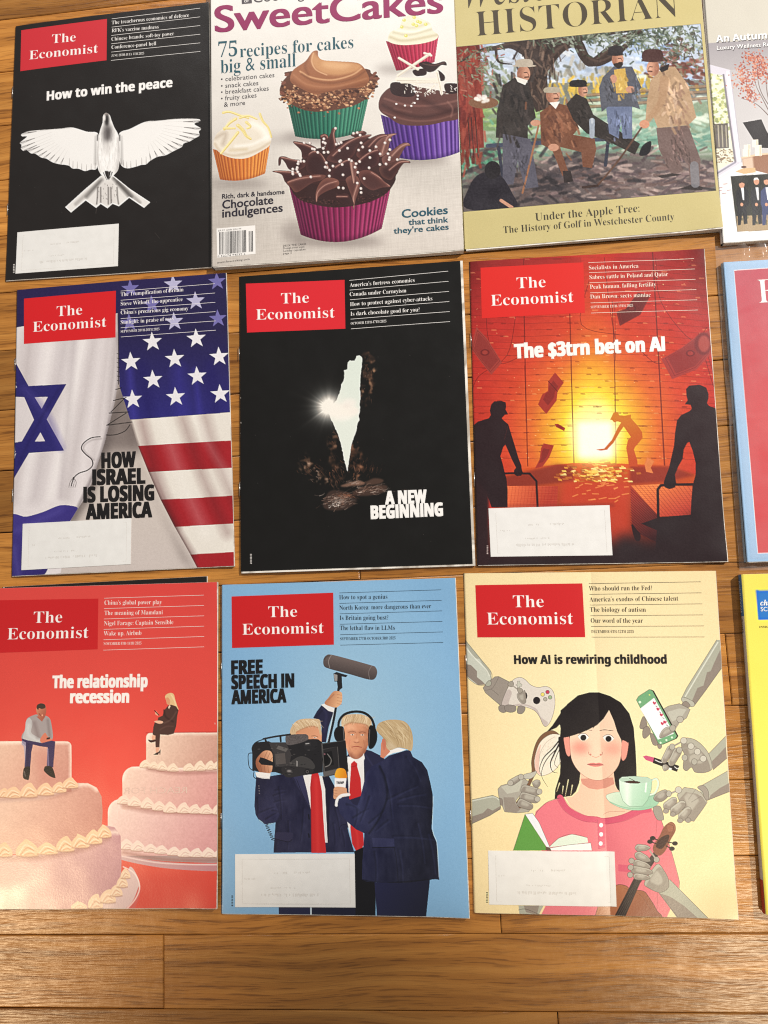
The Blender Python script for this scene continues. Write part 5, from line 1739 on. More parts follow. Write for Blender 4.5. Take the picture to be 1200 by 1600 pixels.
def art_girl(c):
    """drawn cover: a dark-haired girl in pink, metal hands holding things out to her"""
    r = c.rng
    c.F(710, 880, 2.449)
    X, Y = c.xy()
    d = np.hypot((X - 560) / 620, (Y - 520) / 760)
    t = np.clip(d, 0, 1)[..., None]
    c.a[:] = np.array((241, 224, 180)) * (1 - t) + np.array((236, 214, 164)) * t
    c.a += (c.noise(4, 4, 2) * 3)[..., None]
    g1, g2, g3, LN = (168, 168, 152), (140, 128, 118), (198, 198, 182), (74, 66, 60)
    SK, SKd, PK, PKd = (232, 190, 164), (206, 142, 124), (220, 118, 128), (204, 84, 110)
    HR = (30, 24, 26)
    # arms
    c.F(725, 1000, 5.333)
    arm = [(14, 0), (60, 60), (150, 170), (226, 264), (232, 330), (200, 370), (120, 376), (60, 340), (14, 290)]
    c.P(arm, g1)
    c.P([(14, 30), (80, 150), (130, 160), (180, 250), (226, 320), (200, 366), (120, 376), (60, 340), (14, 290)], (196, 198, 184))
    c.P([(14, 200), (60, 210), (110, 260), (110, 310), (160, 350), (180, 372), (120, 376), (14, 292)], g2)
    c.L([(14, 60), (90, 150), (180, 240), (214, 300)], 10, (226, 226, 212), a=.8, bl=2)
    c.L([(14, 6), (60, 60), (150, 170), (226, 264), (232, 330), (200, 370), (120, 376), (60, 340), (20, 300)], 3, LN)
    robo(c, [(160, 400), (180, 374), (260, 306), (290, 304), (380, 350), (360, 410), (330, 480), (316, 556), (250, 500), (180, 440)], (150, 140, 130), LN, 3, False)
    robo(c, [(180, 376), (206, 340), (228, 350), (226, 376), (204, 386)], g1, LN, 3)
    c.L([(180, 420), (240, 400), (290, 310)], 3, LN, a=.7); c.L([(230, 410), (290, 460)], 3, LN, a=.7)
    # game pad
    pad = [(316, 550), (330, 480), (376, 380), (420, 326), (470, 312), (510, 330), (560, 376), (620, 396), (680, 386), (730, 410), (756, 470), (756, 560), (730, 660), (690, 718), (660, 706), (630, 640), (590, 590), (520, 560), (440, 550), (370, 560)]
    c.P(pad, (214, 206, 196), sm=True)
    c.clip = c.mask(pad, sm=True)
    c.P([(316, 550), (360, 420), (400, 440), (380, 540), (520, 550), (600, 600), (660, 720), (700, 690), (640, 640), (600, 570), (480, 530)], (184, 170, 164), sm=True, a=.8)
    c.clip = None
    c.L(np.vstack([spline(pad), spline(pad)[:1]]), 3, LN, sm=False)
    c.E(606, 504, 30, 31, HR); c.E(516, 466, 12, 28, HR)
    for x, y, col in ((697, 434, (190, 60, 84)), (656, 454, (222, 206, 110)), (718, 478, (150, 172, 130)), (678, 494, (170, 164, 150))):
        c.E(x, y, 17, 17, LN); c.E(x, y, 14, 14, col)
    robo(c, [(432, 376), (448, 364), (446, 344), (466, 342), (468, 360), (484, 370), (482, 386), (466, 386), (462, 402), (446, 398), (446, 380)], (190, 188, 174), LN, 2.4, False)
    robo(c, [(370, 360), (396, 342), (414, 358), (410, 386), (386, 390), (370, 376)], (158, 150, 138), LN, 3)
    c.L([(410, 384), (460, 420)], 10, (158, 150, 138))
    robo(c, [(444, 404), (470, 400), (490, 416), (484, 438), (456, 440)], (158, 150, 138), LN, 3)
    robo(c, [(444, 450), (480, 440), (506, 420), (516, 470), (514, 524), (480, 526), (450, 490)], (170, 164, 152), LN, 3, True, ((8, 0), (140, 130, 120)))
    for q in ([(290, 556), (320, 542), (356, 560), (360, 590), (330, 606), (296, 590)], [(342, 550), (380, 540), (430, 552), (430, 590), (390, 604), (346, 588)], [(450, 560), (476, 548), (508, 560), (506, 590), (480, 616), (446, 606)]):
        robo(c, q, (140, 130, 122), LN, 3)
    # hair brush
    br = [(440, 1400), (424, 1370), (470, 1300), (560, 1120), (564, 1000), (600, 860), (660, 780), (740, 754), (800, 800), (760, 850), (640, 980), (600, 1100), (520, 1280), (480, 1390)]
    c.P(br, (120, 86, 62), sm=True); c.L(np.vstack([spline(br), spline(br)[:1]]), 3, LN, sm=False)
    pd = [(590, 1060), (590, 980), (630, 860), (700, 796), (770, 784), (830, 820), (830, 960), (760, 1080), (660, 1130), (610, 1110)]
    c.P(pd, (232, 220, 202), sm=True); c.L(np.vstack([spline(pd), spline(pd)[:1]]), 3, LN, sm=False)
    c.P([(592, 1060), (598, 960), (640, 870), (630, 960), (626, 1080), (640, 1120), (610, 1104)], (222, 180, 164), sm=True, a=.8)
    for k in range(26):
        x, y = r.uniform(640, 780), r.uniform(840, 1060)
        c.L([(x, y), (x + 6, y - 10)], 2, (150, 134, 120))
    c.L([(626, 1010), (640, 930), (690, 850), (760, 806)], 2.6, (120, 104, 92)); c.L([(690, 920), (760, 870), (800, 850)], 2.4, (120, 104, 92))
    # lower left arm and hand
    c.P([(70, 1330), (240, 1292), (300, 1320), (306, 1400), (220, 1460), (70, 1530)], g1)
    c.P([(70, 1470), (160, 1440), (200, 1400), (240, 1420), (306, 1380), (306, 1410), (220, 1460), (70, 1530)], g2)
    c.L([(74, 1340), (240, 1306), (290, 1330)], 9, (206, 208, 194), a=.8, bl=2)
    c.L([(70, 1330), (240, 1292), (300, 1320), (306, 1400), (220, 1460), (70, 1530)], 3, LN, sm=False)
    robo(c, [(284, 1240), (310, 1212), (420, 1180), (500, 1150), (540, 1180), (470, 1290), (430, 1340), (460, 1400), (560, 1400), (540, 1430), (440, 1440), (340, 1430), (320, 1380), (290, 1300)], (166, 160, 148), LN, 3, False)
    c.P([(330, 1310), (420, 1310), (430, 1360), (470, 1410), (440, 1436), (344, 1428)], g2, a=.8)
    c.P([(310, 1222), (420, 1190), (490, 1160), (460, 1260), (360, 1280)], (198, 198, 182), a=.6)
    robo(c, [(300, 1318), (322, 1330), (324, 1372), (306, 1372)], g2, LN, 2.5)
    for (x0, y0, x1, y1, rr) in ((390, 1190, 470, 1140, 24), (490, 1240, 620, 1266, 34), (480, 1300, 610, 1330, 34), (460, 1350, 560, 1390, 32), (590, 1210, 620, 1180, 30)):
        a = np.array((x0, y0), float); b = np.array((x1, y1), float)
        u = (b - a) / np.hypot(*(b - a)); n = np.array([-u[1], u[0]])
        robo(c, [a - u * rr * .4, a + n * rr, (a + b) / 2 + n * rr * 1.05, b + n * rr * .8, b + u * rr * .5, b - n * rr * .8, (a + b) / 2 - n * rr * 1.05, a - n * rr], (170, 164, 152), LN, 3, True, ((4, 14), (134, 124, 114)))
    robo(c, [(500, 1120), (560, 1104), (604, 1092), (590, 1130), (550, 1156), (500, 1150)], (184, 180, 168), LN, 3)
    for x, y in ((388, 1190), (476, 1140), (628, 1262), (612, 1324)):
        robo(c, c.ell(x, y, 24, 24), (176, 170, 158), LN, 3, False)
    # ---- girl: hair behind
    c.F(820, 1060, 6)
    hb = [(610, 132), (700, 134), (800, 166), (900, 226), (980, 330), (1020, 460), (1036, 640), (1044, 800), (1050, 1000), (1000, 1080), (880, 1070), (850, 1000), (830, 900), (520, 900), (510, 980), (480, 1060), (440, 1100), (380, 1108),
          (280, 1130), (286, 1040), (330, 900), (336, 780), (330, 560), (340, 430), (300, 460), (206, 500), (260, 440), (340, 320), (400, 240), (500, 160)]
    c.P(hb, HR)
    for s, w in (([(340, 560), (260, 660), (180, 740), (140, 840), (150, 900)], 14), ([(330, 600), (270, 720), (240, 800), (260, 870), (306, 886)], 16), ([(300, 660), (220, 740), (170, 830), (160, 920), (214, 1014)], 9),
                 ([(340, 640), (300, 720), (280, 800), (310, 836)], 8), ([(310, 450), (250, 480), (206, 500)], 10), ([(330, 560), (330, 800)], 30)):
        c.L(s, w, HR, w2=2)
    for s in ([(408, 950), (380, 1100)], [(446, 1000), (430, 1096)], [(326, 980), (300, 1060)], [(360, 1010), (352, 1080)]):
        c.L(s, 10, (228, 208, 160), w2=3)
    for s in ([(326, 440), (280, 490)],):
        c.L(s, 12, (232, 214, 170), w2=3)
    # neck and chest
    neck = [(520, 880), (524, 980), (500, 1060), (440, 1110), (380, 1110), (430, 1200), (520, 1270), (640, 1310), (740, 1345), (860, 1310), (980, 1260), (1060, 1180), (1000, 1080), (900, 1070), (850, 1020), (834, 880)]
    c.P(neck, SK)
    c.P([(522, 940), (830, 930), (840, 990), (760, 1030), (680, 1044), (600, 1030), (540, 990)], SKd)
    c.L([(740, 1278), (800, 1250), (940, 1246)], 3, (150, 96, 84))
    # blouse
    c.F(740, 1230, 2.927)
    bl = [(284, 110), (330, 70), (396, 48), (430, 100), (500, 140), (560, 148), (600, 156), (680, 140), (750, 110), (830, 104), (858, 150), (900, 280), (940, 430), (936, 470), (880, 600), (300, 600), (330, 540), (310, 280), (280, 140)]
    c.P(bl, lg((400, 100), (222, 116, 128), (700, 600), (216, 112, 122)))
    c.L([(396, 48), (430, 100), (500, 140), (560, 148), (600, 156), (680, 140), (750, 110), (800, 100)], 28, PKd)
    c.L([(280, 130), (300, 100), (340, 66), (396, 48)], 1.8, LN); c.L([(838, 150), (830, 300), (840, 470), (836, 600)], 1.6, (150, 70, 80)); c.L([(858, 150), (900, 280), (940, 430), (934, 470)], 1.8, LN)
    c.L([(412, 46), (446, 92), (510, 128), (566, 136), (600, 144), (672, 128), (742, 100)], 1.4, (140, 60, 76)); c.L([(382, 56), (420, 112), (494, 152), (560, 162), (600, 170), (690, 154), (760, 122)], 1.4, (140, 60, 76))
    c.P([(568, 150), (600, 154), (602, 278), (570, 282)], PKd, a=.9); c.L([(568, 150), (570, 282), (602, 278)], 1.4, (140, 60, 76), sm=False)
    for x, y in ((584, 174), (584, 216), (582, 258)):
        c.E(x, y, 9, 10, (248, 236, 226))
    c.P([(662, 352), (740, 358), (740, 390), (662, 384)], PKd, a=.8)
    # face
    c.F(820, 1060, 6)
    ear1 = [(368, 552), (420, 556), (430, 700), (410, 730), (388, 700), (372, 620)]
    ear2 = [(968, 590), (968, 650), (950, 740), (916, 770), (900, 700), (916, 580)]
    for e in (ear1, ear2):
        c.P(e, (228, 150, 134), sm=True); c.L(np.vstack([spline(e), spline(e)[:1]]), 3, (120, 70, 64), sm=False)
    fc = [(370, 552), (424, 552), (440, 430), (620, 360), (800, 300), (850, 400), (880, 520), (912, 590), (908, 700), (880, 800), (830, 880), (760, 940), (690, 958), (620, 946), (540, 900), (470, 820), (434, 730), (424, 640)]
    fc = [(424, 540), (440, 430), (620, 360), (790, 296), (850, 400), (900, 560), (908, 640), (900, 740), (870, 830), (800, 914), (740, 948), (690, 956), (630, 948), (560, 916), (490, 850), (444, 770), (428, 690), (422, 610)]
    c.P(fc, (238, 200, 174), sm=True)
    c.clip = c.mask(fc, sm=True)
    c.E(520, 650, 84, 60, (228, 136, 122), a=.75, bl=34); c.E(826, 660, 80, 56, (228, 136, 122), a=.7, bl=32)
    c.P([(690, 560), (720, 700), (720, 960), (910, 960), (910, 560)], (226, 178, 154), a=.35, bl=20)
    c.clip = None
    c.L(spline(fc)[36:], 3, (130, 84, 74), sm=False)
    c.P([(336, 300), (500, 160), (620, 140), (760, 160), (830, 240), (792, 296), (740, 380), (680, 440), (600, 480), (540, 506), (470, 530), (400, 550), (350, 556), (330, 430)], HR)
    c.P([(790, 296), (830, 200), (940, 300), (1000, 440), (1020, 620), (968, 600), (900, 570), (866, 500), (836, 400)], HR)
    for s in ([(540, 500), (510, 520)], [(660, 440), (640, 470)], [(600, 470), (580, 490)], [(930, 560), (966, 606)]):
        c.L(s, 12, HR, w2=2)
    for ex, ey in ((550, 556), (786, 568)):
        c.P([(ex - 52, ey - 20), (ex - 30, ey - 36), (ex + 10, ey - 36), (ex + 48, ey - 14), (ex + 40, ey + 10), (ex, ey + 30), (ex - 34, ey + 12)], (248, 240, 226), sm=True)
        c.L([(ex - 52, ey - 18), (ex - 20, ey - 38), (ex + 20, ey - 36), (ex + 48, ey - 12)], 4, (60, 44, 42))
        c.E(ex, ey, 28, 28, HR)
    c.L([(706, 492), (750, 484), (828, 492)], 5, (60, 44, 42)); c.L([(600, 486), (632, 488)], 4, (60, 44, 42))
    c.L([(600, 690), (602, 712), (620, 724)], 4, (150, 90, 80)); c.L([(728, 694), (726, 716), (708, 726)], 4, (150, 90, 80)); c.L([(630, 728), (668, 742), (700, 730)], 4, (190, 120, 104))
    c.E(618, 712, 9, 6, (180, 100, 88), a=.8); c.E(712, 714, 9, 6, (180, 100, 88), a=.8)
    c.P([(586, 806), (640, 792), (668, 798), (700, 792), (738, 812), (690, 828), (640, 826)], (206, 118, 112), sm=True); c.L([(586, 806), (660, 808), (738, 814)], 4, (110, 50, 52))
    # cup and saucer
    sc = [(762, 1110), (800, 1080), (900, 1062), (1100, 1070), (1230, 1090), (1260, 1150), (1200, 1210), (1060, 1236), (920, 1220), (810, 1170)]
    c.P(sc, lg((780, 1100), (214, 228, 206), (1100, 1230), (150, 192, 164)), sm=True); c.L(np.vstack([spline(sc), spline(sc)[:1]]), 3, (92, 110, 96), sm=False)
    c.L([(800, 1160), (920, 1206), (1060, 1220), (1200, 1196)], 10, (140, 184, 154), a=.8, bl=3)
    c.L([(1180, 960), (1230, 940), (1250, 990), (1220, 1070), (1170, 1090)], 16, (206, 224, 206)); c.L([(1186, 950), (1240, 932), (1262, 990), (1226, 1080), (1172, 1104)], 3, (92, 110, 96))
    cup = [(884, 950), (910, 924), (1030, 916), (1150, 926), (1192, 950), (1186, 1040), (1150, 1140), (1104, 1196), (980, 1200), (920, 1150), (890, 1060)]
    c.P(cup, lg((890, 1000), (206, 226, 210), (1160, 1160), (160, 200, 172)), sm=False)
    c.clip = c.mask(cup)
    c.L([(960, 960), (960, 1180)], 50, (234, 242, 232), a=.7, bl=26); c.L([(1140, 960), (1130, 1060)], 14, (240, 246, 238), a=.8, bl=4)
    c.clip = None
    c.L(cup + cup[:1], 3, (92, 110, 96), sm=False)
    c.P([(888, 950), (920, 930), (1040, 922), (1150, 932), (1188, 952), (1140, 976), (1040, 986), (930, 974)], (176, 200, 182), sm=True)
    c.P([(930, 968), (1000, 958), (1080, 970), (1060, 984), (980, 982)], (64, 36, 30), sm=True)
    c.L([(1050, 972), (1010, 950), (980, 936)], 5, (60, 50, 46))
    # right-hand arms
    c.F(960, 1000, 5.333)
    a1 = [(556, 490), (600, 400), (700, 240), (850, 0), (890, 0), (890, 230), (760, 420), (670, 540), (640, 560), (570, 520)]
    c.P(a1, g1)
    c.P([(890, 60), (890, 240), (760, 420), (660, 556), (640, 520), (690, 400), (740, 380), (770, 270), (800, 260), (830, 190)], g2)
    c.L([(590, 470), (720, 250), (860, 20)], 10, (214, 216, 202), a=.85, bl=2)
    c.L([(556, 490), (600, 400), (700, 240), (850, 0)], 3, LN, sm=False); c.L([(670, 540), (760, 420), (890, 236)], 3, LN, sm=False)
    robo(c, [(556, 486), (580, 478), (650, 510), (668, 540), (640, 556), (570, 520)], (176, 174, 160), LN, 3)
    robo(c, [(570, 520), (600, 512), (630, 548), (600, 570), (560, 548)], g2, LN, 3)
    robo(c, [(210, 720), (236, 640), (260, 660), (270, 720), (230, 742)], g2, LN, 3); robo(c, [(240, 740), (280, 720), (300, 770), (256, 820), (234, 800)], g2, LN, 3); robo(c, [(296, 780), (340, 800), (362, 870), (320, 870)], g2, LN, 3)
    robo(c, c.ell(376, 884, 18, 22), g2, LN, 3, False)
    robo(c, [(400, 580), (450, 550), (540, 530), (600, 560), (630, 580), (600, 650), (540, 690), (500, 750), (460, 720), (420, 640)], (164, 158, 146), LN, 3, False)
    c.P([(440, 600), (540, 570), (600, 580), (560, 640), (480, 680)], (196, 196, 182), a=.6)
    ph = [(182, 500), (200, 470), (290, 412), (316, 424), (520, 800), (506, 822), (390, 872), (366, 864)]
    c.P([(x + 12, y) for x, y in ph], HR); c.P(ph, (112, 164, 120)); c.L(ph + ph[:1], 3, LN, sm=False)
    c.P([(214, 572), (330, 482), (494, 780), (362, 830)], (240, 234, 240))
    c.E(212, 518, 11, 11, (206, 232, 204)); c.E(292, 458, 7, 5, (214, 222, 120))
    for x, y in ((384, 856), (432, 834), (478, 812)):
        c.E(x, y, 9, 9, (206, 232, 204))
    for i, (x, y) in enumerate(((332, 526), (362, 576), (390, 624), (420, 684), (398, 696))):
        c.P([(x, y + 14), (x - 14, y - 4), (x - 6, y - 14), (x + 2, y - 6), (x + 10, y - 12), (x + 14, y)], (190, 60, 92), sm=True)
        if i < 4:
            c.L([(x + 12, y + 24), (x + 22, y + 30)], 6, (120, 120, 112))
    c.L([(500, 740), (540, 670)], 18, (158, 150, 138)); robo(c, c.ell(546, 662, 28, 28), (176, 170, 158), LN, 3, False)
    robo(c, [(374, 800), (400, 750), (440, 724), (490, 730), (496, 760), (450, 790), (390, 816)], (176, 172, 160), LN, 3, True, ((4, 10), (140, 130, 120))); robo(c, c.ell(484, 734, 26, 26), (168, 162, 150), LN, 3, False)
    # second arm with lipstick
    c.P([(780, 950), (925, 800), (932, 980), (820, 1080)], g1); c.P([(925, 890), (860, 960), (810, 1010), (820, 1084), (935, 985)], g2)
    c.L([(780, 950), (925, 800)], 3, LN); c.L([(822, 1080), (935, 985)], 3, LN)
    robo(c, [(560, 830), (620, 816), (700, 850), (780, 940), (812, 1050), (800, 1086), (740, 1106), (670, 1100), (640, 1060), (600, 1090), (570, 1060), (580, 960), (560, 900)], (170, 166, 152), LN, 3, True, ((-10, 46), (138, 128, 118)))
    c.P([(236, 970), (262, 962), (336, 980), (322, 1020), (262, 1000)], (196, 84, 120)); c.P([(330, 978), (540, 1048), (520, 1098), (318, 1024)], HR); c.P([(420, 1050), (480, 1070), (470, 1086), (412, 1066)], (234, 230, 220)); c.L([(340, 1000), (372, 1016), (392, 1020)], 7, (234, 230, 220), sm=False)
    c.L([(500, 1056), (520, 1072), (534, 1068)], 6, (234, 230, 220), sm=False)
    for x0, y0, x1, y1, rr in ((470, 900, 410, 1010, 28), (530, 920, 470, 1030, 32), (430, 1050, 420, 1076, 26)):
        a = np.array((x0, y0), float); b = np.array((x1, y1), float)
        u = (b - a) / np.hypot(*(b - a)); n = np.array([-u[1], u[0]])
        robo(c, [a - u * rr * .5, a + n * rr, (a + b) / 2 + n * rr, b + n * rr * .8, b + u * rr * .6, b - n * rr * .8, (a + b) / 2 - n * rr, a - n * rr], (176, 172, 160), LN, 3, True, ((10, 4), (136, 126, 116)))
    for a, b in (((576, 838), (480, 890)), ((636, 884), (540, 916)), ((690, 930), (584, 980)), ((738, 988), (664, 1014))):
        c.L([a, b], 13, (150, 144, 132))
        robo(c, c.ell(a[0], a[1], 27, 27), (192, 188, 176), LN, 3, False); robo(c, c.ell(b[0], b[1], 24, 26), (170, 166, 154), LN, 3, False)
    # third arm at the saucer
    c.P([(690, 1230), (940, 1090), (955, 1260), (770, 1336)], g1); c.P([(955, 1190), (880, 1230), (800, 1290), (780, 1334), (960, 1262)], g2)
    c.L([(700, 1226), (940, 1090)], 3, LN); c.L([(770, 1336), (958, 1262)], 3, LN)
    robo(c, [(690, 1226), (740, 1210), (780, 1260), (780, 1330), (750, 1320), (730, 1260)], (150, 142, 132), LN, 3)
    robo(c, [(520, 1290), (580, 1226), (670, 1240), (720, 1270), (772, 1350), (740, 1400), (660, 1510), (600, 1500), (560, 1400)], (170, 166, 152), LN, 3, False, ((14, 40), (140, 130, 120)))
    c.L([(670, 1250), (616, 1326)], 3, LN, a=.7); c.L([(720, 1300), (640, 1350)], 3, LN, a=.7)
    robo(c, [(326, 1310), (360, 1270), (420, 1246), (450, 1270), (440, 1310), (390, 1346), (340, 1340)], (158, 152, 140), LN, 3, True, ((4, 14), (130, 120, 112)))
    c.L([(460, 1280), (530, 1250)], 15, (160, 154, 142)); robo(c, c.ell(532, 1248, 28, 28), (190, 186, 174), LN, 3, False); robo(c, c.ell(452, 1280, 22, 26), (170, 166, 154), LN, 3, False)
    robo(c, [(320, 1400), (380, 1386), (410, 1480), (396, 1500), (350, 1490)], (150, 142, 132), LN, 3)
    for x0, y0, x1, y1, rr in ((430, 1390, 500, 1330, 34), (490, 1430, 570, 1360, 36), (556, 1480, 616, 1410, 34)):
        a = np.array((x0, y0), float); b = np.array((x1, y1), float)
        u = (b - a) / np.hypot(*(b - a)); n = np.array([-u[1], u[0]])
        robo(c, [a - u * rr * .7, a + n * rr, (a + b) / 2 + n * rr, b + n * rr * .8, b + u * rr * .6, b - n * rr * .8, (a + b) / 2 - n * rr, a - n * rr], (176, 172, 160), LN, 3, True, ((6, 16), (136, 126, 116)))
    for x, y in ((428, 1424), (486, 1450), (546, 1502), (612, 1500)):
        robo(c, c.ell(x, y, 24, 20), (150, 142, 132), LN, 3, False)
    # book
    c.F(740, 1230, 2.927)
    c.P([(182, 288), (236, 122), (330, 268), (344, 288)], (92, 150, 66)); c.L([(182, 288), (236, 122), (334, 270)], 1.8, LN, sm=False)
    c.P([(236, 122), (270, 118), (300, 160), (350, 276), (334, 272)], (226, 228, 232)); c.L([(236, 122), (270, 118), (300, 160), (350, 276)], 1.6, LN, sm=False)
    c.P([(344, 274), (390, 232), (450, 214), (520, 230), (524, 252), (440, 262)], (214, 224, 208), sm=False); c.P([(344, 278), (440, 262), (536, 254), (542, 288), (350, 288)], (232, 234, 228))
    c.L([(344, 274), (390, 232), (450, 214), (520, 230)], 1.6, LN); c.L([(344, 278), (440, 262), (536, 254), (542, 290)], 1.6, LN, sm=False); c.P([(330, 270), (350, 276), (356, 290), (330, 288)], (96, 76, 60))
    # violin
    vb = [(556, 590), (580, 520), (620, 470), (660, 446), (700, 452), (720, 476), (730, 470), (776, 474), (800, 500), (836, 560), (840, 600), (556, 610)]
    c.P(vb, lg((580, 480), (176, 112, 76), (820, 600), (136, 78, 54)), sm=True); c.L(np.vstack([spline(vb), spline(vb)[:1]]), 2, (70, 40, 32), sm=False)
    c.L([(690, 462), (760, 490), (810, 560)], 1.6, (90, 50, 38), a=.7)
    c.P([(640, 600), (730, 420), (820, 300), (836, 270), (852, 280), (840, 320), (760, 440), (690, 600)], (40, 28, 28))
    for k in range(4):
        c.L([(654 + k * 10, 590), (742 + k * 7, 430), (830 + k * 4, 290)], 1.2, (150, 140, 130), a=.8)
    hs = [(820, 270), (850, 220), (870, 180), (900, 158), (920, 170), (922, 200), (900, 240), (876, 290), (850, 312), (826, 300)]
    c.P(hs, (132, 80, 60), sm=True); c.P([(832, 268), (852, 232), (890, 216), (890, 240), (860, 280)], (60, 34, 30), sm=True); c.E(902, 184, 18, 22, (150, 96, 74)); c.L([(890, 170), (912, 176), (910, 200), (896, 204)], 1.8, (80, 46, 36))
    for a, b in (((832, 256), (806, 248)), ((840, 240), (818, 232)), ((880, 268), (906, 280)), ((888, 250), (920, 256))):
        c.L([a, b], 5, (30, 24, 26)); c.E(b[0], b[1], 13, 10, (30, 24, 26))
    # fourth arm holding the neck
    c.P([(846, 480), (896, 420), (1070, 596), (1070, 610), (940, 610)], g1); c.P([(846, 482), (900, 500), (960, 540), (1040, 610), (940, 610)], g2)
    c.L([(896, 420), (1070, 596)], 1.8, LN); c.L([(846, 482), (944, 606)], 1.8, LN)
    robo(c, [(780, 440), (800, 400), (840, 350), (870, 380), (890, 420), (888, 460), (850, 480), (800, 460)], (172, 170, 156), LN, 1.8, True, ((8, 14), (140, 130, 120)))
    for x0, y0, x1, y1, rr in ((748, 276, 790, 276, 15), (748, 308, 790, 328, 17), (740, 346, 790, 360, 17), (730, 376, 800, 386, 17), (740, 406, 790, 412, 14)):
        a = np.array((x0, y0), float); b = np.array((x1, y1), float)
        u = (b - a) / np.hypot(*(b - a)); n = np.array([-u[1], u[0]])
        robo(c, [a - u * rr * .7, a + n * rr, (a + b) / 2 + n * rr, b + n * rr * .8, b + u * rr * 1.2, b - n * rr * .8, (a + b) / 2 - n * rr, a - n * rr], (172, 166, 154), LN, 1.8, True, ((3, 7), (136, 126, 116)))
    for x, y in ((722, 336), (718, 366), (716, 400), (836, 330)):
        robo(c, c.ell(x, y, 13, 13), (166, 160, 148), LN, 1.8, False)
    c.L([(806, 290), (832, 326)], 7, (160, 154, 142))
    # arm peeping out under the label
    c.P([(206, 540), (320, 540), (300, 580), (210, 580)], g1); c.P([(230, 540), (300, 540), (290, 582), (240, 570)], g2); c.L([(206, 560), (240, 556), (300, 580)], 1.8, LN)
    c.F(710, 880, 2.449)
    for y in range(1258, 1296, 6):
        c.P([(122, y), (129, y), (129, y + 3), (122, y + 3)], (70, 60, 50))
    c.grain(3, 3, 3, 1)


def paper_cup(c, q, base, dark, light, n, top_curve, flare=0.0):
    """pleated paper case: q = TL TR BR BL, top_curve = sag of rim and foot"""
    tl, tr, br, bl_ = [np.array(p, float) for p in q]

    def edge(a, b, sag, t):
        t = np.asarray(t)[:, None]
        return a + (b - a) * t + np.array([0, 1.0]) * sag * 4 * t * (1 - t)
    t = np.linspace(0, 1, 24)
    top = edge(tl, tr, top_curve[0], t)
    bot = edge(bl_, br, top_curve[1], t)
    p = np.vstack([top, bot[::-1]])
    c.P(p, base)
    c.clip = c.mask(p)
    w = np.hypot(*(tr - tl))
    c.L([tl + (bl_ - tl) * .05, bl_], w * .22, dark, a=.75, bl=w * .1)
    c.L([tl * .75 + tr * .25, bl_ * .75 + br * .25], w * .25, dark, a=.3, bl=w * .12)
    c.L([tl * .25 + tr * .75, bl_ * .25 + br * .75], w * .16, light, a=.35, bl=w * .1)
    # pleats crowd towards the silhouette
    for k in range(n):
        u = 0.5 - 0.5 * math.cos(math.pi * (k + .5) / n)
        u = .5 * u + .5 * (k + .5) / n
        a = edge(tl, tr, top_curve[0], [u])[0]; b = edge(bl_, br, top_curve[1], [u])[0]
        c.L([a, b], w / n * .34, light, a=.28 + .4 * u, bl=w / n * .12)
        u2 = u + .42 / n
        a = edge(tl, tr, top_curve[0], [u2])[0]; b = edge(bl_, br, top_curve[1], [u2])[0]
        c.L([a, b], w / n * .34, dark, a=.55, bl=w / n * .12)
    c.L(np.array(bot) - np.array([0, 3]), w * .05, dark, a=.45, bl=w * .03, sm=False)
    c.clip = None
    return p


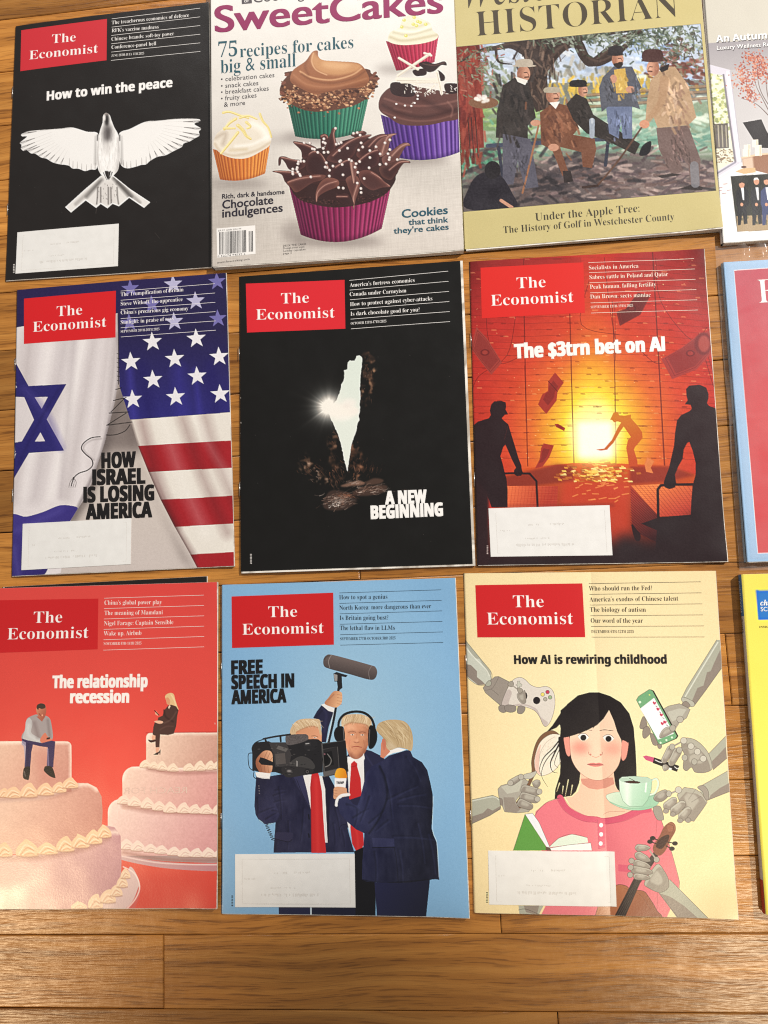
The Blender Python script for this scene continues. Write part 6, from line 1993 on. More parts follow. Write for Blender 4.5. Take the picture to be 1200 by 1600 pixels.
def art_sweet(c):
    r = c.rng
    c.F(310, 0, 2.7907)
    X, Y = c.xy()
    t = np.clip((Y + 100) / 1250, 0, 1)[..., None]
    c.a[:] = np.array((232, 229, 224)) * (1 - t) + np.array((206, 197, 188)) * t
    c.a -= (26 * np.exp(-((X - 60) / 300) ** 2 - ((Y - 900) / 260) ** 2))[..., None]
    c.a -= (16 * np.exp(-((X - 1000) / 240) ** 2 - ((Y - 760) / 80) ** 2))[..., None]
    lin_on = np.clip((Y - 560) / 160, 0, 1)
    c.a += (c.noise(40, 2.0, 1) * 4 * lin_on)[..., None]
    c.a += (c.noise(2.0, 40, 1) * 4 * lin_on)[..., None]
    c.a += (c.noise(90) * 4)[..., None]
    # contact shadows
    for x, y, rx, ry, a in ((560, 596, 190, 26, .5), (900, 690, 200, 30, .5), (190, 800, 130, 18, .5), (620, 1050, 200, 26, .6), (870, 300, 90, 16, .5), (330, 610, 120, 18, .25), (430, 1010, 60, 50, .4)):
        c.E(x - 10, y, rx, ry, (110, 98, 94), a=a, bl=20)
    # red case, cream swirl (top right)
    paper_cup(c, [(817, 178), (1046, 152), (1028, 268), (862, 306)], (176, 32, 68), (116, 16, 44), (214, 84, 112), 15, (14, 6))
    q = [(828, 178), (836, 140), (876, 118), (890, 80), (930, 64), (980, 84), (1010, 100), (1020, 130), (1044, 150), (1030, 172), (960, 190), (880, 194)]
    c.P(q, (228, 222, 200), sm=True)
    c.clip = c.mask(q, sm=True)
    for s, w, col in (([(836, 160), (900, 176), (1040, 150)], 12, (196, 184, 152)), ([(850, 140), (920, 150), (1020, 124)], 9, (198, 190, 162)), ([(880, 110), (930, 120), (1000, 100)], 8, (204, 198, 170)),
                      ([(860, 130), (940, 136), (1010, 112)], 8, (246, 244, 232))):
        c.L(s, w, col, a=.7, bl=5)
    c.clip = None
    for x, y in ((896, 86), (940, 74), (966, 96), (990, 104), (886, 116), (950, 110), (904, 154), (956, 92), (936, 104)):
        c.E(x, y, 8, 7, (212, 206, 110)); c.E(x - 2, y - 2, 3, 3, (240, 238, 180))
    # green case, milk-chocolate swirl
    c.F(420, 60, 3.871)
    paper_cup(c, [(112, 380), (606, 336), (556, 560), (160, 590)], (34, 104, 84), (16, 58, 50), (92, 160, 130), 22, (40, 28))
    nb = [(70, 330), (80, 270), (110, 230), (130, 200), (560, 180), (620, 210), (660, 230), (640, 290), (600, 350), (520, 400), (400, 430), (260, 440), (140, 400)]
    c.P(nb, (96, 60, 46), sm=True)
    for i in range(420):
        x = r.uniform(66, 655)
        f = (x - 66) / 590
        mid = 330 + 66 * math.sin(math.pi * min(max(f * 1.05, 0), 1)) - 40 * f
        y = mid + r.normal() * 30
        col = [(128, 84, 62), (168, 118, 86), (88, 52, 40), (202, 158, 120), (64, 38, 32), (148, 100, 74)][r.integers(6)]
        s = r.uniform(5, 13)
        a = r.uniform(0, 6.3)
        q = [(x + s * math.cos(a + k) * r.uniform(.7, 1.2), y + s * .7 * math.sin(a + k) * r.uniform(.7, 1.2)) for k in (0, 1.3, 2.6, 4.0, 5.1)]
        c.P(q, col)
        if r.random() < .4:
            c.E(x - s * .2, y - s * .25, s * .3, s * .2, (226, 190, 154), a=.7)
    for x, y in ((640, 210), (655, 240), (620, 236), (90, 270), (80, 330), (110, 220)):
        c.E(x, y, 15, 9, (124, 76, 62), rot=r.uniform(-40, 40))
    sw = [(130, 240), (150, 190), (220, 140), (250, 100), (270, 78), (296, 76), (300, 110), (330, 132), (420, 138), (520, 144), (560, 160), (590, 200), (606, 250), (570, 290), (480, 300), (360, 320), (280, 336), (190, 300), (140, 270)]
    c.P(sw, lg((180, 150), (158, 104, 74), (560, 260), (150, 96, 66)), sm=True)
    c.clip = c.mask(sw, sm=True)
    c.P([(300, 110), (420, 138), (530, 146), (560, 170), (520, 200), (420, 222), (330, 210), (270, 170), (256, 120), (274, 80)], (200, 150, 106), sm=True, a=.9, bl=8)
    c.P([(340, 140), (450, 146), (500, 160), (440, 186), (360, 180), (320, 160)], (222, 178, 134), sm=True, a=.7, bl=10)
    c.L([(190, 200), (260, 236), (380, 250), (500, 220), (560, 180)], 10, (220, 174, 132), a=.75, bl=4)
    c.L([(200, 216), (270, 256), (390, 268), (520, 236), (580, 196)], 12, (116, 72, 50), a=.55, bl=6)
    c.L([(270, 90), (260, 140), (286, 190), (350, 220)], 7, (226, 182, 142), a=.7, bl=3)
    c.L([(240, 110), (220, 170), (240, 220)], 14, (120, 74, 54), a=.5, bl=8)
    c.L([(140, 260), (240, 316), (380, 316), (590, 270)], 24, (116, 70, 50), a=.6, bl=12)
    c.L([(150, 220), (240, 280), (400, 290), (590, 240)], 10, (186, 132, 98), a=.5, bl=6)
    c.clip = None
    # purple case, dark swirl (right edge)
    paper_cup(c, [(676, 456), (1160, 470), (1160, 680), (726, 700)], (86, 48, 140), (44, 22, 78), (160, 128, 200), 17, (46, 40))
    dk = [(662, 400), (680, 340), (740, 290), (840, 280), (960, 300), (1080, 320), (1160, 340), (1160, 470), (1060, 500), (940, 522), (800, 516), (720, 470), (676, 440)]
    c.P(dk, (92, 58, 54), sm=True)
    c.clip = c.mask(dk, sm=True)
    for s, w, col, a in (([(690, 400), (800, 450), (950, 470), (1150, 420)], 22, (58, 34, 34), .6), ([(700, 360), (840, 400), (1000, 400), (1150, 370)], 12, (134, 92, 84), .7), ([(690, 440), (840, 490), (1000, 490), (1140, 450)], 10, (128, 88, 80), .6),
                         ([(900, 350), (1040, 420), (1140, 440)], 30, (60, 36, 36), .5), ([(1080, 380), (1110, 420), (1100, 470)], 10, (150, 108, 98), .5), ([(760, 420), (860, 440)], 14, (116, 78, 72), .5)):
        c.L(s, w, col, a=a, bl=w * .45)
    c.clip = None
    for q in ([(736, 270), (790, 262), (870, 280), (880, 340), (820, 350), (744, 330)], [(1060, 276), (1110, 268), (1160, 280), (1160, 320), (1080, 330)], [(870, 190), (940, 180), (950, 216), (890, 224)],
              [(905, 150), (950, 136), (1000, 150), (1060, 136), (1074, 160), (1040, 160), (1000, 194), (960, 200), (930, 176)], [(1020, 190), (1060, 220), (1060, 250), (1030, 250)]):
        c.P(q, (46, 28, 30), sm=True)
    c.L([(930, 150), (1000, 160), (1060, 144)], 6, (120, 84, 76), a=.6, bl=3)
    for a, b, w in (((776, 244), (1010, 250), 26), ((800, 262), (1030, 262), 14), ((780, 222), (970, 92), 18), ((786, 116), (900, 184), 15), ((1016, 200), (1044, 330), 17), ((940, 86), (980, 100), 14), ((1000, 280), (960, 320), 10), ((870, 270), (900, 276), 9)):
        c.L([a, b], w, (232, 224, 210), sm=False)
        c.L([(a[0], a[1] + w * .3), (b[0], b[1] + w * .3)], w * .3, (190, 178, 162), sm=False, a=.7)
    for i in range(60):
        x, y = r.normal(960, 70), r.normal(295, 24)
        a = r.uniform(0, 3.1)
        c.L([(x, y), (x + 14 * math.cos(a), y + 14 * math.sin(a))], r.uniform(2.5, 5), (236, 228, 216), a=.9)
    for x, y in ((770, 392), (822, 402), (900, 342), (898, 362), (880, 386), (860, 404), (884, 318), (876, 300), (760, 474)):
        c.E(x, y, 7, 6, (240, 236, 230))
    # orange case, white icing (left)
    c.F(320, 160, 6.15)
    paper_cup(c, [(82, 450), (626, 410), (580, 680), (150, 740)], (206, 116, 50), (140, 66, 34), (240, 172, 90), 17, (44, 36))
    ic = [(88, 420), (92, 360), (120, 300), (190, 240), (230, 170), (300, 130), (400, 110), (500, 140), (560, 180), (620, 260), (640, 330), (624, 410), (540, 470), (420, 530), (300, 540), (190, 510), (120, 460)]
    c.P(ic, (226, 216, 200), sm=True)
    c.clip = c.mask(ic, sm=True)
    for s, w, col, a in (([(100, 400), (160, 480), (300, 510), (500, 460), (630, 380)], 24, (192, 172, 146), .6), ([(110, 340), (200, 300), (180, 400)], 40, (170, 152, 134), .5), ([(460, 200), (560, 260), (600, 340)], 60, (244, 240, 230), .8),
                         ([(300, 420), (460, 400), (600, 330)], 30, (244, 240, 232), .7), ([(250, 460), (400, 450)], 30, (206, 188, 156), .6)):
        c.L(s, w, col, a=a, bl=w * .5)
    c.clip = None
    for s, w in (([(180, 100), (240, 92), (340, 126), (420, 150)], 26), ([(530, 110), (560, 180), (610, 240), (640, 330)], 24), ([(300, 160), (240, 200), (190, 260)], 30), ([(190, 250), (290, 250)], 26), ([(320, 220), (370, 270), (400, 320), (440, 350)], 34),
                 ([(320, 290), (250, 380), (160, 490)], 30), ([(340, 150), (420, 130), (500, 160)], 22), ([(400, 190), (440, 230), (410, 250)], 26)):
        c.L(s, w, (224, 204, 128), w2=w * .7)
        c.L([(p[0] - 3, p[1] - 4) for p in s], w * .45, (242, 232, 178), a=.8, bl=3)
        c.L([(p[0] + 5, p[1] + 7) for p in s], w * .2, (190, 160, 80), a=.5, bl=3)
    # big maroon case, spiky chocolate
    c.F(420, 180, 5)
    paper_cup(c, [(156, 540), (950, 560), (880, 880), (250, 930)], (128, 28, 74), (60, 12, 40), (186, 74, 122), 22, (95, 80))
    ck = [(156, 530), (200, 480), (900, 450), (990, 480), (940, 580), (860, 640), (720, 690), (520, 716), (340, 690), (220, 640)]
    c.P(ck, (52, 30, 30), sm=True)
    for i in range(160):
        x, y = r.uniform(240, 920), 0
        y = 640 + 50 * math.sin((x - 200) / 720 * math.pi) + r.normal() * 16 - (x - 240) * .06
        c.E(x, y, r.uniform(3, 8), r.uniform(2, 6), (86, 54, 50) if r.random() < .5 else (34, 18, 20), a=.7)

    def petal(q, ridge, base=(88, 52, 48), shade=(48, 26, 28), hi=(150, 102, 92)):
        q = np.array(q, float)
        c.P(q, base, sm=True)
        c.clip = c.mask(q, sm=True)
        m = q.mean(0)
        c.P(m + (q - m) * .8 + np.array([-4, 10]), shade, sm=True, a=.7, bl=12)
        c.L(ridge, 16, hi, a=.6, bl=8)
        c.L(ridge, 5, (190, 146, 132), a=.7, bl=2)
        c.clip = None
        c.L(np.vstack([spline(q), spline(q)[:1]]), 3.5, (38, 20, 22), a=.6, sm=False)
    c.P([(230, 490), (256, 340), (330, 270), (450, 240), (560, 200), (700, 170), (850, 190), (940, 260), (1000, 360), (980, 470), (700, 540), (400, 540)], (60, 35, 34), sm=True)
    petal([(190, 206), (260, 210), (330, 230), (370, 262), (300, 330), (262, 330), (250, 270)], [(200, 210), (280, 226), (350, 256)])
    petal([(410, 250), (404, 180), (404, 152), (440, 142), (464, 168), (440, 230)], [(410, 160), (440, 150), (460, 170)])
    petal([(440, 240), (480, 140), (500, 96), (530, 94), (512, 140), (526, 220), (500, 290), (450, 280)], [(516, 100), (506, 150), (520, 230)])
    petal([(640, 150), (700, 120), (744, 120), (760, 140), (700, 170)], [(660, 140), (730, 122)])
    petal([(820, 260), (840, 200), (880, 160), (940, 140), (1000, 138), (960, 160), (940, 220), (920, 290), (860, 320)], [(990, 140), (930, 160), (900, 230), (880, 300)], (130, 88, 80), (96, 60, 54), (184, 142, 130))
    petal([(880, 330), (960, 270), (1030, 218), (1080, 208), (1106, 230), (1066, 240), (1030, 300), (1000, 350), (920, 400)], [(1090, 214), (1030, 240), (960, 310)], (120, 80, 74), (84, 50, 46), (180, 136, 124))
    petal([(78, 390), (80, 330), (120, 320), (180, 340), (260, 350), (300, 380), (230, 430), (160, 420), (130, 370), (100, 340), (92, 380)], [(100, 326), (170, 340), (260, 360)], (84, 50, 46))
    petal([(30, 438), (80, 430), (160, 434), (250, 440), (240, 500), (180, 540), (130, 520), (100, 460)], [(50, 436), (150, 440), (230, 450)])
    petal([(450, 330), (520, 260), (620, 190), (700, 160), (800, 146), (760, 180), (700, 230), (660, 310), (580, 370), (480, 360)], [(790, 148), (700, 166), (600, 220), (500, 310)])
    petal([(680, 300), (720, 230), (800, 170), (880, 140), (930, 152), (880, 170), (830, 220), (800, 280), (720, 330)], [(920, 150), (850, 170), (780, 240)], (96, 58, 52))
    petal([(300, 440), (290, 360), (310, 300), (350, 274), (400, 290), (440, 340), (480, 420), (470, 470), (400, 480)], [(310, 300), (350, 280), (410, 300), (470, 420)], (72, 42, 40))
    petal([(480, 470), (500, 400), (560, 360), (620, 340), (660, 390), (680, 450), (640, 500), (540, 510)], [(520, 400), (600, 350), (640, 350)], (70, 40, 40))
    petal([(680, 360), (760, 290), (850, 260), (862, 320), (850, 380), (760, 420), (690, 420)], [(700, 350), (780, 290), (850, 264)], (78, 44, 44))
    petal([(860, 400), (940, 370), (1030, 344), (1090, 350), (1100, 366), (1050, 370), (1000, 440), (950, 500), (880, 470)], [(1090, 356), (1020, 360), (940, 420)], (90, 56, 50))
    petal([(140, 520), (230, 480), (330, 460), (440, 462), (420, 500), (330, 530), (220, 600), (170, 560)], [(150, 520), (250, 490), (400, 470)], (104, 64, 56), (66, 38, 38))
    petal([(370, 680), (366, 600), (400, 520), (460, 480), (540, 500), (540, 550), (450, 590), (390, 630)], [(372, 670), (380, 600), (440, 540), (530, 510)], (118, 74, 64), (80, 46, 44))
    petal([(660, 730), (650, 650), (610, 540), (600, 490), (650, 460), (690, 470), (714, 520), (700, 590), (676, 660)], [(664, 720), (660, 640), (690, 540)], (116, 74, 66), (76, 44, 42), (176, 130, 118))
    petal([(660, 530), (640, 440), (630, 360), (660, 350), (690, 400), (680, 470)], [(640, 360), (650, 440), (662, 520)], (128, 86, 78), (84, 50, 48), (190, 150, 136))
    petal([(950, 550), (900, 510), (840, 450), (770, 420), (700, 440), (720, 520), (800, 580), (880, 560)], [(940, 545), (880, 490), (800, 440)], (102, 62, 56), (62, 36, 36))
    petal([(520, 630), (600, 600), (640, 640), (660, 700), (580, 690)], [(530, 630), (610, 630)], (62, 36, 36))
    for x, y in ((276, 212), (320, 214), (340, 258), (356, 262), (382, 286), (430, 180), (424, 206), (440, 214), (424, 254), (430, 286), (462, 284), (520, 98), (526, 222), (546, 216), (564, 208), (550, 270), (614, 252), (660, 136), (690, 130), (712, 150),
                 (720, 210), (732, 242), (700, 266), (788, 270), (788, 324), (836, 240), (906, 210), (944, 186), (944, 262), (930, 294), (942, 324), (938, 340), (1002, 340), (868, 296), (866, 378), (914, 374), (782, 404), (708, 356), (680, 372), (672, 400),
                 (694, 440), (744, 488), (690, 524), (718, 566), (720, 598), (544, 560), (580, 564), (578, 460), (572, 380), (560, 350), (552, 356), (500, 392), (474, 424), (472, 470), (448, 366), (452, 404), (440, 400), (232, 360), (228, 376), (222, 406), (218, 420),
                 (226, 440), (240, 458), (188, 418), (186, 440), (188, 456), (246, 470), (328, 478), (274, 356), (644, 350), (626, 340), (250, 356)):
        c.E(x + 2, y + 3, 12, 11, (40, 22, 24), a=.5, bl=2)
        c.E(x, y, 11, 11, (206, 190, 184)); c.E(x - 3, y - 3, 5, 5, (250, 246, 242))
    c.grain(2.5, 8, 8, 2)


def art_county(c):
    """khaki cover with a loosely brushed picture: a company of men resting under a spreading tree"""
    r = c.rng
    c.F(700, 0, 2.4)
    X, Y = c.xy()
    c.a[:] = (196, 182, 128)
    c.a += (c.noise(200) * 4)[..., None] + (c.noise(4, 4, 2) * 2)[..., None]
    fr = [(28, 176), (946, 90), (1003, 716), (58, 792)]
    m = c.mask(fr)
    c.clip = m

    def dab(cx, cy, sx, sy, n, cols, ln, w, ang, a=.8, js=20):
        for i in range(n):
            x, y = cx + r.normal() * sx, cy + r.normal() * sy
            b = math.radians(ang + r.normal() * js)
            col = np.array(cols[r.integers(len(cols))], float) * r.uniform(.85, 1.15)
            l = ln * r.uniform(.5, 1.3)
            c.L([(x, y), (x + math.cos(b) * l, y + math.sin(b) * l)], w * r.uniform(.6, 1.3), col, a=a, bl=w * .25)
    c.P(fr, (120, 124, 120))
    c.P([(20, 90), (960, 60), (960, 300), (20, 320)], (186, 196, 210))
    dab(300, 190, 200, 60, 160, [(196, 206, 222), (168, 184, 206), (222, 226, 230)], 30, 14, 10)
    dab(720, 220, 120, 60, 120, [(170, 190, 224), (206, 214, 226), (150, 172, 212)], 30, 14, 10)
    dab(450, 320, 120, 50, 140, [(130, 134, 118), (150, 146, 130), (116, 120, 110), (168, 162, 150)], 26, 12, 80)
    dab(620, 320, 130, 26, 160, [(206, 168, 60), (226, 190, 84), (176, 150, 62), (200, 176, 100)], 22, 10, 80)
    dab(170, 320, 60, 60, 110, [(120, 132, 104), (150, 156, 138), (96, 110, 86)], 22, 10, 60)
    dab(880, 250, 70, 40, 110, [(124, 74, 62), (104, 60, 52), (140, 96, 80)], 24, 10, 5)
    # lawn
    c.P([(20, 410), (1000, 380), (1010, 800), (40, 810)], (134, 152, 128))
    dab(250, 430, 120, 26, 110, [(140, 170, 104), (156, 182, 124), (120, 150, 100)], 40, 12, 0)
    dab(740, 470, 240, 60, 260, [(176, 192, 172), (150, 176, 158), (196, 204, 190), (126, 164, 144)], 50, 14, 0)
    dab(760, 540, 200, 20, 120, [(120, 158, 140), (98, 142, 126)], 40, 10, 0)
    dab(110, 600, 80, 60, 150, [(84, 146, 116), (110, 166, 138), (66, 116, 96)], 26, 11, 60)
    c.P([(60, 660), (500, 570), (1010, 600), (1010, 800), (50, 810)], (92, 78, 80), a=.9, bl=16)
    dab(700, 670, 260, 46, 360, [(120, 100, 100), (148, 128, 122), (84, 70, 74), (166, 146, 140), (104, 82, 78)], 46, 10, -4)
    dab(320, 670, 170, 50, 240, [(60, 54, 58), (80, 70, 72), (46, 42, 46), (100, 84, 82)], 40, 12, -6)
    # rail fence
    for y in (352, 372, 396):
        c.L([(520, y + 4), (980, y - 30)], 9, (150, 120, 96), a=.8, bl=1)
        c.L([(520, y + 10), (980, y - 24)], 4, (92, 72, 60), a=.7, bl=1)
    # red barn wall at the left
    c.P([(28, 176), (120, 168), (136, 552), (50, 560)], (120, 46, 38))
    dab(80, 350, 30, 120, 160, [(134, 54, 44), (104, 38, 34), (150, 70, 56)], 40, 9, 88, js=8)
    for x in (76, 88, 104):
        c.L([(x, 440), (x + 10, 590)], 4, (60, 34, 32), w2=3)
    # tree
    BK = (58, 46, 42)
    c.P([(250, 90), (440, 90), (410, 160), (400, 220), (372, 270), (374, 330), (392, 400), (330, 420), (300, 330), (296, 250), (280, 200), (240, 160), (170, 160)], BK, sm=False)
    for s, w, w2 in (([(300, 200), (240, 170), (180, 180), (120, 190), (50, 230)], 34, 6), ([(360, 250), (420, 180), (480, 160), (510, 210), (540, 235), (600, 190), (650, 150), (720, 120)], 46, 22), ([(400, 160), (560, 130), (700, 110)], 36, 14),
                     ([(520, 220), (560, 236), (620, 210), (680, 160)], 34, 20), ([(180, 180), (190, 230), (240, 240)], 12, 4)):
        c.L(s, w, BK, w2=w2)
        c.L([(p[0] + 4, p[1] - 6) for p in s], w * .3, (104, 84, 74), w2=w2 * .3, a=.5, bl=3)
    dab(340, 230, 40, 80, 130, [(84, 66, 58), (44, 34, 32), (110, 90, 78)], 40, 7, 85)
    dab(760, 140, 130, 34, 420, [(98, 110, 92), (126, 136, 122), (70, 82, 66), (150, 158, 146), (56, 62, 52)], 16, 6, 20, js=60)
    dab(480, 130, 100, 26, 200, [(110, 120, 104), (70, 80, 66), (146, 154, 140)], 16, 6, 20, js=60)
    dab(110, 250, 60, 50, 160, [(104, 112, 88), (130, 140, 118), (150, 92, 78)], 16, 5, 30, js=60)
    dab(880, 210, 60, 50, 130, [(98, 104, 84), (140, 150, 132), (74, 66, 56)], 16, 6, 30, js=60)
    for i in range(22):
        x, y = r.uniform(60, 940), r.uniform(110, 230)
        c.L([(x, y), (x + r.uniform(-40, 40), y + r.uniform(10, 50))], 2.4, (60, 50, 46), w2=1, a=.7)
    # figures, in a plain brushed manner
    sk = (190, 140, 116)

    def hat(x, y, w, h, col, brim=1.5):
        c.P([(x - w, y), (x - w * .9, y - h), (x + w * .9, y - h * 1.05), (x + w, y)], col, sm=True)
        c.E(x, y, w * brim, h * .22, col)
    def face(x, y, rx, ry, d, beard=None):
        c.E(x, y, rx, ry, sk)
        c.clip = m * c.mask(c.ell(x, y, rx, ry))
        c.L([(x - d * rx * .7, y - ry), (x - d * rx * .6, y + ry)], rx * .9, (134, 88, 70), a=.7, bl=rx * .4)
        c.E(x + d * rx * .45, y + ry * .05, rx * .35, ry * .4, (224, 172, 146), a=.8, bl=rx * .3)
        c.L([(x + d * rx * .1, y - ry * .15), (x + d * rx * .5, y - ry * .18)], ry * .12, (70, 46, 40), a=.9, bl=1)
        c.L([(x + d * rx * .62, y - ry * .1), (x + d * rx * .78, y + ry * .2)], ry * .1, (120, 74, 60), a=.8, bl=1)
        c.L([(x + d * rx * .2, y + ry * .42), (x + d * rx * .75, y + ry * .38)], ry * .2, beard or (92, 60, 48), a=.9, bl=1)
        c.E(x - d * rx * .55, y + ry * .05, rx * .18, ry * .22, (170, 116, 96))
        c.clip = m

    def cloth(x, y, sx, sy, n, base, ang):
        b = np.array(base, float)
        dab(x, y, sx * .6, sy * .62, n, [b * 1.35 + 10, b * .6, b * 1.1, b * .75], 18, 5, ang, a=.5, js=14)
    # bench
    c.L([(150, 545), (620, 520)], 16, (66, 72, 90)); c.L([(190, 550), (210, 690)], 12, (50, 52, 66)); c.L([(600, 530), (590, 620)], 12, (50, 52, 66))
    # standing, dark coat, straw hat
    c.P([(206, 320), (250, 290), (300, 310), (320, 380), (330, 440), (300, 470), (300, 520), (180, 515), (184, 420)], (52, 46, 44), sm=False)
    c.P([(206, 500), (310, 520), (340, 700), (290, 706), (262, 600), (246, 690), (206, 690)], (86, 84, 96))
    face(284, 276, 25, 31, 1); c.P([(252, 286), (300, 300), (290, 318), (262, 306)], (226, 222, 214)); hat(286, 246, 28, 22, (178, 166, 150), 1.6)
    dab(250, 400, 30, 70, 50, [(64, 56, 54), (38, 34, 34)], 40, 9, 75)
    c.E(330, 460, 20, 12, sk); c.L([(340, 470), (310, 600), (280, 722)], 7, (150, 104, 76))
    cloth(265, 590, 30, 60, 50, (80, 78, 88), 85)
    # seated, brown suit and cap
    c.P([(345, 420), (400, 384), (470, 400), (490, 480), (470, 505), (550, 520), (556, 560), (540, 630), (505, 626), (500, 570), (420, 550), (450, 640), (430, 660), (390, 560), (350, 540)], (112, 72, 54), sm=False)
    dab(420, 450, 34, 40, 60, [(134, 88, 66), (92, 58, 46), (150, 104, 80)], 26, 8, 70)
    face(394, 356, 26, 31, 1); c.P([(380, 384), (420, 380), (404, 408)], (230, 226, 220)); hat(390, 344, 27, 16, (170, 160, 142), 1.15)
    c.E(396, 552, 20, 14, sk); c.P([(430, 640), (460, 640), (470, 680), (436, 686)], (44, 36, 36))
    # reclining, dark
    c.P([(444, 390), (480, 350), (520, 370), (545, 430), (640, 490), (720, 540), (700, 580), (600, 530), (520, 500), (470, 450)], (50, 44, 42), sm=False)
    face(506, 338, 18, 24, 1, (50, 38, 34)); hat(488, 322, 28, 20, (38, 34, 36), 1.3)
    c.P([(716, 580), (730, 545), (760, 530), (756, 570), (736, 584)], (30, 28, 34), sm=True)
    cloth(500, 420, 20, 30, 30, (50, 44, 42), 60); cloth(620, 520, 50, 20, 40, (54, 46, 44), 35)
    # standing, blue suit, yellow waistcoat
    c.P([(590, 380), (690, 380), (690, 520), (655, 520), (646, 430), (640, 520), (604, 500)], (106, 116, 144))
    c.P([(580, 290), (620, 250), (690, 250), (726, 330), (700, 350), (720, 410), (690, 400), (600, 400), (576, 420), (566, 330)], (84, 86, 96), sm=False)
    c.P([(622, 262), (664, 256), (676, 350), (630, 350)], (196, 162, 86)); dab(650, 310, 14, 30, 24, [(214, 182, 110), (176, 142, 72)], 14, 6, 80)
    face(636, 224, 22, 28, 1, (50, 38, 36)); c.P([(620, 240), (656, 238), (640, 258)], (46, 38, 36), sm=True); hat(628, 204, 24, 28, (44, 38, 40), 1.3)
    c.E(684, 336, 18, 13, sk); c.E(620, 296, 13, 16, sk)
    cloth(640, 450, 26, 40, 60, (98, 108, 138), 88); cloth(600, 330, 14, 36, 30, (74, 74, 82), 80); cloth(702, 330, 12, 36, 30, (88, 92, 104), 75)
    # right-hand man bending over a club, tan coat
    c.P([(780, 480), (900, 470), (946, 600), (940, 690), (950, 700), (910, 705), (900, 620), (850, 560), (880, 640), (840, 660), (790, 560)], (112, 92, 88), sm=False)
    c.P([(760, 300), (806, 252), (850, 250), (900, 320), (930, 440), (900, 470), (785, 480), (770, 440), (740, 450), (745, 380)], (176, 146, 116), sm=False)
    dab(846, 372, 26, 44, 90, [(196, 164, 132), (158, 128, 102), (206, 176, 150), (140, 110, 92)], 22, 8, 70)
    c.L([(810, 300), (800, 380), (750, 450)], 34, (168, 134, 104), w2=20, a=.9, bl=3)
    face(768, 256, 24, 30, -1); hat(766, 226, 34, 36, (70, 44, 42), 1.25)
    c.P([(790, 258), (830, 238), (824, 262), (800, 272)], (44, 38, 40))
    c.E(736, 466, 19, 16, (196, 140, 112)); c.L([(724, 480), (640, 600), (560, 696)], 7, (90, 64, 52)); c.L([(560, 696), (506, 702)], 9, (60, 44, 40))
    c.P([(860, 710), (920, 690), (956, 704), (950, 714)], (50, 42, 42)); c.P([(780, 660), (840, 650), (880, 656), (800, 668)], (50, 42, 42)); c.L([(922, 620), (926, 690)], 30, (128, 128, 134), a=.8)
    cloth(860, 550, 36, 50, 70, (108, 86, 82), 70)
    # crouching shape in shade
    c.P([(70, 780), (80, 700), (120, 650), (190, 650), (240, 720), (250, 780)], (38, 34, 42), sm=True); c.E(168, 636, 30, 34, (34, 30, 34)); c.L([(200, 750), (240, 776)], 12, sk)
    # basket
    c.E(134, 384, 56, 22, (120, 84, 62)); dab(134, 366, 24, 6, 14, [(230, 226, 220)], 6, 12, 0)
    c.L([(540, 452), (540, 510)], 20, (156, 164, 176), w2=18); c.L([(540, 446), (540, 460)], 7, (186, 192, 200))
    c.a += (c.noise(5, 5, 2) * 9 * m)[..., None]
    c.a += (c.noise(60, 40, 2) * 8 * m)[..., None]
    c.clip = None
    c.L(fr + fr[:1], 1.6, (60, 54, 46), a=.6, sm=False)


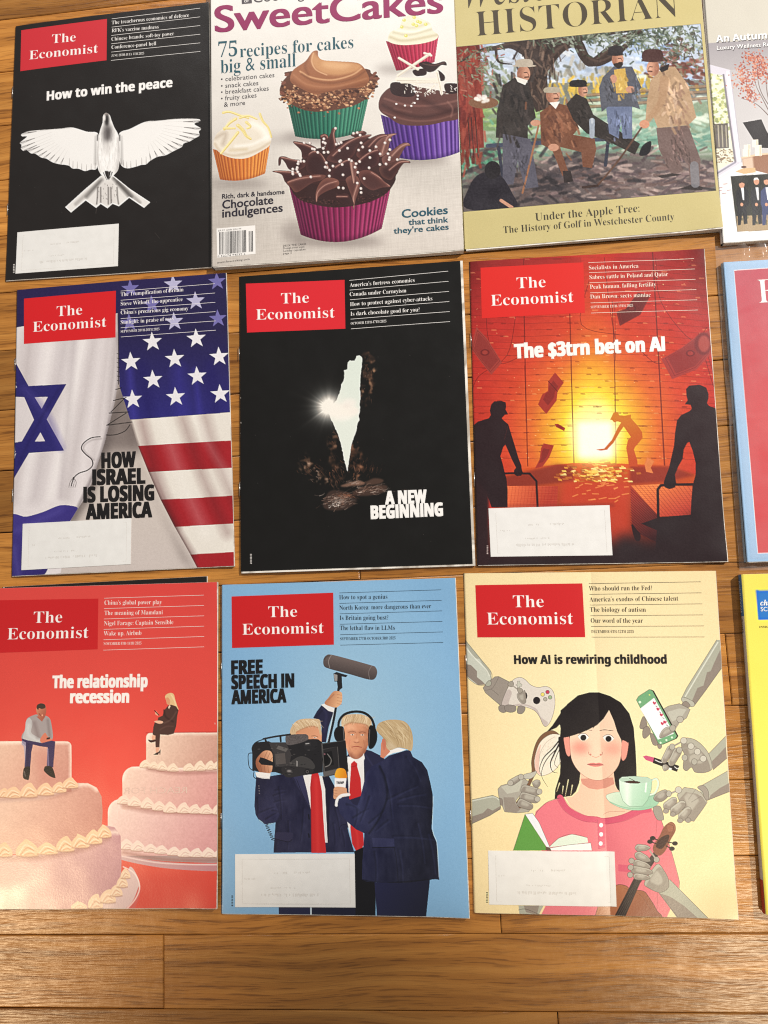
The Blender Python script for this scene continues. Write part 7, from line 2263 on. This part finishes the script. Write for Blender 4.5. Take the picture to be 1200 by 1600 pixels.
def art_retreat(c):
    r = c.rng
    c.F(1120, 80, 5.16)
    X, Y = c.xy()
    t = np.clip((Y + 300) / 900, 0, 1)[..., None]
    c.a[:] = np.array((196, 190, 192)) * (1 - t) + np.array((224, 220, 220)) * t
    c.P([(-160, -480), (900, -520), (900, -130), (-130, -60)], (226, 220, 206), bl=4)
    c.P([(-130, -60), (900, -130), (900, 100), (120, 150), (-110, 90)], lg((0, -60), (182, 176, 180), (0, 200), (204, 198, 200)))
    c.a *= 0.9
    # window
    c.P([(-120, 90), (110, 150), (200, 910), (-20, 1050)], (214, 210, 220))
    c.P([(-90, 170), (60, 196), (150, 880), (-40, 990)], (228, 226, 206))
    c.clip = c.mask([(-90, 170), (60, 196), (150, 880), (-40, 990)])
    for i in range(260):
        x, y = r.uniform(-90, 110), r.uniform(170, 700)
        c.E(x, y, r.uniform(6, 18), r.uniform(6, 16), [(206, 208, 140), (170, 180, 110), (244, 244, 226), (226, 222, 170), (140, 150, 96)][r.integers(5)], a=.7)
    c.P([(-60, 590), (90, 580), (100, 780), (-60, 790)], (92, 84, 84), a=.85)
    for x in (-30, 0, 30, 62):
        c.L([(x + 12, 600), (x + 20, 770)], 9, (190, 182, 160), a=.8)
    for i in range(120):
        x, y = r.uniform(-60, 150), r.uniform(790, 900)
        c.E(x, y, r.uniform(4, 12), r.uniform(3, 6), [(150, 124, 96), (196, 180, 150), (120, 100, 84)][r.integers(3)], a=.8)
    c.clip = None
    c.L([(56, 190), (150, 890)], 16, (130, 124, 134), a=.9); c.L([(90, 170), (180, 880)], 26, (240, 240, 248)); c.L([(110, 160), (200, 900)], 5, (190, 186, 196))
    c.L([(-20, 1000), (150, 896)], 14, (150, 146, 160), a=.9); c.L([(-10, 1030), (200, 905)], 14, (240, 240, 246))
    c.P([(-20, 1050), (200, 915), (900, 900), (900, 1700), (40, 1560)], (238, 234, 230))
    # branches of red leaves
    for s in ([(420, 520), (340, 440), (270, 400), (200, 380)], [(420, 480), (370, 380), (320, 280), (300, 180)], [(430, 450), (360, 330), (330, 200), (330, 60)], [(420, 400), (400, 250), (430, 120)]):
        c.L(s, 8, (110, 90, 84), w2=3, a=.8)
    for cx, cy, n in ((255, 40, 50), (320, 60, 90), (200, 150, 60), (230, 230, 70), (300, 200, 60), (260, 320, 60), (280, 370, 50), (390, 110, 70), (350, 170, 60), (160, 260, 20), (430, 220, 60), (500, 120, 90), (560, 260, 80)):
        for i in range(n):
            x, y = cx + r.normal() * 30, cy + r.normal() * 32
            c.E(x, y, r.uniform(4, 11), r.uniform(3, 8), [(176, 92, 76), (196, 120, 96), (150, 74, 64), (214, 150, 122)][r.integers(4)], rot=r.uniform(0, 180), a=.85)
    # lounge chair, log table, candles
    c.P([(210, 575), (360, 548), (400, 640), (460, 740), (900, 740), (900, 800), (360, 780), (300, 720)], (52, 48, 50))
    c.P([(205, 860), (420, 820), (900, 800), (900, 1010), (420, 990), (215, 940)], (152, 108, 84)); c.L([(205, 860), (420, 826), (900, 806)], 14, (222, 196, 166))
    c.P([(205, 865), (290, 850), (300, 960), (215, 950)], (216, 190, 168), bl=6)
    for x, y, w, h in ((245, 755, 52, 60), (310, 715, 50, 60), (240, 790, 60, 60), (335, 760, 54, 84)):
        c.P([(x - w / 2, y), (x + w / 2, y - 4), (x + w / 2, y + h), (x - w / 2, y + h)], (244, 232, 218)); c.L([(x + w * .3, y + 6), (x + w * .3, y + h)], 12, (220, 180, 150), a=.6, bl=4)
    c.P([(150, 970), (210, 945), (310, 940), (314, 976), (220, 990)], (214, 180, 136)); c.E(218, 934, 22, 10, (110, 80, 72))
    # inset group photograph: men in dark suits
    c.P([(112, 1008), (900, 960), (900, 1420), (165, 1455)], (42, 42, 36))
    c.clip = c.mask([(112, 1008), (900, 960), (900, 1420), (165, 1455)])
    c.P([(160, 1330), (900, 1290), (900, 1440), (165, 1460)], (170, 146, 112))
    for i in range(120):
        x, y = r.uniform(120, 900), r.uniform(1180, 1400)
        c.E(x, y, 8, 12, [(56, 70, 44), (40, 50, 34)][r.integers(2)], a=.5)
    for k, (x, hy, suit) in enumerate(((200, 1075, (26, 26, 32)), (318, 1050, (36, 36, 42)), (398, 1050, (62, 70, 110)), (500, 1050, (30, 30, 38)), (600, 1045, (40, 42, 52)), (700, 1050, (30, 30, 36)))):
        c.P([(x - 44, 1130), (x - 10, 1095), (x + 24, 1095), (x + 56, 1130), (x + 62, 1240), (x + 40, 1260), (x + 48, 1390), (x + 18, 1396), (x + 8, 1290), (x - 6, 1400), (x - 30, 1404), (x - 34, 1260), (x - 44, 1230)], suit)
        c.P([(x - 6, 1098), (x + 18, 1098), (x + 22, 1200), (x + 10, 1200)], (226, 226, 230)); c.E(x + 2, hy, 22, 28, (206, 152, 124))
        c.P([(x - 22, hy - 6), (x - 16, hy - 28), (x + 10, hy - 32), (x + 24, hy - 8), (x + 4, hy - 16)], (224, 220, 216) if k == 1 else (44, 36, 34)); c.E(x + 2, 1236, 12, 14, (206, 152, 124))
    c.clip = None
    for x, y in ((30, 1100), (70, 1070), (60, 1146), (100, 1120), (24, 1124)):
        c.L([(x - 14, y + 2), (x + 14, y - 2)], 5, (150, 90, 96), a=.7)


def art_red(c):
    c.F(1100, 340, 10)
    c.a[:] = (160, 192, 224)
    c.a += (c.noise(900) * 6)[..., None]
    c.F(1100, 380, 2.5)
    q = [(117, 106), (1080, 40), (1200, 1190), (208, 1212)]
    c.P(q, (240, 214, 220))
    c.P([(119, 109), (1077, 44), (1197, 1187), (210, 1209)], lg((400, 100), (188, 50, 76), (400, 700), (204, 44, 52)))


def art_yellow(c):
    c.F(1140, 880, 7.27)
    c.a[:] = (238, 222, 96)
    c.a += (c.noise(500) * 3)[..., None]
    c.P([(306, 314), (1500, 300), (1500, 640), (338, 650)], (44, 118, 196))


def art_black(c):
    c.a[:] = (26, 23, 22)
    c.F(0, 890, 2.909)


# ------------------------------------------------------------------ the floor and everything on it
for (row, px, t) in ((-6, (10, 80), .66), (-5, (10, 150), .86), (-4, (10, 240), .8), (-3, (10, 330), .72), (-2, (8, 410), .62), (-2, (10, 500), .74), (-1, (10, 590), .22),
                     (0, (10, 690), .56), (1, (8, 780), .2), (2, (5, 860), .72), (-2, (345, 425), .6), (-1, (1110, 500), .5), (0, (1140, 610), .5), (1, (1140, 710), .46), (2, (1150, 830), .44),
                     (2, (600, 880), .5), (3, (1140, 930), .4), (4, (1140, 1050), .5), (5, (1145, 1160), .44), (6, (1150, 1270), .5), (7, (1165, 1390), .56), (7, (300, 1440), .62), (8, (100, 1520), .58), (8, (600, 1520), .54),
                     (9, (300, 1590), .4), (9, (1000, 1592), .46)):
    TONE_AT[(row, float(back([list(px)])[0][0]))] = t
build_floor()

ROWS = 'magazines laid out in rows on the floor'

# row 1
F1 = (0, 0, 3.3333)
r1, s1, _ = magazine('magazine', [(22.5, 40.5), (326.5, 4.5), (330.5, 417), (6.6, 438)], 0.0, 0.0022,
                     'black magazine showing a white dove with spread wings and an arrow tail', art_dove, seed=3, bg=BLK)
masthead(r1, s1, F1, [(110, 157), (560, 103), (557, 317), (105, 370)], ((272, 228), (396, 218)), ((152, 311), (512, 277)), 46, (200, 44, 54))
stories(r1, s1, F1, [('The treacherous economics of defence', (585, 132), (986, 91)), ("RFK's vaccine madness", (585, 173), (828, 152)), ('Chinese brands: soft-toy power', (583, 217), (908, 186)),
                     ('Conference-panel hell', (583, 259), (815, 238)), ('JUNE 28TH-JULY 4TH 2025', (582, 299), (752, 286))], ((585, 103), (1044, 47)), ((580, 318), (1044, 269)), (232, 228, 224), 19)
lettering('headline', [('How to win the peace', (246, 525), (897, 453), 47)], F1, s1, (242, 238, 235), r1, 'heavy', fat=0.030, res=4)
address_label(r1, s1, F1, [(90, 1210), (619, 1165), (613, 1385), (80, 1425)], 1)

F2 = (310, 0, 2.7907)
r2, s2, _ = magazine('magazine', [(328.5, -46), (706, -84), (724, 390.6), (331.5, 417.5)], 0.0, 0.0058,
                     'white baking magazine covered with cupcakes in coloured paper cases', art_sweet, seed=4, bound='glued', spine_rgb=(190, 184, 178), creep=(0.0004, 0.0008))
MG = (140, 24, 84)
lettering('title', [('SweetCakes', (76, 143), (1064, 52), 112)], F2, s2, MG, r2, 'plain', fat=0.02, res=8)
lettering('strapline', [('Cooking', (240, 14), (462, -8), 44)], F2, s2, (70, 62, 66), r2, 'plain', res=5)
p = panel('badge', [(188, -20), (232, -24), (234, 16), (190, 20)], F2, s2, (70, 62, 66), r2)
lettering('badge_print', [('BEST', (194, -2), (228, -5), 10, 'heavy'), ('OF', (200, 13), (222, 11), 10, 'heavy')], F2, s2, (230, 226, 222), p, 'heavy', lift=0.00014)
TL_ = (18, 78, 92)
lettering('headline', [('75', (88, 252), (170, 246), 66), ('recipes for cakes', (182, 252), (676, 208), 54), ('big & small', (98, 322), (425, 290), 58)], F2, s2, TL_, r2, 'serif', offset=-0.008, res=5)
lettering('cover_lines', [('\u2022 celebration cakes', (99, 357), (332, 337), 20), ('\u2022 snack cakes', (99, 386), (262, 372), 20), ('\u2022 breakfast cakes', (99, 413), (307, 395), 20),
                          ('\u2022 fruity cakes', (99, 441), (254, 425), 20), ('& more', (112, 467), (204, 458), 20)], F2, s2, (60, 56, 62), r2, 'plain', res=2)
lettering('chocolate_line', [('Rich, dark & handsome', (105, 868), (375, 845), 20), ('Chocolate', (106, 912), (326, 888), 36), ('indulgences', (106, 950), (367, 922), 36)], F2, s2, (30, 24, 40), r2, 'plain', fat=0.02, res=3)
lettering('cookies_line', [('Cookies', (888, 948), (1087, 930), 36), ('that think', (917, 979), (1089, 968), 25), ("they're cakes", (852, 1017), (1091, 1000), 25)], F2, s2, (20, 78, 96), r2, 'plain', fat=0.02, res=3)
bc_ = panel('barcode', [(80, 998), (248, 983), (250, 1108), (84, 1126)], F2, s2, (236, 232, 228), r2)
rb = np.random.default_rng(8)
V_, F_ = [], []
for seg, n in (((92, 208), 30), ((220, 238), 6)):
    x = seg[0]
    while x < seg[1]:
        w = rb.choice([1.4, 2.2, 3.4]); y0 = 1014 - (x - 92) * .085 + (6 if seg[0] == 220 else 0); y1 = 1112 - (x - 92) * .1
        n0 = len(V_)
        V_ += list(s2.lift(np.array([(x, y0), (x + w, y0), (x + w + 1, y1), (x + 1, y1)]) / 2.7907 + (310, 0), 0.00012))
        F_.append((n0, n0 + 1, n0 + 2, n0 + 3)); x += w + rb.choice([1.6, 2.6, 3.6])
mesh_obj('bars', V_, F_, flat_mat('ink_bars', (34, 32, 34)), bc_)
lettering('price', [('$9.99 CAN $10.99', (88, 1011), (188, 1002), 7)], F2, s2, (70, 66, 66), bc_, 'plain', res=1, lift=0.00014)
lettering('digits', [('0 52274 94532 6', (86, 1124), (206, 1112), 8)], F2, s2, (50, 46, 46), bc_, 'plain', res=1, lift=0.00014)
lettering('web_address', [('www.finecooking.com', (83, 1152), (224, 1134), 9)], F2, s2, (84, 78, 76), r2, 'plain', res=1)
lettering('small_print', [('DECK THE CAKES', (370, 1076), (470, 1067), 8), ('Design your own', (370, 1087), (462, 1079), 8), ('holiday cupcakes,', (370, 1099), (470, 1090), 8), ('page 6', (370, 1110), (408, 1106), 8)],
          F2, s2, (84, 78, 76), r2, 'plain', res=1)

F3 = (700, 0, 2.4)
r3, s3, _ = magazine('magazine', [(706.5, -78), (1085, -120), (1128, 357), (726, 389)], 0.0, 0.0042,
                     'khaki county magazine with a painting of men resting under a tree', art_county, seed=5, bound='glued', spine_rgb=(160, 148, 104), creep=(0.0002, 0.0012))
OL = (66, 56, 40)
lettering('title', [('HISTORIAN', (108, 136), (864, 62), 92)], F3, s3, OL, r3, 'serif', offset=-0.014, res=6)
lettering('script_title', [('Westchester', (66, 30), (720, -36), 130)], F3, s3, OL, r3, 'slant', offset=-0.01, res=6)
lettering('caption', [('Under the Apple Tree:', (328, 828), (718, 795), 29), ('The History of Golf in Westchester County', (208, 874), (848, 826), 26)], F3, s3, (54, 48, 36), r3, 'serif', offset=-0.012, res=3)

r4, s4, _ = magazine('magazine', [(1094.5, -88), (1456, -136), (1522, 351), (1129.5, 380)], 0.0, 0.0050,
                     'pale lifestyle magazine with a window, red branches and a photo of men in suits', art_retreat, seed=6, bound='glued', spine_rgb=(214, 208, 204), creep=(0.0004, 0.0004))
for _nm, _dx, _c3, _lf in (('title_shadow', 2.5, (92, 86, 90), 0.00008), ('title', 0, (250, 248, 246), LIFT)):
    lettering(_nm, [('An Autumn', (1006 + _dx, 158 + _dx), (1222 + _dx, 141 + _dx), 25, 'heavy'), ('Luxury Wellness Retreat', (1009 + _dx, 187 + _dx), (1256 + _dx, 168 + _dx), 15, 'plain')], F3, s4, _c3, r4, 'heavy', res=3, lift=_lf, fat=0.012)

# row 2
F4 = (0, 420, 3.15789)
r5, s5, _ = magazine('magazine', [(24.7, 453), (353, 426.5), (366, 884), (16.5, 900)], 0.0, 0.0022,
                     'magazine with a blue-starred white flag and a striped flag pulled apart', art_flags, seed=7)
masthead(r5, s5, F4, [(118, 147), (574, 110), (572, 340), (117, 370)], ((281, 236), (407, 227)), ((162, 312), (527, 287)), 50)
stories(r5, s5, F4, [('The Trumpification of Britain', (598, 138), (906, 112)), ('Steve Witkoff, the apprentice', (598, 184), (902, 160)), ("China's precarious gig economy", (598, 227), (930, 205)),
                     ('Sunlight: in praise of rays', (598, 275), (858, 255)), ('SEPTEMBER 20TH-26TH 2025', (598, 317), (788, 304))], ((598, 112), (1060, 74)), ((598, 338), (1066, 303)), (238, 232, 232), 19)
lettering('headline', [('HOW', (503, 983), (667, 976), 74), ('ISRAEL', (459, 1066), (713, 1058), 74), ('IS LOSING', (415, 1152), (757, 1140), 74), ('AMERICA', (427, 1236), (747, 1224), 74)], F4, s5, (20, 17, 18), r5, 'heavy', fat=0.050, res=4)
address_label(r5, s5, F4, [(112, 1258), (648, 1230), (645, 1457), (106, 1487)], 2)

F5 = (360, 400, 3.0769)
r6, s6, _ = magazine('magazine', [(372.4, 431), (719, 409), (738.6, 881), (374.6, 893)], 0.0, 0.0030,
                     'black magazine with a bright cave opening and white words A NEW BEGINNING', art_cave, seed=9, creep=(0.0022, 0.0016), bg=BLK)
masthead(r6, s6, F5, [(72, 130), (549, 115), (553, 350), (78, 366)], ((243, 228), (377, 223)), ((122, 305), (502, 296)), 51, (212, 36, 46))
stories(r6, s6, F5, [("America's fortress economics", (574, 150), (886, 127)), ('Canada under Carneyism', (574, 194), (846, 177)), ('How to protect against cyber-attacks', (576, 242), (971, 215)),
                     ('Is dark chocolate good for you?', (578, 288), (910, 268)), ('OCTOBER 11TH-17TH 2025', (579, 331), (750, 320))], ((572, 118), (1047, 77)), ((580, 351), (1056, 317)), (240, 236, 232), 19)
lettering('headline', [('A NEW', (747, 1194), (942, 1186), 62), ('BEGINNING', (678, 1264), (1020, 1248), 62)], F5, s6, (242, 238, 234), r6, 'heavy', fat=0.050, res=4)

F6 = (720, 380, 2.5)
r7, s7, _ = magazine('magazine', [(733, 408), (1099, 390), (1136, 877), (745, 883)], 0.0, 0.0022,
                     'orange-red magazine with workers feeding a glowing furnace with banknotes', art_ai, seed=10)
masthead(r7, s7, F6, [(77, 95), (478, 77), (484, 274), (82, 293)], ((219, 178), (331, 173)), ((118, 245), (440, 232)), 43, (214, 38, 32))
stories(r7, s7, F6, [('Socialists in America', (500, 106), (693, 98)), ('Sabres rattle in Poland and Qatar', (502, 143), (809, 130)), ('Peak human, falling fertility', (504, 181), (762, 170)),
                     ('Dan Brown: sects maniac', (505, 219), (741, 211)), ('SEPTEMBER 13TH-19TH 2025', (507, 257), (672, 250))], ((498, 78), (909, 63)), ((508, 275), (926, 262)), (244, 222, 206), 16)
lettering('headline', [('The $3trn bet on AI', (212, 450), (795, 421), 54)], F6, s7, (246, 240, 234), r7, 'heavy', fat=0.045, res=4)
address_label(r7, s7, F6, [(108, 1036), (581, 1023), (593, 1219), (117, 1225)], 3)

r8, s8, _ = magazine('magazine', [(1130, 410), (1528, 386), (1592, 864), (1166.5, 878)], 0.0, 0.0052,
                     'red and pale-blue magazine sealed in a clear plastic sleeve', art_red, seed=12, bound='glued', spine_rgb=(140, 160, 176), rough=0.22, bump=0.35)
lettering('title', [('F', (485, 237), (530, 234), 40 * 2.4)], (1100, 380, 2.5), s8, (244, 236, 232), r8, 'serif', offset=-0.01, res=6) if False else \
    lettering('title', [('F', (1186.0, 474), (1212, 472.5), 37)], (0, 0, 1), s8, (244, 236, 232), r8, 'serif', offset=-0.01, res=6)


def sleeve(root, sheet):
    """loose clear film round the sealed magazine: a crinkled skin with a flat welded flap at head and foot"""
    m, nt, b = nodes_of('clear_film')
    b.inputs['Base Color'].default_value = (0.86, 0.84, 0.83, 1)
    b.inputs['Roughness'].default_value = 0.12
    b.inputs['IOR'].default_value = 1.45
    tr = nt.nodes.new('ShaderNodeBsdfTransparent')
    mx = nt.nodes.new('ShaderNodeMixShader')
    tc = nt.nodes.new('ShaderNodeTexCoord')
    nz = nt.nodes.new('ShaderNodeTexNoise'); nz.inputs['Scale'].default_value = 40; nz.inputs['Detail'].default_value = 5
    nt.links.new(tc.outputs['Object'], nz.inputs['Vector'])
    mr = nt.nodes.new('ShaderNodeMapRange'); mr.inputs['To Min'].default_value = 0.04; mr.inputs['To Max'].default_value = 0.17
    nt.links.new(nz.outputs['Fac'], mr.inputs['Value'])
    nt.links.new(mr.outputs['Result'], mx.inputs['Fac'])
    nt.links.new(tr.outputs[0], mx.inputs[1]); nt.links.new(b.outputs[0], mx.inputs[2])
    nt.links.new(mx.outputs[0], nt.nodes['Material Output'].inputs['Surface'])
    q = np.array(sheet.quad, float)
    Hi = homography([(0, 0), (1, 0), (1, 1), (0, 1)], q)
    rng = np.random.default_rng(5)
    nu, nv = 90, 130
    us = np.linspace(-0.022, 1.01, nu); vs = np.linspace(-0.066, 1.026, nv)
    U, Vv = np.meshgrid(us, vs)
    px = hap(Hi, np.stack([U, Vv], -1))
    w = back(px, sheet.zt)
    ins = np.minimum(np.clip((U + 0.004) / 0.01, 0, 1), np.minimum(np.clip((Vv + 0.006) / 0.012, 0, 1), np.clip((1.004 - Vv) / 0.01, 0, 1)))
    z = 0.0009 + (sheet.zt + 0.0007) * ins
    cr = np.zeros_like(z)
    for k in range(60):
        cx, cy, a, s, am = rng.uniform(-.02, 1), rng.uniform(-.06, 1.02), rng.uniform(0, 3.1), rng.uniform(.01, .05), rng.uniform(.0002, .0011)
        d = (U - cx) * math.cos(a) + (Vv - cy) * math.sin(a)
        e = -(U - cx) * math.sin(a) + (Vv - cy) * math.cos(a)
        cr += am * np.exp(-(d / (s * .25)) ** 2) * np.exp(-(e / (s * 4)) ** 2)
    flap = 1 - ins
    for k in range(60):
        cx, a, am = rng.uniform(-.02, 1), rng.uniform(-.5, .5), rng.uniform(.0004, .0014)
        d = (U - cx) + a * Vv
        cr += am * np.exp(-(d / .012) ** 2) * flap
    cr += rng.uniform(0, .0005, z.shape) * flap
    w[..., 2] = z + cr
    f = [(i * nu + j, (i + 1) * nu + j, (i + 1) * nu + j + 1, i * nu + j + 1) for i in range(nv - 1) for j in range(nu - 1)]
    mesh_obj('plastic_sleeve', w.reshape(-1, 3), f, m, root, smooth=True)


sleeve(r8, s8)

# row 3: a black issue lies under the cake cover
rb0, sb0, _ = magazine('magazine', [(2, 917.5), (323, 900.5), (333, 1380), (-26, 1395)], 0.0, 0.0022,
                       'black magazine lying almost hidden beneath the red wedding-cake cover', art_black, res=(60, 80), seed=13, wave=0.0001, lift_corners=0.0)
F7 = (0, 890, 2.909)
r9, s9, _ = magazine('magazine', [(-13, 919.5), (339.6, 909.6), (338.6, 1419), (-36, 1420.5)], 0.0026, 0.0024,
                     'red magazine with a couple sitting apart on two white wedding cakes', art_cake, seed=14, wave=0.0004, bump=0.3, rough=0.27)
masthead(r9, s9, F7, [(-48, 140), (447, 132), (444, 362), (-48, 380)], ((152, 243), (282, 240)), ((32, 318), (402, 310)), 52, (196, 30, 34))
stories(r9, s9, F7, [("China's global power play", (475, 160), (736, 157)), ('The meaning of Mamdani', (475, 207), (740, 203)), ('Nigel Farage: Captain Sensible', (473, 254), (788, 248)),
                     ('Wake up, Airbnb', (472, 300), (643, 297)), ('NOVEMBER 8TH-14TH 2025', (471, 343), (643, 340))], ((474, 130), (928, 116)), ((470, 366), (928, 351)), (246, 222, 214), 20)
lettering('headline', [('The relationship', (240, 538), (669, 533), 55), ('recession', (321, 606), (585, 604), 55)], F7, s9, (246, 236, 230), r9, 'heavy', fat=0.046, res=4)
# ghost of the next page's capitals, seen reversed through the paper
gm = lettering('show_through', [('REACH FOR', (850, 1016), (560, 1018), 28)], F7, s9, (222, 190, 176), r9, 'plain', res=2)

F8 = (330, 890, 2.857)
r10, s10, _ = magazine('magazine', [(345.7, 914), (711, 903), (733, 1432.5), (344.7, 1428)], 0.0, 0.0022,
                       'sky-blue magazine with three fair-haired men in suits filming each other', art_camera, res=(520, 690), seed=15)
masthead(r10, s10, F8, [(92, 120), (545, 103), (548, 335), (94, 350)], ((256, 213), (384, 210)), ((140, 291), (503, 283)), 49, (196, 28, 32))
stories(r10, s10, F8, [('How to spot a genius', (572, 133), (787, 130)), ('North Korea: more dangerous than ever', (573, 180), (982, 172)), ('Is Britain going bust?', (574, 225), (791, 223)),
                       ('The lethal flaw in LLMs', (575, 270), (820, 269)), ('SEPTEMBER 27TH-OCTOBER 3RD 2025', (576, 315), (823, 311))], ((572, 104), (1027, 90)), ((577, 337), (1036, 325)), (24, 32, 42), 20)
lettering('headline', [('FREE', (93, 467), (228, 462), 60), ('SPEECH IN', (93, 533), (369, 524), 60), ('AMERICA', (93, 600), (334, 592), 60)], F8, s10, (16, 16, 20), r10, 'heavy', fat=0.050, res=4)
address_label(r10, s10, F8, [(105, 1272), (640, 1269), (644, 1509), (106, 1508)], 4)
lettering('microphone_tag', [('TRUMP', (874, 270), (944, 268), 22)], (380, 1180, 6), s10, (40, 38, 46), r10, 'heavy', fat=0.02, res=2)

F9 = (710, 880, 2.449)


def fold(u, v):
    """the copy was once folded in half lengthways: a shallow crease runs down the cover"""
    x = u - (0.512 + 0.014 * v)
    return -0.0013 * np.exp(-np.abs(x) / 0.05)


r11, s11, _ = magazine('magazine', [(724, 896), (1118, 892), (1152, 1435), (740.6, 1426)], 0.0, 0.0020,
                       'cream magazine with a drawn girl in pink surrounded by robot hands', art_girl, res=(520, 700), seed=16, zextra=fold, wave=0.0004)
masthead(r11, s11, F9, [(80, 84), (490, 77), (501, 283), (88, 284)], ((225, 169), (342, 168)), ((125, 235), (455, 233)), 46, (200, 30, 34))
stories(r11, s11, F9, [('Who should run the Fed?', (516, 105), (757, 103)), ("America's exodus of Chinese talent", (518, 147), (857, 143)), ('The biology of autism', (520, 186), (733, 186)),
                       ('Our word of the year', (523, 228), (722, 228)), ('DECEMBER 6TH-12TH 2025', (525, 267), (687, 267))], ((515, 78), (943, 71)), ((526, 283), (957, 282)), (44, 36, 30), 18)
lettering('headline', [('How AI is rewiring childhood', (230, 385), (812, 384), 33)], F9, s11, (22, 18, 18), r11, 'heavy', fat=0.030, res=4)
address_label(r11, s11, F9, [(129, 1099), (613, 1104), (621, 1315), (133, 1305)], 5)

r12, s12, _ = magazine('magazine', [(1159, 897.5), (1570, 886), (1632, 1440), (1197, 1429)], 0.0, 0.0072,
                       'thick yellow magazine with a white spine and a blue box', art_yellow, res=(200, 260), seed=17, bound='glued', spine_rgb=(206, 200, 192), creep=(0.0006, 0.0004))
FY = (1140, 880, 7.27)
lettering('title', [('charles', (352, 480), (620, 478), 62, 'slant'), ('SCHWAB', (358, 546), (640, 543), 48, 'plain')], FY, s12, (244, 242, 240), r12, 'plain', fat=0.012, res=5)
lettering('strapline', [('INSIGHTS', (342, 734), (520, 731), 20)], FY, s12, (60, 52, 30), r12, 'serif', res=2)


def spine_print(root, z0, thick):
    """printed bands and words on the upright spine"""
    a = back([[1159, 897.5]], thick)[0]; b = back([[1197, 1429]], thick)[0]
    ey = (b - a) / np.linalg.norm(b - a); L = np.linalg.norm(b - a)
    ex = np.array([-ey[1], ey[0], 0]); ex = ex if ex[0] < 0 else -ex

    def P(t, h, out):
        return a + ey * L * t + ex * (0.0004 + 0.0007 * math.sin(math.pi * h) + out) + np.array([0, 0, 1]) * (z0 + 0.00025 + (thick - 0.0006) * h - a[2])
    for name, t0, t1, rgb in (('spine_band', 0.0, 0.128, (60, 112, 158)), ('spine_foot', 0.905, 1.0, (178, 60, 44))):
        V, Fc = [], []
        for i in range(2):
            for j in range(9):
                V.append(P((t0, t1)[i], j / 8, 0.00006))
        Fc = [(j, j + 1, 9 + j + 1, 9 + j) for j in range(8)]
        mesh_obj(name, V, Fc, flat_mat('ink_' + name, rgb, 0.4), root)
    for words, t0, t1, rgb in (('CHARLES SCHWAB', 0.02, 0.118, (236, 234, 230)), ('ONWARD', 0.137, 0.18, (54, 50, 48)), ('HELLO WORLD', 0.44, 0.505, (70, 66, 64))):
        v, f = glyph_mesh(words, 'plain', 0.0, 2)
        sx = (t1 - t0) / (v[:, 0].max() - v[:, 0].min())
        V = [P(t0 + (x - v[:, 0].min()) * sx, 0.26 + y * 0.68, 0.00014) for x, y in v]
        mesh_obj('spine_title', V, f, flat_mat('ink_spine', rgb, 0.4), root)


spine_print(r12, 0.0, 0.0072)
